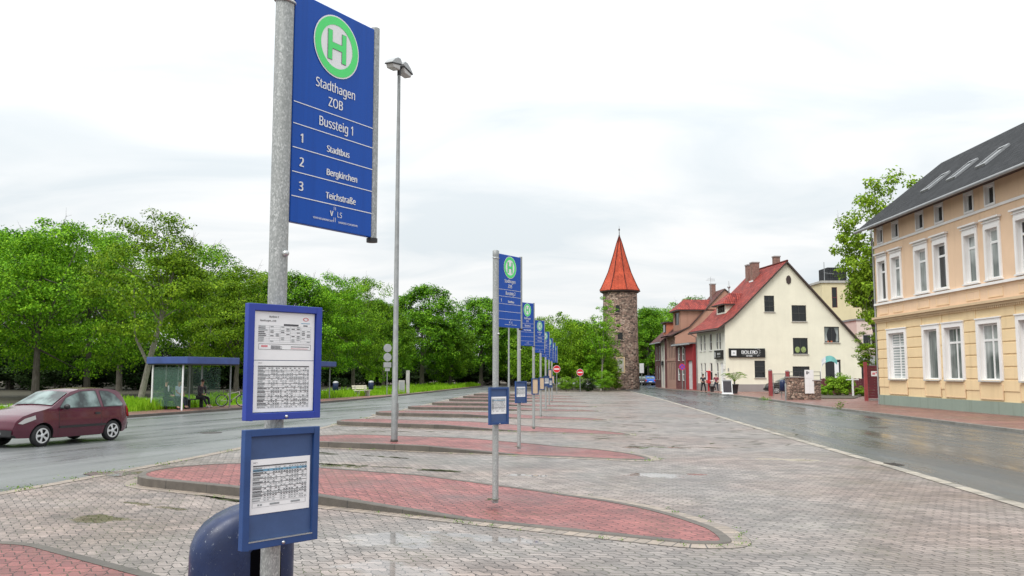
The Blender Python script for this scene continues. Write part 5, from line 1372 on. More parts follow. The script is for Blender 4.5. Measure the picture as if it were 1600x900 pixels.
# roof: left slope falls to the street, right slope goes lower
m = MB(); th = .2
for xe, ze, s in ((0, GE, -1), (GW, ehr, 1)):
    sl = (GR - ze) / abs(GXR - xe); xo = xe + s * .55; zo = ze - .55 * sl; y0, y1 = -.32, GD + .2
    if s < 0: prof = [(xo - .25, zo + .02), (xo + 1.3, zo + 1.25 * sl * .93), (GXR, GR)]
    else: prof = [(xo, zo), (GXR, GR)]
    Lr = 0
    for (xa, za), (xb, zb) in zip(prof, prof[1:]):
        L_ = math.hypot(xb - xa, zb - za)
        q = [(xa, y0, za + th), (xb, y0, zb + th), (xb, y1, zb + th), (xa, y1, za + th)]; uv = [(0, Lr), (0, Lr + L_), (y1 - y0, Lr + L_), (y1 - y0, Lr)]
        if s < 0: q.reverse(); uv.reverse()
        m.use(M['tile_red']); m.face(q, uv); Lr += L_
        m.use(M['fascia'])
        for yy in (y0, y1): m.face([(xa, yy, za), (xb, yy, zb), (xb, yy, zb + th), (xa, yy, za + th)])
        m.face([(xa, y0, za), (xb, y0, zb), (xb, y1, zb), (xa, y1, za)])
    m.face([(prof[0][0], y0, prof[0][1]), (prof[0][0], y1, prof[0][1]), (prof[0][0], y1, prof[0][1] + th), (prof[0][0], y0, prof[0][1] + th)])
rf = m.build('roof', None, bo)
m = MB(); m.tube([(GXR, -.32, GR + th), (GXR, GD + .2, GR + th)], .12, 8); m.build('ridge_cap', M['tile_red'], rf)
sl = (GR - GE) / GXR
m = MB(); m.tube([(-.86, -.32, GE - .5), (-.86, GD + .2, GE - .5)], .09, 8); m.build('gutter', M['fascia'], rf)
m = MB(); m.tube([(-.80, GD - .1, GE - .5), (-.1, GD - .1, GE - .9), (-.1, GD - .1, 0)], .05, 8); m.build('downpipe', M['zinc'], rf)
for yy, xx, hh in ((5.2, 5.25, 1.75), (7.2, 5.5, 1.5)): chimney(rf, xx, yy, GR - (GXR - xx) * sl - .3, GR - (GXR - xx) * sl + hh, .75, .75)
chimney(rf, GXR + .35, 3.2, GR - .5, GR + 1.0, .6, .6)
m = MB(); m.bb(4.78, 4.7, GR - (GXR - 4.85) * sl + .15, 4.86, 5.7, GR - (GXR - 4.85) * sl + .30); m.build('lead_flashing', M['white'], rf)
# dormer towards the street
dy0, dy1 = 3.4, 6.2; dx0 = 1.35; zb = GE + dx0 * sl + .1; zt = zb + 1.0
dm = empty('dormer', (0, 0, 0)); dm.parent = bo
wall(dm, 'front', M['cream_white'], (dx0, 0, 0), fy, -fx, [(dy0, zb - .3), (dy1, zb - .3), (dy1, zt), (dy0, zt)], [(dy0 + .35, zb + .12, dy1 - .35, zt - .1)])
window(dm, (dx0, 0, 0), fy, -fx, (dy0 + .35, zb + .12, dy1 - .35, zt - .1), M['dark_frame'], M['pane'], (2, 0), .07, .1, False)
m = MB()
xr_ = dx0 + (zt + .02 - zb) / sl + .1
for yy in (dy0, dy1):
    m = MB(); m.face([(dx0, yy, zb - .3), (xr_ + .6, yy, zb - .3), (xr_ + .6, yy, zt), (dx0, yy, zt)]); m.build('cheek', M['cream'], dm)
m = MB(); m.use(M['tile_red']); pk = zt + 1.15; xk = dx0 + (pk - zb) / sl
yc = (dy0 + dy1) / 2; e0 = (dx0 - .45, dy0 - .3, zt - .05); e1 = (dx0 - .45, dy1 + .3, zt - .05); hip = (dx0 + .9, yc - .35, pk); hip2 = (dx0 + .9, yc + .35, pk)
m.face([e1, e0, hip, hip2], [(2.6, 0), (0, 0), (1, 1.6), (1.6, 1.6)])
m.face([e0, (xr_ + .9, dy0 - .3, zt - .05), (xk + .5, yc - .35, pk), hip], [(0, 0), (3, 0), (3, 1.6), (1.2, 1.6)])
m.face([(xr_ + .9, dy1 + .3, zt - .05), e1, hip2, (xk + .5, yc + .35, pk)], [(3, 0), (0, 0), (1.2, 1.6), (3, 1.6)])
m.face([hip, (xk + .5, yc - .35, pk), (xk + .5, yc + .35, pk), hip2], [(0, 0), (2, 0), (2, .7), (0, .7)])
m.use(M['fascia'])
for q0, q1 in ((e0, e1), (e0, (xr_ + .9, dy0 - .3, zt - .05)), (e1, (xr_ + .9, dy1 + .3, zt - .05))): m.face([q0, q1, (q1[0], q1[1], q1[2] - .14), (q0[0], q0[1], q0[2] - .14)])
m.build('dormer_roof', None, dm)
m = MB(); m.lathe([(.05, 0), (.05, .5), (.16, .62), (.16, .72), (.05, .84), (.03, 1.3), (.001, 1.35)], 10, (dx0 + .9, yc, pk)); m.build('finial', M['zinc'], dm)
# restaurant signs
def sign_board(r_, name, o, u, n, out=.16):
    o, u, n = Vector(o), Vector(u), Vector(n); a, b, c, d = r_; rot = math.atan2(u.y, u.x)
    m = MB(); m.box(o + u * (a + c) / 2 + Z_ * (b + d) / 2 + n * (out / 2 + .004), (c - a, out, d - b), rot); return m.build(name, M['black'], bo, .01), o + n * (out + .008), u
r_ = brect(1138.5, 544.5, 1194.5, 558.5); a, b, c, d = r_
sg, so, su = sign_board(r_, 'restaurant_sign', (0, 0, 0), fx, -fy)
m = MB(); m.use(M['white']); w_, h_ = c - a, d - b
Pq = lambda fx_, fz_: so + su * (a + w_ * fx_) + Z_ * (b + h_ * fz_)
m.face([Pq(.06, .2), Pq(.20, .2), Pq(.20, .78), Pq(.06, .78)])
m.text('BOLER', .56, Pq(.335, .60), su, Z_, 'LEFT', .018, .98); m.text("'O", .56, Pq(.668, .60), su, Z_, 'LEFT', .018, .98)
for k in range(9):
    an = R(-70 + k * 22); cc = Pq(.745, .60); dv = su * math.cos(an) + Z_ * math.sin(an); nv = su * -math.sin(an) + Z_ * math.cos(an)
    m.face([cc + dv * .30 - nv * .012, cc + dv * .48 - nv * .012, cc + dv * .48 + nv * .012, cc + dv * .30 + nv * .012])
m.face([Pq(.36, .285), Pq(.74, .285), Pq(.74, .30), Pq(.36, .30)])
for k, (f0, f1) in enumerate(((.47, .52), (.535, .565), (.575, .64))): m.face([Pq(f0, .12), Pq(f1, .12), Pq(f1, .21), Pq(f0, .21)])
m.use(M['ink_soft'])
for f0, f1, z0_ in ((.095, .165, .42), (.105, .155, .50), (.125, .135, .56)):
    m.face([Pq(f0, z0_) - Vector((0, .004, 0)), Pq(f1, z0_) - Vector((0, .004, 0)), Pq(f1, z0_ + .05) - Vector((0, .004, 0)), Pq(f0, z0_ + .05) - Vector((0, .004, 0))])
m.build('lettering', None, sg)
r2 = (1.75, 3.28, 2.75, 4.02)
# sign over the street door hangs square to the wall on the street side
m = MB(); m.bb(-.22, .55, 3.22, -.004, 2.75, 4.08); s2 = m.build('street_sign', M['black'], bo, .01)
m = MB(); m.use(M['white']); xo = -.226
def Q2(y0, z0_, y1, z1_): m.face([(xo, y0, z0_), (xo, y1, z0_), (xo, y1, z1_), (xo, y0, z1_)])
Q2(2.35, 3.38, 2.55, 3.9); m.text("BOLER'O", .36, (xo, 1.35, 3.72), -fy, Z_, 'CENTER', .018, .8); Q2(.85, 3.42, 1.9, 3.44); m.build('lettering', None, s2)
# wall light, meter boxes by the door
m = MB(); m.bb(-.12, .35, 2.2, -.004, .6, 2.6); m.bb(-.1, .3, 1.3, -.004, .62, 1.8); m.build('wall_box', M['stucco_white'], bo)
m = MB(); m.bb(.2, -.05, 2.0, .3, -.004, 2.3); m.build('house_light', M['zinc'], bo)

# --- low brick and red house with the white garage door
ax0, ay0 = 19.75, 94.4
hA = empty('brick_house', (ax0, ay0, .1), R(6), 'small dark red brick house with red painted end and pale grey garage door', 'house')
Ld, Wd, Hh = 6.6, 6.0, 5.0
ow = [(3.4, 3.2, 4.1, 4.7), (5.0, 3.2, 5.7, 4.7), (3.4, .95, 4.2, 2.35), (5.0, .95, 5.8, 2.35)]
wall(hA, 'brick_wall', M['brick'], (0, 0, 0), fy, -fx, [(2.75, 0), (Ld, 0), (Ld, Hh), (2.75, Hh)], ow)
for r_ in ow: window(hA, (0, 0, 0), fy, -fx, r_, M['white_frame'], M['curtain'], (0, 1), .09, .08, True, M['brick'], sill_out=.05)
gd = (.45, .02, 2.2, 3.2)
wall(hA, 'red_wall', M['red_render'], (0, 0, 0), fy, -fx, [(0, 0), (2.75, 0), (2.75, Hh), (0, Hh)], [gd], .25)
m = MB(); m.bb(.18, gd[0] + .01, .03, .24, gd[2] - .01, gd[3] - .01)
dr = m.build('garage_door', M['grey_door'], hA); m = MB(); m.bb(.165, gd[0] + .06, 1.78, .178, gd[2] - .06, 1.82); m.bb(.14, gd[2] - .3, 1.25, .178, gd[2] - .24, 1.45); m.build('handle', M['white'], dr)
wall(hA, 'end_wall', M['red_render'], (0, 0, 0), fx, -fy, [(0, 0), (Wd, 0), (Wd, Hh), (0, Hh)])
m = MB(); m.bb(-.45, -.12, Hh + .002, Wd, Ld + .1, Hh + .14); m.build('roof', M['zinc'], hA)
m = MB(); m.tube([(-.5, -.1, Hh - .05), (-.5, Ld, Hh - .05)], .08, 8); m.tube([(-.46, 2.75, Hh - .1), (-.08, 2.75, Hh - .5), (-.08, 2.75, 0)], .05, 8); m.build('gutter', M['zinc'], hA)

# --- peach gabled house behind it
bx0, by0 = 19.1, 101.2
hB = empty('peach_house', (bx0, by0, .1), R(3), 'peach rendered house with pilaster windows and a red roofed dormer, behind the brick house', 'house')
Wb, Db, Eb, Rb, xrb = 12.5, 4.4, 6.15, 11.6, 6.0
op = []
for y0 in (.5, 1.25, 2.0, 2.9): op += [(y0, 3.6, y0 + .36, 5.7), (y0, 1.0, y0 + .36, 3.0)]
wall(hB, 'street_wall', M['peach_pale'], (0, 0, 0), fy, -fx, [(0, 0), (Db, 0), (Db, Eb), (0, Eb)], op)
for r_ in op: window(hB, (0, 0, 0), fy, -fx, r_, M['dark_frame'], M['pane'], (0, 1), .05, .1, False)
m = MB(); m.bb(-.06, -.05, 3.22, -.003, Db, 3.40); m.bb(-.06, -.05, Eb - .16, -.003, Db, Eb - .002); m.build('cornice', M['peach_pale'], hB)
wall(hB, 'gable_wall', M['peach'], (0, 0, 0), fx, -fy, [(0, 0), (Wb, 0), (Wb, Eb), (xrb, Rb), (1.7, Eb + .95), (0, Eb)])
m = MB(); th = .15
for prof in ([(-.7, Eb - .1), (1.7, Eb + .95), (xrb, Rb)], [(Wb + .3, Eb - .2), (xrb, Rb)]):
    Lr = 0
    for (xa, za), (xb, zb_) in zip(prof, prof[1:]):
        L_ = math.hypot(xb - xa, zb_ - za); m.use(M['tile_brown'])
        m.face([(xa, -.12, za + th), (xb, -.12, zb_ + th), (xb, Db + .1, zb_ + th), (xa, Db + .1, za + th)], [(0, Lr), (0, Lr + L_), (Db + .22, Lr + L_), (Db + .22, Lr)]); Lr += L_
        m.use(M['fascia'])
        for yy in (-.12, Db + .1): m.face([(xa, yy, za), (xb, yy, zb_), (xb, yy, zb_ + th), (xa, yy, za + th)])
        m.face([(xa, -.12, za), (xb, -.12, zb_), (xb, Db + .1, zb_), (xa, Db + .1, za)])
m.build('roof', None, hB)
dm = empty('dormer', (0, 0, 0)); dm.parent = hB
wall(dm, 'front', M['peach'], (.75, 0, 0), fy, -fx, [(.35, Eb + .1), (3.9, Eb + .1), (3.9, 9.3), (.35, 9.3)], [(1.1, 7.5, 3.1, 9.0)])
window(dm, (.75, 0, 0), fy, -fx, (1.1, 7.5, 3.1, 9.0), M['dark_frame'], M['pane'], (2, 0), .07, .1, False)
for y0 in (.355, 3.74):
    m = MB(); m.bb(.755, y0, Eb + .1, 5.0, y0 + .155, 9.3); m.build('cheek', M['peach'], dm)
m = MB(); m.use(M['tile_red']); m.face([(.3, -.05, 9.25), (5.6, -.05, 9.25), (5.0, 2.1, 10.6), (1.6, 2.1, 10.6)], [(0, 0), (5.3, 0), (5, 2.4), (1.3, 2.4)])
m.face([(5.6, 4.3, 9.25), (.3, 4.3, 9.25), (1.6, 2.1, 10.6), (5.0, 2.1, 10.6)], [(0, 0), (5.3, 0), (4, 2.4), (.6, 2.4)]); m.face([(.3, 4.3, 9.25), (.3, -.05, 9.25), (1.6, 2.1, 10.6)], [(0, 0), (4.3, 0), (2.1, 1.9)])
m.use(M['fascia']); m.bb(.32, .0, 9.10, 5.5, 4.25, 9.24); m.build('dormer_roof', None, dm)
chimney(hB, xrb - .5, 3.2, Rb - 1, Rb + .9, .6, .5)
m = MB(); m.tube([(xrb - 1.2, 1.5, Rb - 1), (xrb - 1.2, 1.5, Rb + 1.7)], .025, 6)
for i in range(4): m.tube([(xrb - 1.9 + i * .1, 1.5 - .3, Rb + 1.2 + i * .09), (xrb - .6, 1.5 + .3, Rb + 1.2 + i * .09)], .012, 4)
m.build('aerial', M['steel'], hB)

# --- farther brick house
hC = empty('brick_house', (18.75, 106.4, .1), R(1), 'narrow red brick house with cream corner and orange dormer, farthest of the row', 'house')
op = [(.9, 3.4, 1.6, 5.2), (3.2, 3.4, 3.9, 5.2), (3.2, 1.0, 3.9, 2.7), (5.0, 3.4, 5.7, 5.2), (5.0, 1.0, 5.7, 2.7), (.8, .05, 1.7, 2.6)]
wall(hC, 'brick_wall', M['brick'], (0, 0, 0), fy, -fx, [(2.4, 0), (6.6, 0), (6.6, 6.0), (2.4, 6.0)], [r_ for r_ in op if r_[0] > 2])
wall(hC, 'cream_wall', M['cream_white'], (0, 0, 0), fy, -fx, [(0, 0), (2.4, 0), (2.4, 6.0), (0, 6.0)], [r_ for r_ in op if r_[0] < 2])
for r_ in op[:-1]: window(hC, (0, 0, 0), fy, -fx, r_, M['white_frame'], M['pane'], (0, 1), .08, .1)
m = MB(); m.bb(.06, .81, .05, .10, 1.69, 2.59); m.build('door', M['grey_door'], hC)
wall(hC, 'far_wall', M['brick'], (0, 6.6, 0), fx, fy, [(0, 0), (9, 0), (9, 6), (4.5, 10), (0, 6)])
wall(hC, 'near_wall', M['brick'], (0, 0, 0), fx, -fy, [(0, 0), (9, 0), (9, 6), (4.5, 10), (0, 6)])
gable_roof(hC, 0, 9, 6.0, 10.0, 0, 6.6, 4.5, M['tile_brown'], over=.55)
dm = empty('dormer', (0, 0, 0)); dm.parent = hC
m = MB(); m.bb(.5, 1.0, 6.2, 4.0, 3.2, 8.0); m.build('front', M['orange_render'], dm)
m = MB(); m.bb(.2, .8, 8.002, 4.4, 3.4, 8.16); m.build('dormer_roof', M['fascia'], dm)
m = MB(); m.bb(.40, 1.5, 6.9, .497, 2.7, 7.8); m.build('window', M['pane'], dm)
m = MB(); m.bb(-.22, .7, 2.75, -.004, 1.6, 3.25) ; m.build('wall_lantern', M['black'], hC)

# --- yellow corner house on the right: facade looks to -x, x is measured towards the camera
YX, YY = 21.7, 51.3
ye = empty('yellow_house', (YX, YY, .1), R(-90), 'yellow and apricot corner house with white framed windows and dark tiled roof', 'house')
# local x -> -Y world (towards the camera), local y -> +X world (into the house); outward normal = -y
YL, YE = 19.0, 10.60
low = [(1.55, 1.50, 3.55, 4.08), (5.85, 1.50, 7.25, 4.08), (8.0, 1.50, 9.6, 4.08), (11.2, 1.5, 12.8, 4.08), (14.4, 1.5, 16.0, 4.08)]
upw = [(.50, 6.08, 1.50, 8.35), (2.35, 6.08, 3.40, 8.35), (5.25, 6.08, 6.45, 8.35), (7.35, 6.08, 8.5, 8.35), (10.3, 6.08, 11.3, 8.35), (12.2, 6.08, 13.2, 8.35), (14.6, 6.08, 15.6, 8.35), (16.6, 6.08, 17.6, 8.35)]
att = [(.60, 9.48, 1.25, 10.32), (2.6, 9.48, 3.3, 10.32), (5.5, 9.48, 6.25, 10.32), (7.6, 9.48, 8.35, 10.32), (10.5, 9.48, 11.2, 10.32), (12.3, 9.48, 13.0, 10.32)]
wall(ye, 'lower_wall', M['yellow_low'], (0, 0, 0), fx, -fy, [(0, .55), (YL, .55), (YL, 4.95), (0, 4.95)], low, .22, M['stucco_white'])
wall(ye, 'upper_wall', M['yellow_up'], (0, 0, 0), fx, -fy, [(0, 4.95), (YL, 4.95), (YL, YE), (0, YE)], upw + att, .22, M['stucco_white'])
m = MB(); m.bb(-.06, -.07, -.12, YL, -.003, .56); m.bb(-.06, -.003, -.12, -.003, 8, .56); m.build('plinth', M['plinth_green'], ye)
wall(ye, 'end_wall', M['yellow_low'], (0, 0, 0), fy, -fx, [(0, 0), (9, 0), (9, 10.6), (4.5, 14.2), (0, 10.6)])
wall(ye, 'near_end_wall', M['yellow_low'], (YL, 0, 0), fy, fx, [(0, 0), (9, 0), (9, 10.6), (4.5, 14.2), (0, 10.6)])
# rusticated bands below, cornices, panels
m = MB()
for zz in (1.0, 1.55, 2.10, 2.65, 3.20, 3.75, 4.30):
    segs = [(0, YL)]
    if 1.3 < zz < 4.5:
        segs = []; x = 0
        for a, b, c, d in low: segs.append((x, a - .26)); x = c + .26
        segs.append((x, YL))
    for s0, s1 in segs: m.bb(s0 + .005, -.034, zz + .035, s1 - .005, -.003, zz + .515)
m.build('rusticated_courses', M['yellow_low'], ye, .012)
m = MB(); m.use(M['sandstone']); m.bb(-.1, -.16, 4.86, YL, -.003, 4.98); m.bb(-.14, -.26, 4.982, YL, -.003, 5.10); 
for i in range(int(YL / .16)): m.bb(.02 + i * .16, -.13, 4.76, .10 + i * .16, -.003, 4.858)
m.use(M['stucco_white']); m.bb(-.08, -.12, 5.80, YL, -.003, 5.92); m.bb(-.05, -.07, 9.24, YL, -.003, 9.36)
m.build('cornice', None, ye)
def panel(x0, z0_, x1, z1_, d0, d1, mt):
    m = MB(); m.use(mt); m.bb(x0 + .05, d0, z0_ + .05, x1 - .05, d1, z1_ - .05); m.use(M['stucco_panel'])
    m.bb(x0, d0 - .012, z0_, x0 + .05, d1, z1_); m.bb(x1 - .05, d0 - .012, z0_, x1, d1, z1_); m.bb(x0 + .05, d0 - .012, z0_, x1 - .05, d1, z0_ + .05); m.bb(x0 + .05, d0 - .012, z1_ - .05, x1 - .05, d1, z1_); m.build('panel', None, ye)
M['stucco_panel'] = render_mat('pale_apricot_trim', (0.76, 0.56, 0.36), 0.2)
for a, b, c, d in upw: panel(a - .10, 5.24, c + .10, 5.68, -.014, -.003, M['yellow_up'])
for a, b, c, d in low: panel(a - .16, .64, c + .16, 1.36, -.046, -.036, M['yellow_low'])
for i, (a, b, c, d) in enumerate(low):
    f = window(ye, (0, 0, 0), fx, -fy, (a, b, c, d), M['white_frame'], M['blind'] if i == 0 else M['curtain'], (1, 0) if i != 1 else (0, 0), .085, .2, True, M['sill'], trans=d - .75 if i != 1 else None, sill_out=.16)
    m = MB()
    m.bb(a - .22, -.075, b - .002, a - .002, -.003, d + .22); m.bb(c + .002, -.075, b - .002, c + .22, -.003, d + .22); m.bb(a - .002, -.075, d + .002, c + .002, -.003, d + .22); m.bb(a - .26, -.11, d + .222, c + .26, -.003, d + .28)
    m.build('surround', M['stucco_white'], f, .008)
for i, (a, b, c, d) in enumerate(upw):
    f = window(ye, (0, 0, 0), fx, -fy, (a, b, c, d), M['white_frame'], M['curtain'] if i % 3 else M['pane'], (0, 0), .09, .2, False, trans=d - .6)
    m = MB(); m.bb(a - .17, -.07, b - .03, a - .002, -.003, d + .16); m.bb(c + .002, -.07, b - .03, c + .17, -.003, d + .16); m.bb(a - .002, -.07, d + .002, c + .002, -.003, d + .16)
    m.bb(a - .17, -.05, d + .162, c + .17, -.003, d + .42); m.bb(a - .22, -.11, d + .30, c + .22, -.052, d + .34); m.bb(a - .28, -.19, d + .422, c + .28, -.003, d + .50); m.bb(a - .22, -.12, b - .10, c + .22, -.003, b - .032)
    m.build('surround', M['stucco_white'], f, .006)
for a, b, c, d in att:
    f = window(ye, (0, 0, 0), fx, -fy, (a, b, c, d), M['white_frame'], M['pane'], (0, 0), .07, .16, False)
    m = MB(); m.bb(a - .09, -.04, b - .09, a - .002, -.003, d + .09); m.bb(c + .002, -.04, b - .09, c + .09, -.003, d + .09); m.bb(a - .002, -.04, d + .002, c + .002, -.003, d + .09); m.bb(a - .002, -.05, b - .09, c + .002, -.003, b - .002); m.build('surround', M['stucco_white'], f)
# roof: ridge along x, dark tiles, wide eaves
m = MB(); x0, x1 = -.45, YL; th = .18; yr, zr = 4.5, 14.42
for ye_, ze, s in ((-.85, 10.22, -1), (9.8, 10.22, 1)):
    L_ = math.hypot(yr - ye_, zr - ze); q = [(x0, ye_, ze + th), (x1, ye_, ze + th), (x1, yr, zr + th), (x0, yr, zr + th)]; uv = [(0, 0), (x1 - x0, 0), (x1 - x0, L_), (0, L_)]
    m.use(M['tile_dark']); m.face(q if s < 0 else list(reversed(q)), uv if s < 0 else list(reversed(uv)))
    m.use(M['fascia']); m.face([(x0, ye_, ze), (x1, ye_, ze), (x1, yr, zr), (x0, yr, zr)]); m.face([(x0, ye_, ze), (x0, yr, zr), (x0, yr, zr + th), (x0, ye_, ze + th)]); m.face([(x0, ye_, ze), (x1, ye_, ze), (x1, ye_, ze + th), (x0, ye_, ze + th)])
rf = m.build('roof', None, ye)
m = MB(); m.tube([(x0, -.93, 10.27), (x1, -.93, 10.27)], .09, 8); m.build('gutter', M['zinc'], rf)
m = MB(); m.bb(x0 + .1, -.55, 10.44, x1, -.003, 10.5); m.build('soffit', M['fascia'], rf)
sl = (14.42 - 10.22) / 5.35
for xx in (4.6, 7.4, 10.2):
    sk = MB(); y0, y1 = .75, 2.0
    def RP(x, y, h): return (x, y - h * .6, 10.22 + (y + .85) * sl + th + h)
    sk.use(M['zinc']); 
    for (xa, ya, xb, yb) in ((xx, y0, xx + .08, y1), (xx + .82, y0, xx + .9, y1), (xx + .08, y0, xx + .82, y0 + .1), (xx + .08, y1 - .1, xx + .82, y1)):
        A = [RP(xa, ya, 0), RP(xb, ya, 0), RP(xb, yb, 0), RP(xa, yb, 0)]; B = [RP(xa, ya, .09), RP(xb, ya, .09), RP(xb, yb, .09), RP(xa, yb, .09)]
        sk.face(B)
        for i in range(4): sk.face([A[i], A[(i + 1) % 4], B[(i + 1) % 4], B[i]])
    s_ = sk.build('skylight', None, rf); g2 = MB(); g2.face([RP(xx + .07, y0 + .08, .06), RP(xx + .83, y0 + .08, .06), RP(xx + .83, y1 - .08, .06), RP(xx + .07, y1 - .08, .06)]); g2.build('pane', M['pane'], s_)
m = MB(); m.tube([(-.08, -.05, 0), (-.08, -.05, 9.9)], .05, 8); m.build('downpipe', M['zinc'], ye)
# balcony at the far corner of the yellow house
bl = empty('balcony', (0, 0, 0)); bl.parent = ye
m = MB(); m.bb(-1.5, .6, 4.55, -.02, 3.4, 4.85); m.build('slab', M['orange_render'], bl)
m = MB()
m.bb(-1.5, .62, 5.85, -.02, .66, 5.9); m.bb(-1.5, .62, 4.95, -.02, .66, 5.0)
for i in range(13): m.tube([(-1.46 + i * .115, .64, 4.85), (-1.46 + i * .115, .64, 5.88)], .014, 5); m.torus((-1.42 + i * .115, .64, 5.4), .05, .012, X_, Z_, 10, 5)
m.build('railing', M['galv_far'], bl)

# --- round stone tower with eight sided spire
tp_ = at(970.5, 607, 105); TX, TY = tp_.x, 105.0
tw = empty('stone_tower', (TX, TY, 0), 0, 'round medieval rubble stone tower with tall orange red spire', 'tower')
m = MB(); TR = 2.12
prof = [(TR + .10, -.2), (TR + .06, 1.2), (TR, 3), (TR - .02, 6), (TR - .05, 9), (TR - .07, 11.85)]
prof = [(a[0] + (b[0] - a[0]) * i / 6, a[1] + (b[1] - a[1]) * i / 6) for a, b in zip(prof, prof[1:]) for i in range(6)] + [prof[-1]]
rn = random.Random(4); n = 56; V = []; F = []
for i, (r_, z) in enumerate(prof):
    for k in range(n):
        a = 2 * math.pi * k / n; rr = r_ + rn.uniform(-.035, .035); V.append((rr * math.cos(a), rr * math.sin(a), z))
for i in range(len(prof) - 1):
    for k in range(n): F.append((i * n + k, i * n + (k + 1) % n, (i + 1) * n + (k + 1) % n, (i + 1) * n + k))
m.mesh_faces(V, F, False); m.build('wall', M['rubble'], tw)
m = MB(); m.lathe([(TR + .38, 11.80), (TR + .46, 11.86), (TR + .30, 12.1), (TR - .02, 12.75), (TR * .70, 14.1), (TR * .38, 16.2), (TR * .17, 17.7), (.06, 18.55)], 8, smooth=False, phase=R(12)); sp_ = m.build('spire', M['tower_tile'], tw)
m = MB()
for k in range(8):
    a = 2 * math.pi * k / 8 + R(12); m.tube([(r_ * math.cos(a), r_ * math.sin(a), z + .03) for r_, z in ((TR + .47, 11.86), (TR + .30, 12.1), (TR - .02, 12.75), (TR * .70, 14.1), (TR * .38, 16.2), (TR * .17, 17.7), (.06, 18.55))], .055, 6)
m.build('hip_tiles', M['tile_red'], sp_)
m = MB(); m.lathe([(TR - .2, 11.55), (TR + .05, 11.6), (TR + .36, 11.79), (TR - .3, 11.795)], 32); m.build('eaves', M['fascia'], tw)
m = MB(); m.lathe([(.09, 18.45), (.10, 18.7), (.05, 18.8), (.035, 19.3), (.10, 19.4), (.10, 19.5), (.02, 19.6), (.001, 20.0)], 10); m.build('finial', M['iron'], tw)
for ang, z, w_, h_, door in ((255, 9.55, .50, .85, 0), (262, 6.3, .60, .85, 0), (262, 1.75 + 1.1, .75, 1.6, 1)):
    a = R(ang); c_ = Vector((math.cos(a) * (TR - .02), math.sin(a) * (TR - .02), z + (3.0 if door == 1 and False else 0)))
    wv = empty('window', c_, a - R(90) + R(180)); wv.parent = tw
    m = MB(); m.bb(-w_ / 2 - .16, -.09, -h_ / 2 - .16, w_ / 2 + .16, .12, -h_ / 2); m.bb(-w_ / 2 - .16, -.09, h_ / 2, w_ / 2 + .16, .12, h_ / 2 + .16); m.bb(-w_ / 2 - .16, -.09, -h_ / 2, -w_ / 2, .12, h_ / 2); m.bb(w_ / 2, -.09, -h_ / 2, w_ / 2 + .16, .12, h_ / 2); m.build('frame', M['sandstone'] if door else M['field_stone'], wv)
    m = MB(); m.bb(-w_ / 2 + .002, -.045, -h_ / 2 + .002, w_ / 2 - .002, .1, h_ / 2 - .002); m.build('pane', M['sill'] if door else M['black'], wv)

# --- background: pale yellow flat roofed block and low shop with awning
q0 = at(1284, 440, 118)
fb = empty('flat_roofed_block', (q0.x, 118, 0), 0, 'pale yellow flat roofed block rising behind the cream gabled house', 'building')
H_ = at(1284, 442, 118).z
op = [((1299 - 1284) / FPX * 118, H_ - 3.4, (1307.5 - 1284) / FPX * 118, H_ - .6), (4.2, H_ - 3.4, 5.0, H_ - .9), (8.2, H_ - 3.4, 9.0, H_ - .9)]
wall(fb, 'front_wall', M['pale_yellow'], (0, 0, 0), fx, -fy, [(0, 0), (13, 0), (13, H_), (0, H_)], op)
for r_ in op: window(fb, (0, 0, 0), fx, -fy, r_, M['maroon_wood'], M['pane'], (0, 1), .08, .12, False)
wall(fb, 'side_wall', M['pale_yellow'], (0, 0, 0), fy, -fx, [(0, 0), (9, 0), (9, H_), (0, H_)])
m = MB(); m.bb(-.2, -.2, H_ + .002, 13.2, 9, H_ + .3); m.build('roof', M['concrete'], fb)
m = MB(); m.bb(1.95, 3, H_ + .302, 4.6, 6.5, H_ + 2.5); m.build('lift_house', M['tile_dark'], fb)
m = MB(); m.bb(6.6, 1.0, H_ + .302, 9.5, 4, H_ + 1.7); m.build('roof_hatch', M['zinc'], fb)
m = MB(); m.tube([(.75, 1, H_ + .3), (.75, 1, H_ + 3.0)], .05, 6); m.tube([(.75, 1, H_ + 1.5), (2.0, 1, H_ + 1.4)], .025, 5); m.build('aerial', M['zinc'], fb)
q1 = at(1338, 500, 92)
sh_ = empty('low_shop', (q1.x, 92, .1), 0, 'low pale pink shop building with grey awning right of the cream house', 'building')
wall(sh_, 'front_wall', M['pinkish'], (0, 0, 0), fx, -fy, [(0, 0), (9, 0), (9, 7.4), (0, 7.4)], [(.3, .1, 7.5, 2.6), (.6, 4.4, 2.4, 5.9)])
window(sh_, (0, 0, 0), fx, -fy, (.3, .1, 7.5, 2.6), M['white_frame'], M['pane'], (4, 0), .09, .15, False, name='shop_window')
window(sh_, (0, 0, 0), fx, -fy, (.6, 4.4, 2.4, 5.9), M['white_frame'], M['pane'], (1, 0), .08, .12, False)
m = MB(); m.prism([(-1.6, 2.75), (-.01, 3.5), (-.01, 3.6), (-1.65, 2.86), (-1.65, 2.6), (-1.6, 2.6)], 'x', .1, 8.5); m.build('awning', M['awning'], sh_)
m = MB(); m.bb(2.0, -1.2, 4.1, 8.5, -1.1, 5.4); m.build('balcony_cloth', M['pink'], sh_)
m = MB(); m.bb(1.8, -1.25, 3.9, 8.7, -.01, 4.08); m.build('balcony_slab', M['concrete'], sh_)
m = MB(); m.bb(-.1, -.1, 7.402, 9.1, 6, 7.6); m.build('roof', M['zinc'], sh_)
wall(sh_, 'side_wall', M['pinkish'], (0, 0, 0), fy, -fx, [(0, 0), (6, 0), (6, 7.4), (0, 7.4)])

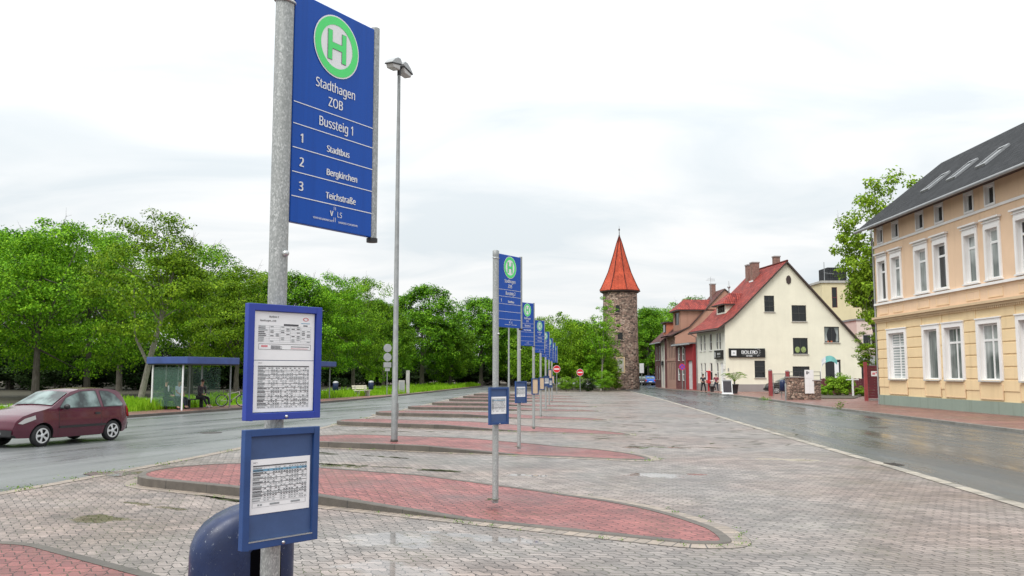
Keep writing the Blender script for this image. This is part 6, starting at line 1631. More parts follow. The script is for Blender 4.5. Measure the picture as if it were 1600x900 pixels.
# ------------------------------------------------------------------ trees and plants
def leaves(name, mat, C, S, N_, parent=None, fold=.25, aspect=.62, mesh_only=False):
    """C centres, S sizes, N_ normals (numpy): each leaf a folded four point blade"""
    n = len(C); rs = np.random.RandomState(len(C) % 997)
    N_ = N_ / (np.linalg.norm(N_, axis=1, keepdims=True) + 1e-9)
    t = rs.normal(size=(n, 3)); t -= N_ * (t * N_).sum(1, keepdims=True); t /= np.linalg.norm(t, axis=1, keepdims=True) + 1e-9
    b = np.cross(N_, t); S = S[:, None]
    V = np.empty((n, 4, 3)); V[:, 0] = C - t * S * .5; V[:, 1] = C + b * S * aspect * .5 + N_ * S * fold * .3; V[:, 2] = C + t * S * .5; V[:, 3] = C - b * S * aspect * .5 + N_ * S * fold * .3
    me = bpy.data.meshes.new(name); me.vertices.add(n * 4); me.vertices.foreach_set('co', V.reshape(-1))
    me.loops.add(n * 4); me.loops.foreach_set('vertex_index', np.arange(n * 4, dtype=np.int32))
    me.polygons.add(n); me.polygons.foreach_set('loop_start', np.arange(0, n * 4, 4, dtype=np.int32)); me.polygons.foreach_set('loop_total', np.full(n, 4, dtype=np.int32))
    me.materials.append(mat); me.update(calc_edges=True)
    if mesh_only: return me
    o = bpy.data.objects.new(name, me); COL.objects.link(o); o.parent = parent; return o
def crown_points(rs, nclump, per, rad, centre, clump_r, shell=.55, lobes=7, flat=.6, rag=.28, base_cut=-1.0):
    """leaf clumps through an uneven crown: light gaps between, a ragged outline"""
    D = rs.normal(size=(lobes, 3)); D /= np.linalg.norm(D, axis=1, keepdims=True); A = rs.uniform(-rag, rag, lobes)
    cl = []
    while len(cl) < nclump:
        d = rs.normal(size=3); d /= np.linalg.norm(d)
        if d[2] < base_cut: continue
        r = rs.uniform(shell ** 3, 1) ** (1 / 3.) if rs.rand() < .82 else rs.uniform(.2, shell)
        k = 1 + sum(a * max(0, d.dot(l)) ** 2 for a, l in zip(A, D))
        cl.append(d * r * k)
    cl = np.array(cl)
    cc = cl * np.array(rad) + np.array(centre)
    m = nclump * per; idx = np.repeat(np.arange(nclump), per)
    p = rs.normal(size=(m, 3)); p /= np.linalg.norm(p, axis=1, keepdims=True); p *= (rs.uniform(.15, 1, (m, 1)) ** .55)
    cr = clump_r * rs.uniform(.6, 1.35, nclump)
    off = p * cr[idx][:, None] * np.array([1, 1, flat])
    C = cc[idx] + off
    N_ = p * .6 + cl[idx] * .4 + np.array([0, 0, .75]) + rs.normal(size=(m, 3)) * .55
    return C, N_, cc
def make_tree(name, label, group, seed, H, trunk_h, trunk_r, rad, cz, nclump, per, clump_r, lsize, mat, bark='bark', lean=0.0, fork=False, flat=.6, shell=.55, rag=.28, twigs=0, nlimb=12, base_cut=-.75, trunk=True):
    t = empty(name, (0, -200, 0), 0, label, 'tree' if name != 'shrub' else 'shrub', group)
    rs = np.random.RandomState(seed)
    C, N_, cc = crown_points(rs, nclump, per, rad, (lean * .8, 0, cz), clump_r, shell, flat=flat, rag=rag, base_cut=base_cut)
    leaves('crown', M[mat], C, lsize * rs.uniform(.6, 1.35, len(C)), N_, t)
    m = MB(); top = Vector((lean, 0, cz + rad[2] * .45))
    P = [Vector((0, 0, -.25)), Vector((lean * .05, 0, .25)), Vector((lean * .25, .05, trunk_h * .55)), Vector((lean * .5, -.05, trunk_h)), Vector((lean * .8, .1, (trunk_h + top.z) / 2)), top]
    m.tube(P, [trunk_r * 1.45, trunk_r * 1.08, trunk_r * .92, trunk_r * .8, trunk_r * .5, trunk_r * .12], 10)
    order = rs.permutation(len(cc))[:nlimb]
    for i in order:
        e = Vector(cc[i]); f = rs.uniform(.0, .75); s = P[3].lerp(P[5], f) if f > .35 else P[3].lerp(P[4], f)
        mid = s.lerp(e, .5) + Vector((rs.uniform(-.3, .3), rs.uniform(-.3, .3), rs.uniform(-.1, .5)))
        r0 = trunk_r * (.30 - .17 * f); m.tube([s, mid, e], [r0, r0 * .55, r0 * .14], 6, False)
    for i in range(twigs):                      # bare twigs beyond the leaves
        k = rs.randint(len(cc)); e = Vector(cc[k]); d = (e - Vector((lean * .8, 0, cz))).normalized(); d.z = abs(d.z) + .3; d.normalize()
        q = e + d * rs.uniform(.6, 1.5); m.tube([e - d * .6, e.lerp(q, .5) + Vector(rs.uniform(-.15, .15, 3)), q], [.022, .014, .006], 4, False)
        for j in range(3):
            q2 = e.lerp(q, rs.uniform(.3, .9)); m.tube([q2, q2 + (d + Vector(rs.uniform(-.8, .8, 3))) * .4], [.010, .004], 3, False)
    if fork:
        m.tube([(lean * .25, .05, trunk_h * .5), (-.55, .3, trunk_h * .9), (-.9, .5, trunk_h * 1.7)], [trunk_r * .6, trunk_r * .42, trunk_r * .15], 8)
    m.build('trunk', M[bark], t)
    t['H'] = H; t['Rr'] = rad[0]
    return t
PROT = {}
PROT['a'] = make_tree('park_tree', 'x', None, 11, 12.0, 3.2, .22, (4.4, 4.4, 5.4), 6.6, 165, 180, 1.08, .17, 'leaf', flat=.42, shell=.5, rag=.35, twigs=34, nlimb=26, base_cut=-.95)
PROT['b'] = make_tree('park_tree', 'x', None, 23, 12.0, 2.8, .24, (4.6, 4.6, 5.5), 6.5, 170, 180, 1.08, .18, 'leaf', flat=.42, shell=.45, rag=.4, twigs=20, nlimb=24, base_cut=-.95)
PROT['chestnut'] = make_tree('park_tree', 'x', None, 5, 14.0, 2.9, .27, (4.5, 4.5, 6.1), 7.6, 380, 105, .82, .23, 'leaf_dense', flat=.72, shell=.74, rag=.12, nlimb=16, base_cut=-.85)
PROT['chestnut2'] = make_tree('park_tree', 'x', None, 8, 14.0, 2.6, .27, (5.0, 5.0, 6.2), 7.4, 360, 110, .88, .24, 'leaf_dense', flat=.70, shell=.7, rag=.18, nlimb=16, base_cut=-.9)
PROT['bush'] = make_tree('shrub', 'x', None, 31, 5.0, .6, .08, (2.4, 2.4, 2.55), 2.45, 110, 90, .55, .15, 'leaf', flat=.6, shell=.55, rag=.3, nlimb=10, base_cut=-.98)
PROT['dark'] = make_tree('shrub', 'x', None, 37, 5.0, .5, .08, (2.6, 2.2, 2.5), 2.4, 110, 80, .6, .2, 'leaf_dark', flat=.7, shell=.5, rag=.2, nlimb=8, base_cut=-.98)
PROT['wispy'] = make_tree('park_tree', 'x', None, 41, 10.0, 2.6, .12, (2.3, 2.3, 4.2), 5.9, 95, 75, .55, .16, 'leaf', bark='bark_pale', flat=.45, shell=.35, rag=.5, twigs=10, nlimb=20, base_cut=-.9, lean=.5)
PROT['bronze'] = make_tree('park_tree', 'x', None, 43, 10.0, 2.2, .2, (3.4, 3.4, 4.2), 5.8, 130, 90, .75, .2, 'leaf_bronze', flat=.6, shell=.55, rag=.25, nlimb=12, base_cut=-.9)
PROT['gbush'] = make_tree('shrub', 'x', None, 71, 2.4, .3, .05, (1.15, 1.15, 1.25), 1.15, 70, 110, .30, .13, 'leaf_maple', flat=.7, shell=.5, rag=.3, nlimb=8, base_cut=-.98)
PROT['maple'] = make_tree('park_tree', 'x', None, 53, 16.0, 3.0, .22, (4.6, 4.6, 6.8), 9.2, 185, 80, .85, .27, 'leaf_maple', flat=.5, shell=.35, rag=.55, twigs=14, nlimb=40, base_cut=-.95)
PROT['lean'] = make_tree('park_tree', 'x', None, 61, 11.0, 4.2, .21, (4.1, 4.1, 4.1), 7.0, 150, 160, 1.0, .17, 'leaf', bark='bark_pale', flat=.42, shell=.5, rag=.4, twigs=30, nlimb=15, lean=2.2, fork=True, base_cut=-.8)
used = set()
def plant(kind, px, d, top, hw, label, group=None, rz=None, by=None, cat=None):
    src = PROT[kind]
    if kind in used: o = copy_tree(src)
    else: o = src; used.add(kind)
    X = (px - 800) / FPX * d; gz = 0.12 if px < 800 else 0.0
    Hw = at(px, top, d).z - gz
    o.location = (X, d, gz); o.rotation_euler = (0, 0, random.uniform(0, 6.28) if rz is None else rz)
    k = hw / FPX * d / src['Rr']; o.scale = (k, k, Hw / src['H'])
    o['label'] = label
    if group: o['group'] = group
    elif 'group' in o: del o['group']
    return o
G_T = 'park trees beyond the bus road'
T_ = [
 ('lean', 222, 54, 335, 92, 'pale barked tree leaning right with forked trunk just left of the nearer bus shelter', 0.05),
 ('a', 140, 66, 330, 95, 'leafy park tree with thick trunk right behind the dark red hatchback', None),
 ('b', 372, 70, 398, 75, 'leafy park tree directly behind the right end of the nearer bus shelter', None),
 ('a', 300, 74, 352, 85, 'leafy park tree rising behind the roof of the nearer bus shelter', None),
 ('b', 60, 58, 318, 105, 'big leafy park tree at the left picture edge, above the hatchback', None),
 ('a', -30, 62, 330, 100, 'outermost leafy park tree at the left picture edge', None),
 ('b', 190, 86, 345, 85, 'leafy park tree in the second row between leaning tree and hatchback', None),
 ('chestnut', 440, 78, 408, 66, 'dense green tree just right of the big upper timetable case', None),
 ('a', 500, 80, 404, 62, 'feathery green tree above the second bus shelter roof', None),
 ('b', 553, 86, 418, 56, 'dark trunked green tree behind the pale park bench', None),
 ('chestnut2', 600, 100, 452, 45, 'shaded round tree directly behind the tall lamp post', None),
 ('chestnut', 660, 112, 432, 60, 'tall round crowned chestnut tree right of the lamp post', None),
 ('chestnut2', 704, 116, 488, 42, 'lower chestnut tree with slim trunk right of the tall round one', None),
 ('chestnut', 752, 126, 452, 52, 'dark round chestnut tree left of the sign post Bussteig 2', None),
 ('chestnut2', 800, 132, 478, 48, 'round green tree behind the board of sign Bussteig 2', None),
 ('b', 410, 96, 410, 66, 'green tree in the back row behind the big timetable case', None),
 ('chestnut2', 335, 100, 400, 70, 'green tree in the back row between shelter and timetable case', None),
 ('b', 845, 128, 488, 46, 'green tree behind the boards of signs Bussteig 3 and 4', None),
 ('chestnut', 520, 120, 440, 60, 'dense tree in the back row above the pale bench', None),
 ('chestnut2', 575, 130, 455, 56, 'dense tree in the back row left of the lamp post', None),
 ('b', 100, 100, 350, 90, 'green tree in the back row left of the leaning tree', None),
 ('chestnut', 20, 96, 340, 95, 'dense tree in the back row at the left picture edge', None),
]
for kind, px, d, top, hw, lab, rz in T_: plant(kind, px, d, top, hw, lab, G_T, rz)
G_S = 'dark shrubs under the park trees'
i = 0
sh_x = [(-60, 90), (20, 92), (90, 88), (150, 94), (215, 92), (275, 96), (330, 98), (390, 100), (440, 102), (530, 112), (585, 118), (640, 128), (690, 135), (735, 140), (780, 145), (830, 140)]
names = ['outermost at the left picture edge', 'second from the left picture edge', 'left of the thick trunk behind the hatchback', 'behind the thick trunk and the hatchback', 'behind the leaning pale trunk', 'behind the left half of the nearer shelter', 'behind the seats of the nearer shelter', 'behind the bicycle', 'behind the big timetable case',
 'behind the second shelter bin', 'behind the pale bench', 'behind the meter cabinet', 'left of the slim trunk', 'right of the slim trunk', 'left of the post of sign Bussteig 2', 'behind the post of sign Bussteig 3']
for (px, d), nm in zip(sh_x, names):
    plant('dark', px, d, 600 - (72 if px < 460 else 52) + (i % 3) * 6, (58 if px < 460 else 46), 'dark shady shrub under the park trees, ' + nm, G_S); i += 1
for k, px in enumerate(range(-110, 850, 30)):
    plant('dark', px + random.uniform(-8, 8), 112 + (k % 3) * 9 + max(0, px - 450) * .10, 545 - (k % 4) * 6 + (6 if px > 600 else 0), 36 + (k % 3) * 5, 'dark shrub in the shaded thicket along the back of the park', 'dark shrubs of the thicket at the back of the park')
G_B = 'tall green shrubs behind the far end of the plaza'
for px, d, top, hw, nm, kd in ((858, 101, 505, 34, 'tall bright shrub behind the far end of the row of signs', 'bush'), (893, 100, 500, 36, 'tall bright shrub behind the second no entry sign', 'bush'), (925, 100, 496, 33, 'tall bright shrub at the left foot of the stone tower', 'bush'), (952, 97, 540, 22, 'low bright shrub against the wall of the stone tower', 'bush'),
                           (878, 112, 488, 40, 'tallest bright shrub, behind the row near the no entry signs', 'bush'), (820, 108, 520, 34, 'bright shrub behind the post of sign Bussteig 3', 'bush')):
    plant(kd, px, d, top, hw, nm, G_B)
for px, d, top, hw, nm in ((905, 118, 488, 40, 'leafy tree left of the stone tower, behind the two no entry signs'), (940, 112, 500, 30, 'leafy tree overlapping the lower left side of the stone tower')):
    plant('chestnut2', px, d, top, hw, nm)
plant('bush', 940, 98, 515, 30, 'tall bright shrub just left of the tower wall, behind the feathery young tree', G_B)
plant('wispy', 938, 96, 462, 27, 'slender feathery young tree with pale stem in front of the stone tower')
G_L = 'low clipped shrubs along the plaza end'
for px, d, top, hw, nm, kd in ((884, 91, 588, 17, 'low green shrub just right of the left no entry sign', 'bush'), (919, 91, 592, 13, 'dark rounded low shrub right of the second no entry sign', 'dark'), (944, 90, 578, 17, 'low green shrub nearest the stone tower', 'bush'), (905, 92, 588, 13, 'low green shrub at the foot of the right no entry sign', 'bush'), (962, 99, 590, 10, 'small green shrub touching the base of the stone tower', 'bush')):
    plant(kd, px, d, top, hw, nm, G_L)
plant('chestnut', 1012, 138, 470, 36, 'dense green tree filling the gap right of the stone tower')
plant('a', 1030, 150, 466, 44, 'bright leafy tree between the stone tower and the brick houses')
plant('b', 1052, 165, 462, 50, 'bright leafy tree rising behind the narrow brick house')
plant('chestnut', 1085, 160, 453, 40, 'dark round tree above the peach house roof')
plant('bronze', 1018, 141, 522, 34, 'bronze leaved tree over the cars beyond the stone tower')
plant('dark', 1006, 143, 560, 30, 'dark hedge shrub behind the bright blue car'); plant('dark', 1042, 146, 556, 30, 'dark hedge shrub behind the silver saloon')
plant('chestnut2', 985, 160, 488, 30, 'green tree right behind the stone tower')
plant('maple', 1368, 66, 264, 80, 'tall loose bright green maple between the cream and the yellow house', rz=1.0)
plant('wispy', 1352, 63, 505, 30, 'low leafy branch of a young tree over the maroon gate')
# sign post by the tower
q = at(1003, 605, 118); t = empty('parking_sign', (q.x, q.y, 0), 0, 'pale round topped sign on a post beside the stone tower', 'traffic sign')
m = MB(); m.tube([(0, 0, -.1), (0, 0, 2.9)], .05, 8); m.build('post', M['galv_far'], t)
m = MB(); m.bb(-.30, -.08, 1.9, .30, -.055, 3.2); m.build('sign_plate', M['white'], t, .02)
# no stopping sign
q = gp(1066.5, 610.8, .1); t = empty('no_stopping_sign', (q.x, q.y, .1), 0, 'round blue and red no parking sign on a thin post before the brick house', 'traffic sign')
m = MB(); m.tube([(0, 0, -.1), (0, 0, 2.75)], .035, 8); m.build('post', M['galv_far'], t)
d_ = MB(); d_.use(M['sign_red']); d_.disc((0, 0, .0), .34, X_, Vector((0, 1, 0)), 26); d_.use(M['sign_blue']); d_.disc((0, 0, .004), .27, X_, Vector((0, 1, 0)), 26)
d_.use(M['sign_red'])
for s in (-1, 1): d_.face([Vector((0, 0, .008)) + Vector((math.cos(R(45 * s)), math.sin(R(45 * s)), 0)) * a + Vector((-math.sin(R(45 * s)), math.cos(R(45 * s)), 0)) * b for a, b in ((-.27, -.03), (.27, -.03), (.27, .03), (-.27, .03))] if s < 0 else [Vector((0, 0, .009)) + Vector((math.cos(R(45)), math.sin(R(45)), 0)) * a + Vector((-math.sin(R(45)), math.cos(R(45)), 0)) * b for a, b in ((-.27, -.03), (.27, -.03), (.27, .03), (-.27, .03))])
o = d_.build('sign_disc', None, t); o.location = (0, -.05, 2.45); o.rotation_euler = (R(90), 0, R(-10))

# ------------------------------------------------------------------ street side furniture
q = gp(1099, 613.6, .1); person((q.x, q.y, .105), R(8), 'standing person with legs apart in dark shirt and black trousers before the cream house', stand(.10), M['cl_charcoal'], M['cl_black'], M['cl_black'], sleeves='short', group='people standing outside the restaurant')
q = gp(1119.5, 613.2, .1); person((q.x, q.y, .105), R(-35), 'standing person with one knee bent, dull red shirt, beside the red wall machine', stand(.02, True), M['cl_red'], M['cl_jeans'], M['cl_black'], sleeves='short', group='people standing outside the restaurant')
q = gp(1106.5, 608, .1)
t = empty('cigarette_machine', (BX - .62, BY + 4.9, .1), 0, 'red cigarette vending machine on the street wall of the cream house', 'vending machine')
m = MB(); m.bb(-.16, -.38, .75, .16, .38, 2.05); m.build('housing', M['red_box'], t, .02)
m = MB(); m.bb(-.172, -.28, 1.1, -.162, .28, 1.9); m.bb(-.28, -.392, 1.3, .1, -.382, 1.36) if False else None; m.build('front_plate', M['white'], t)
m = MB(); m.bb(-.06, -.06, -.05, .06, .06, .75); m.build('leg', M['red_box'], t)
def potted_palm(px, py):
    q = gp(px, py, .1); t = empty('potted_palm', (q.x, q.y, .103), 0, 'green palm in a dark pot at the corner of the cream house', 'potted plant')
    m = MB(); m.lathe([(.24, 0), (.34, .75), (.38, .76), (.38, .84), (.33, .84), (.30, .76)], 20); m.build('pot', M['pot'], t)
    m = MB(); rn = random.Random(3); m.use(M['bark']); m.tube([(0, 0, .7), (0, 0, 1.05)], .07, 8); m.build('stem', None, t)
    m = MB()
    for i in range(13):
        a = i * 2.4 + rn.uniform(-.2, .2); up = rn.uniform(1.0, 1.9); ln = rn.uniform(.7, 1.15); d = Vector((math.cos(a), math.sin(a), 0)); pp = None
        pts = [Vector((0, 0, 1.0)) + d * ln * u + Z_ * (up * (u * 1.5 - u * u * 1.15)) for u in (0, .25, .5, .75, 1)]
        m.tube(pts, [.018, .014, .01, .006, .003], 4, False)
        for k in range(11):
            u = .2 + .8 * k / 11; j = min(3, int(u * 4)); c = pts[j].lerp(pts[j + 1], u * 4 - j); s_ = Vector((-d.y, d.x, 0)); L_ = .34 * (1 - abs(u - .55))
            for sg in (-1, 1): m.face([c, c + s_ * sg * L_ * .5 + d * .10 + Z_ * .02, c + s_ * sg * L_ + d * .22 - Z_ * .05, c + s_ * sg * L_ * .5 + d * .06])
    m.build('fronds', M['leaf'], t)
potted_palm(1148, 615)
q = gp(1136.5, 616, .1); t = empty('pavement_board', (q.x, q.y, .103), R(-8), 'white framed pavement board with a menu poster beside the potted palm', 'a-frame sign')
for s in (-1, 1):
    m = MB(); a = R(12) * s
    def PB(x, z): return (x, -s * (.30 - z * .27), z)
    m.use(M['white']); 
    for x0, z0_, x1, z1_ in ((-.42, .02, -.36, 1.25), (.36, .02, .42, 1.25), (-.36, 1.18, .36, 1.25), (-.36, .02, .36, .14)): m.face([PB(x0, z0_), PB(x1, z0_), PB(x1, z1_), PB(x0, z1_)])
    m.use(M['cl_charcoal'] if s > 0 else M['ink_soft']); m.face([PB(-.36, .14), PB(.36, .14), PB(.36, 1.18), PB(-.36, 1.18)])
    o = m.build('panel', None, t); sd_ = o.modifiers.new('solid', 'SOLIDIFY'); sd_.thickness = .02
m = MB(); m.bb(-.5, -.34, 0, .5, .34, .05); m.build('foot', M['white'], t)
q = gp(1112.8, 612.4, .1); t = empty('flower_pot', (q.x, q.y, .103), 0, 'small empty black pot between the two standing people', 'pot')
m = MB(); m.lathe([(.16, 0), (.2, .5), (.22, .5), (.22, .56), (.17, .56), (.15, .48), (.001, .47)], 16); m.build('tub', M['pot'], t)
# low masonry wall with notice boards
q = gp(1229.5, 624.5, .1); t = empty('garden_wall', (q.x, q.y, .1), R(2), 'low rubble garden wall with white notices in front of the cream house', 'wall')
m = MB(); m.bb(0, -.18, -.1, 1.75, .18, 1.50); m.bb(1.75, -.22, -.1, 2.32, .24, 1.28); m.build('masonry', M['field_stone'], t)
m = MB(); m.bb(-.05, -.23, 1.502, 1.72, .23, 1.58); m.bb(1.72, -.27, 1.282, 2.38, .29, 1.36); m.build('coping', M['plinth'], t)
nt = MB(); nt.bb(1.20, -.250, .42, 1.84, -.224, 2.05); nb = nt.build('notice_board', M['white_frame'], t)
m = MB(); 
for x0, z0_, x1, z1_ in ((1.23, .45, 1.50, .92), (1.53, .45, 1.80, .92), (1.23, .95, 1.50, 1.42), (1.53, .95, 1.80, 1.42), (1.23, 1.46, 1.80, 2.02)): m.bb(x0, -.258, z0_, x1, -.2515, z1_)
m.build('sheets', M['paper'], nb)
m = MB(); m.bb(1.32, -.263, 1.74, 1.42, -.2595, 1.95); m.bb(1.46, -.263, 1.80, 1.52, -.2595, 1.92); m.build('print', M['ink'], nb)
def red_post(px, py, h, label):
    q = gp(px, py, .1); t = empty('gate_post', (q.x, q.y, .1), 0, label, 'post', 'red gate posts before the cream house')
    m = MB(); m.bb(-.13, -.13, -.1, .13, .13, h); m.build('shaft', M['post_red'], t, .012); m = MB(); m.lathe([(.17, h), (.17, h + .05), (.08, h + .12), (.001, h + .13)], 4, phase=R(45)); m.build('cap', M['plinth'], t)
red_post(1204.5, 619, 2.0, 'faded red square gate post in front of the black hatchback'); red_post(1231, 618, 1.95, 'dark red gate post behind the left end of the rubble garden wall')
q = gp(1209, 618.5, .1); t = empty('railing_gate', (q.x, q.y + .05, .1), R(1), 'thin grey mesh gate between the two red gate posts', 'gate')
m = MB()
for z in (.25, 1.75): m.bb(0, -.02, z - .025, 1.0, .02, z + .025)
for x in (0, 1.0): m.bb(x - .025, -.021, 0, x + .025, .021, 1.8)
m.build('frame', M['galv_far'], t); m = MB()
for i in range(1, 12): m.tube([(i / 12, 0, .25), (i / 12, 0, 1.75)], .006, 4)
for i in range(1, 9): m.tube([(0, 0, .25 + i / 6), (1, 0, .25 + i / 6)], .006, 4)
m.build('mesh_panel', M['galv_far'], t)
q = gp(1223.5, 622.5, .1); t = empty('litter_bin', (q.x, q.y, .1), R(10), 'small slate blue litter bin on a post left of the rubble garden wall', 'litter bin')
m = MB(); m.lathe([(.18, .55), (.21, .57), (.21, 1.15), (.17, 1.28), (.10, 1.33), (.001, 1.34)], 16); m.build('body', M['bin'], t); m = MB(); m.tube([(.02, .23, -.1), (.02, .23, 1.3)], .035, 8); m.build('post', M['galv_far'], t)
q = gp(1228, 626, .1); t = empty('bollard', (q.x, q.y, .1), 0, 'thin grey green bollard at the left end of the rubble garden wall', 'bollard')
m = MB(); m.lathe([(.05, -.1), (.05, 1.1), (.03, 1.14), (.001, 1.15)], 10); m.build('tube', M['galv_far'], t)
q = gp(1268, 596, .1)
t = empty('metal_railing', (at(1234, 600, 72).x, 72, .1), 0, 'dark metal railing behind the rubble garden wall', 'railing')
m = MB()
for i in range(4): m.tube([(i * .85, 0, -.05), (i * .85, 0, 1.95)], .03, 6)
for z in (1.2, 1.6, 1.92): m.tube([(0, 0, z), (2.55, 0, z)], .022, 6)
m.build('bars', M['cl_charcoal'], t)
# bed with shrubs before the house
plant('gbush', 1309, 70, 581, 22, 'bright green garden shrub in the bed before the cream house, beside the white post'); plant('gbush', 1285, 70, 600, 12, 'small yellow green shrub at the left end of the garden bed'); plant('gbush', 1345, 69, 602, 13, 'low green shrub between white post and maroon gate')
q = gp(1333, 619.5, .1); t = empty('white_post', (q.x, q.y, .1), R(5), 'white post with short cross arm in the garden bed', 'post')
m = MB(); m.bb(-.055, -.05, -.1, .055, .05, 1.45); m.build('shaft', M['white_frame'], t); m = MB(); m.bb(-.5, -.04, 1.28, .5, -.052 + .1, 1.36); m.build('cross_arm', M['white_frame'], t)
t = empty('garden_fence', (at(1283, 600, 73).x, 73, .1), 0, 'dark board fence behind the garden bed', 'fence')
m = MB()
for i in range(24): m.bb(i * .165, -.015, 0, i * .165 + .15, .015, 1.35 + .03 * (i % 2))
m.build('boards', M['maroon_wood'], t); m = MB(); m.bb(0, .02, .3, 4, .06, .38); m.bb(0, .02, 1.0, 4, .06, 1.08); m.build('rails', M['maroon_wood'], t)
m = MB(); poly = [gp(1276, 625.5, 0), gp(1335, 625.5, 0), gp(1352, 619, 0), gp(1350, 612, 0), gp(1276, 612, 0)]
m.prism([(p.x, p.y) for p in poly], 'z', .08, .16); structure(m.build('garden_bed', M['earth']))
# flag
q = at(1283, 590, 82.5); t = empty('banner_flag', (q.x, q.y, .1), 0, 'teal and white wavy flag on a thin bent pole before the cream house', 'flag')
m = MB(); m.tube([(0, 0, 0), (0, 0, 2.2), (.15, 0, 2.7), (.5, 0, 3.0)], .03, 6); m.build('pole', M['white_frame'], t)
m = MB(); N = 14
for i in range(N):
    def fp(i, s): u = i / N; return (.1 + 1.5 * u, .12 * math.sin(u * 7), 2.75 + .45 * math.sin(u * 3.0) + s * (.32 - .10 * u))
    m.use(M['cl_white'] if i < 4 else M['teal']); m.face([fp(i, -1), fp(i + 1, -1), fp(i + 1, 1), fp(i, 1)], None, True)
m.build('cloth', None, t)
# maroon gate
q = gp(1354, 626.5, .1); t = empty('wooden_gate', (q.x, q.y, .1), R(-6), 'closed maroon board gate with a white sign at the yellow house corner', 'gate')
m = MB(); m.bb(-.10, -.10, -.1, .10, .10, 2.55); m.build('post', M['post_red'], t, .01)
m = MB()
for i in range(12): m.bb(.14, -.03, .18 + i * .178, 1.6, .03, .18 + i * .178 + .17)
m.build('boards', M['maroon_wood'], t, .006); m = MB(); m.bb(.35, -.045, 1.62, .82, -.033, 1.95); s_ = m.build('sign_plate', M['white'], t)
m = MB(); m.bb(.42, -.05, 1.72, .6, -.046, 1.86); m.bb(.63, -.05, 1.80, .76, -.046, 1.9); m.build('print', M['ink_red'], s_)
m = MB(); m.bb(.1, -.04, .06, 1.65, .04, .14); m.build('bottom_rail', M['galv_far'], t)

# ------------------------------------------------------------------ grass, weeds, moss, water
rs = np.random.RandomState(12)
pts = []; LKa = np.array([(p.x, p.y) for p in wl]); 
seg = [i for i in range(len(LKa) - 1) if 26 < LKa[i, 1] < 125]
def blades(name, n, gen, size, mat, label, cat):
    C = []; S = []; Nn = []
    while len(C) < n:
        r_ = gen()
        if r_ is None: continue
        x, y, z, s = r_; C.append((x, y, z + s * .42)); S.append(s); a = rs.uniform(0, 6.28); Nn.append((math.cos(a), math.sin(a), rs.uniform(-.1, .5)))
    C, S, Nn = np.array(C), np.array(S), np.array(Nn)
    # upright blades: rotate the leaf axis to the vertical
    n_ = len(C); V = np.empty((n_, 4, 3)); side = np.stack([-Nn[:, 1], Nn[:, 0], np.zeros(n_)], 1); lean_ = rs.normal(size=(n_, 3)) * .22; lean_[:, 2] = 0
    base = C - np.array([0, 0, 1]) * S[:, None] * .5; tip = C + np.array([0, 0, 1]) * S[:, None] * .5 + lean_ * S[:, None]
    V[:, 0] = base - side * S[:, None] * .08; V[:, 1] = base + side * S[:, None] * .08; V[:, 2] = tip + side * S[:, None] * .015; V[:, 3] = tip - side * S[:, None] * .015
    me = bpy.data.meshes.new(name); me.vertices.add(n_ * 4); me.vertices.foreach_set('co', V.reshape(-1)); me.loops.add(n_ * 4); me.loops.foreach_set('vertex_index', np.arange(n_ * 4, dtype=np.int32))
    me.polygons.add(n_); me.polygons.foreach_set('loop_start', np.arange(0, n_ * 4, 4, dtype=np.int32)); me.polygons.foreach_set('loop_total', np.full(n_, 4, dtype=np.int32))
    me.materials.append(mat); me.update(calc_edges=True); o = bpy.data.objects.new(name, me); COL.objects.link(o); tag(o, label, cat, None, 'stuff'); return o
def verge():
    i = seg[rs.randint(len(seg))]; f = rs.rand(); p = LKa[i] * (1 - f) + LKa[i + 1] * f
    u = rs.rand() ** 1.3 * 8; x, y = p[0] - u * .97, p[1] + u * .15
    s = rs.uniform(.16, .42) * (1.0 + .6 * math.sin(x * 1.3) * math.sin(y * .9))
    return (x, y, .12, max(.1, s))
blades('verge_grass', 52000, verge, .2, M['grass'], 'bright uneven grass of the verge beyond the bus road', 'grass')
def weed_cloud(name, spots, mat, label, per=40, r=.10, size=.035, flat=.4):
    C = []; N_ = []; S = []
    for x, y, z, k in spots:
        m_ = max(3, int(per * k)); p = rs.normal(size=(m_, 3)) * np.array([r, r, r * flat]) * (.6 + .6 * k); p[:, 2] = np.abs(p[:, 2])
        C.append(p + np.array([x, y, z + .006])); N_.append(rs.normal(size=(m_, 3)) * .6 + np.array([0, 0, 1])); S.append(size * rs.uniform(.5, 1.5, m_) * (.7 + .5 * k))
    o = leaves(name, mat, np.concatenate(C), np.concatenate(S), np.concatenate(N_)); tag(o, label, 'weeds', None, 'stuff'); return o
spots = []
for k, (lp, lh) in enumerate(PLAT[1:7]):
    n = len(lp)
    for i in range(n):
        p = lp[i]; fr = 0.5 if k < 1 else .35
        right = p.x > -1.5 + 0.0 * k
        if rs.rand() < (fr if right else .16): 
            d = (lp[(i + 1) % n] - lp[i - 1]).normalized(); o_ = Vector((d.y, -d.x, 0)) * rs.uniform(.0, .28); spots.append((p.x + o_.x, p.y + o_.y, .012, rs.uniform(.05, .55) if rs.rand() < .7 else rs.uniform(.5, 1.0)))
weed_cloud('kerb_weeds', spots, M['weed'], 'small green weeds in the joints along the platform kerbs', 26, .035, .017)
spots = []
for p in PLo:
    if 12 < p.y < 70:
        for _ in range(3):
            if rs.rand() < .55: spots.append((p.x + rs.uniform(.0, .35), p.y + rs.uniform(-.6, .6), .012, rs.uniform(.1, .9)))
weed_cloud('edge_weeds', spots, M['weed'], 'weeds and moss along the paved edge of the bus road', 40, .12, .03, .2)
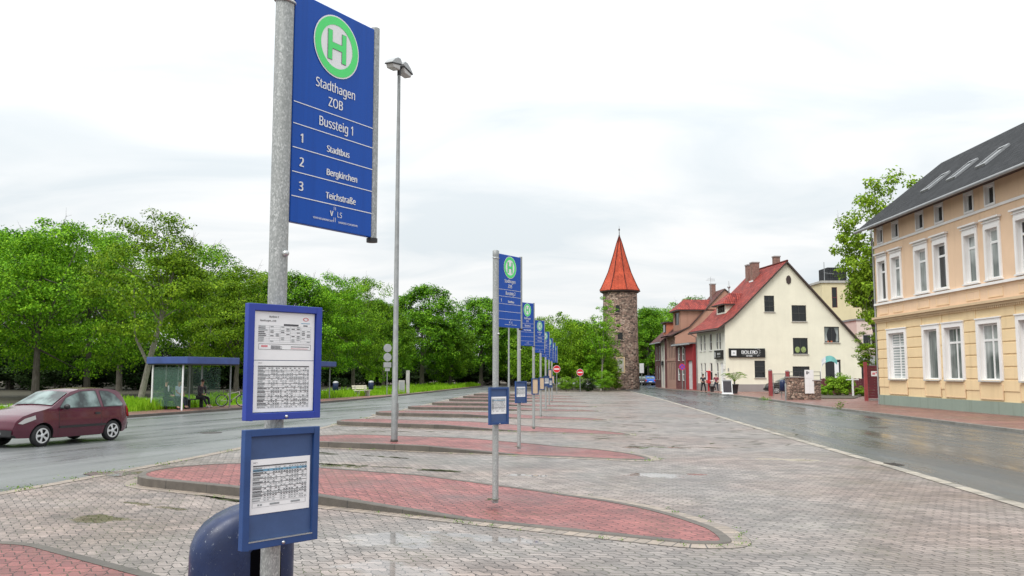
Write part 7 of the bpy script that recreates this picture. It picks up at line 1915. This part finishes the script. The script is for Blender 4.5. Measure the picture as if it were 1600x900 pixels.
def kerb_tuft(px, py, w, h, label):
    q = gp(px, py, .1); sp_ = [(q.x + rs.uniform(-w, w), q.y + rs.uniform(-.3, .3), .1 + abs(rs.normal()) * h * .4, rs.uniform(.4, 1)) for _ in range(14)]
    o = weed_cloud('weed_tuft', sp_, M['weed'], label, 22, .08, .06, 1.2); del o['kind']; o['category'] = 'plant'; tag(o, label, 'plant')
kerb_tuft(1312, 640, .10, .30, 'green weed tuft growing from the right street kerb before the yellow house'); kerb_tuft(1196, 626, .35, .18, 'ragged weed tuft on the street kerb before the red gate post')
def blob(m, cx, cy, rx, ry, rot, z, seed, n=34, rag=.35):
    rn_ = random.Random(seed); ph = [rn_.uniform(0, 6.28) for _ in range(5)]; P = []
    for k in range(n):
        a = 2 * math.pi * k / n; r_ = 1 + rag * (.5 * math.sin(2 * a + ph[0]) + .4 * math.sin(3 * a + ph[1]) + .35 * math.sin(5 * a + ph[2]) + .25 * math.sin(9 * a + ph[3]))
        x, y = rx * r_ * math.cos(a), ry * r_ * math.sin(a); P.append((cx + x * math.cos(rot) - y * math.sin(rot), cy + x * math.sin(rot) + y * math.cos(rot), z))
    m.face(P)
def puddle(px, py, rx, ry, seed, rot=R(-28), z=.0125):
    q = gp(px, py, z); m = MB(); blob(m, q.x, q.y, rx, ry, rot, z, seed); structure(m.build('puddle', M['water']))
for i, (px, py, rx, ry) in enumerate(((175, 739.5, .45, .40), (985, 664, .35, .10), (1010, 660, .5, .08), (970, 652, .5, .06), (1030, 684, .3, .08), (960, 677, .35, .08))):
    puddle(px, py, rx, ry, 100 + i)
# wet streaks on the two roads
m = MB()
mo = MB()
rn = random.Random(21)
for i in range(150):
    px, py = rn.uniform(930, 1250), rn.uniform(618, 700)
    q = gp(px, py, .0125)
    if 2 < q.x < 10.0 and q.y < 82: blob(mo, q.x, q.y, rn.uniform(.05, .35), rn.uniform(.015, .05), R(rn.choice((-28, -28, 60, 20))), .0135, i, 14)
for i in range(60):
    px, py = rn.uniform(240, 460), rn.uniform(760, 800); 
for (x0, y0, x1, y1, n) in ((236, 757, 380, 785, 26), (500, 724, 720, 737, 30), (500, 708, 640, 716, 14), (520, 672, 700, 676, 14)):
    for i in range(n):
        f = rn.random(); q = gp(x0 + (x1 - x0) * f, y0 + (y1 - y0) * f + rn.uniform(-1.2, 1.2), .0125); blob(mo, q.x, q.y, rn.uniform(.08, .3), rn.uniform(.02, .05), R(-30), .0135, 300 + i, 14)
for o_ in [x for x in bpy.data.objects if x.name.startswith(('bus_stop_sign', 'street_lamp'))]:
    for j in range(7): blob(mo, o_.location.x + rn.uniform(-.09, .09), o_.location.y + rn.uniform(-.09, .09), rn.uniform(.03, .075), rn.uniform(.025, .05), rn.uniform(0, 3), o_.location.z + .004 + j * .0004, 900 + j, 12)  # dark blobs round each post foot, painted as contact shade
tag(mo.build('joint_moss', M['moss']), 'dark moss and dirt in the joints of the plaza paving, painted contact shade round posts', 'moss', None, 'stuff')
# drain grate and covers
q = gp(1398, 725, .02); t = empty('drain_grate', (q.x - .02, q.y, .016), R(4), 'rectangular iron drain grate in the street gutter at the right', 'drain grate')
m = MB()
for i in range(7): m.bb(-.22 + i * .068, -.22, 0, -.19 + i * .068, .22, .02)
m.bb(-.26, -.26, 0, .26, -.22, .022); m.bb(-.26, .22, 0, .26, .26, .022); m.bb(-.26, -.22, 0, -.22, .22, .022); m.bb(.22, -.22, 0, .26, .22, .022); m.build('bars', M['iron'], t); t.scale = (.5, .8, .3)
for px, py, lab in ((1372, 668, 'round iron manhole cover in the wet street asphalt'), (330, 676, 'round iron manhole cover in the wet bus road')):
    q = gp(px, py, .006); t = tag(MB().lathe([(.34, 0), (.34, .006), (.30, .010), (.001, .010)], 28).build('manhole_cover', M['iron']), lab, 'manhole cover'); t.location = (q.x, q.y, .005)
for o in bpy.data.objects:
    for k in ('H', 'Rr'):
        if k in o: del o[k]
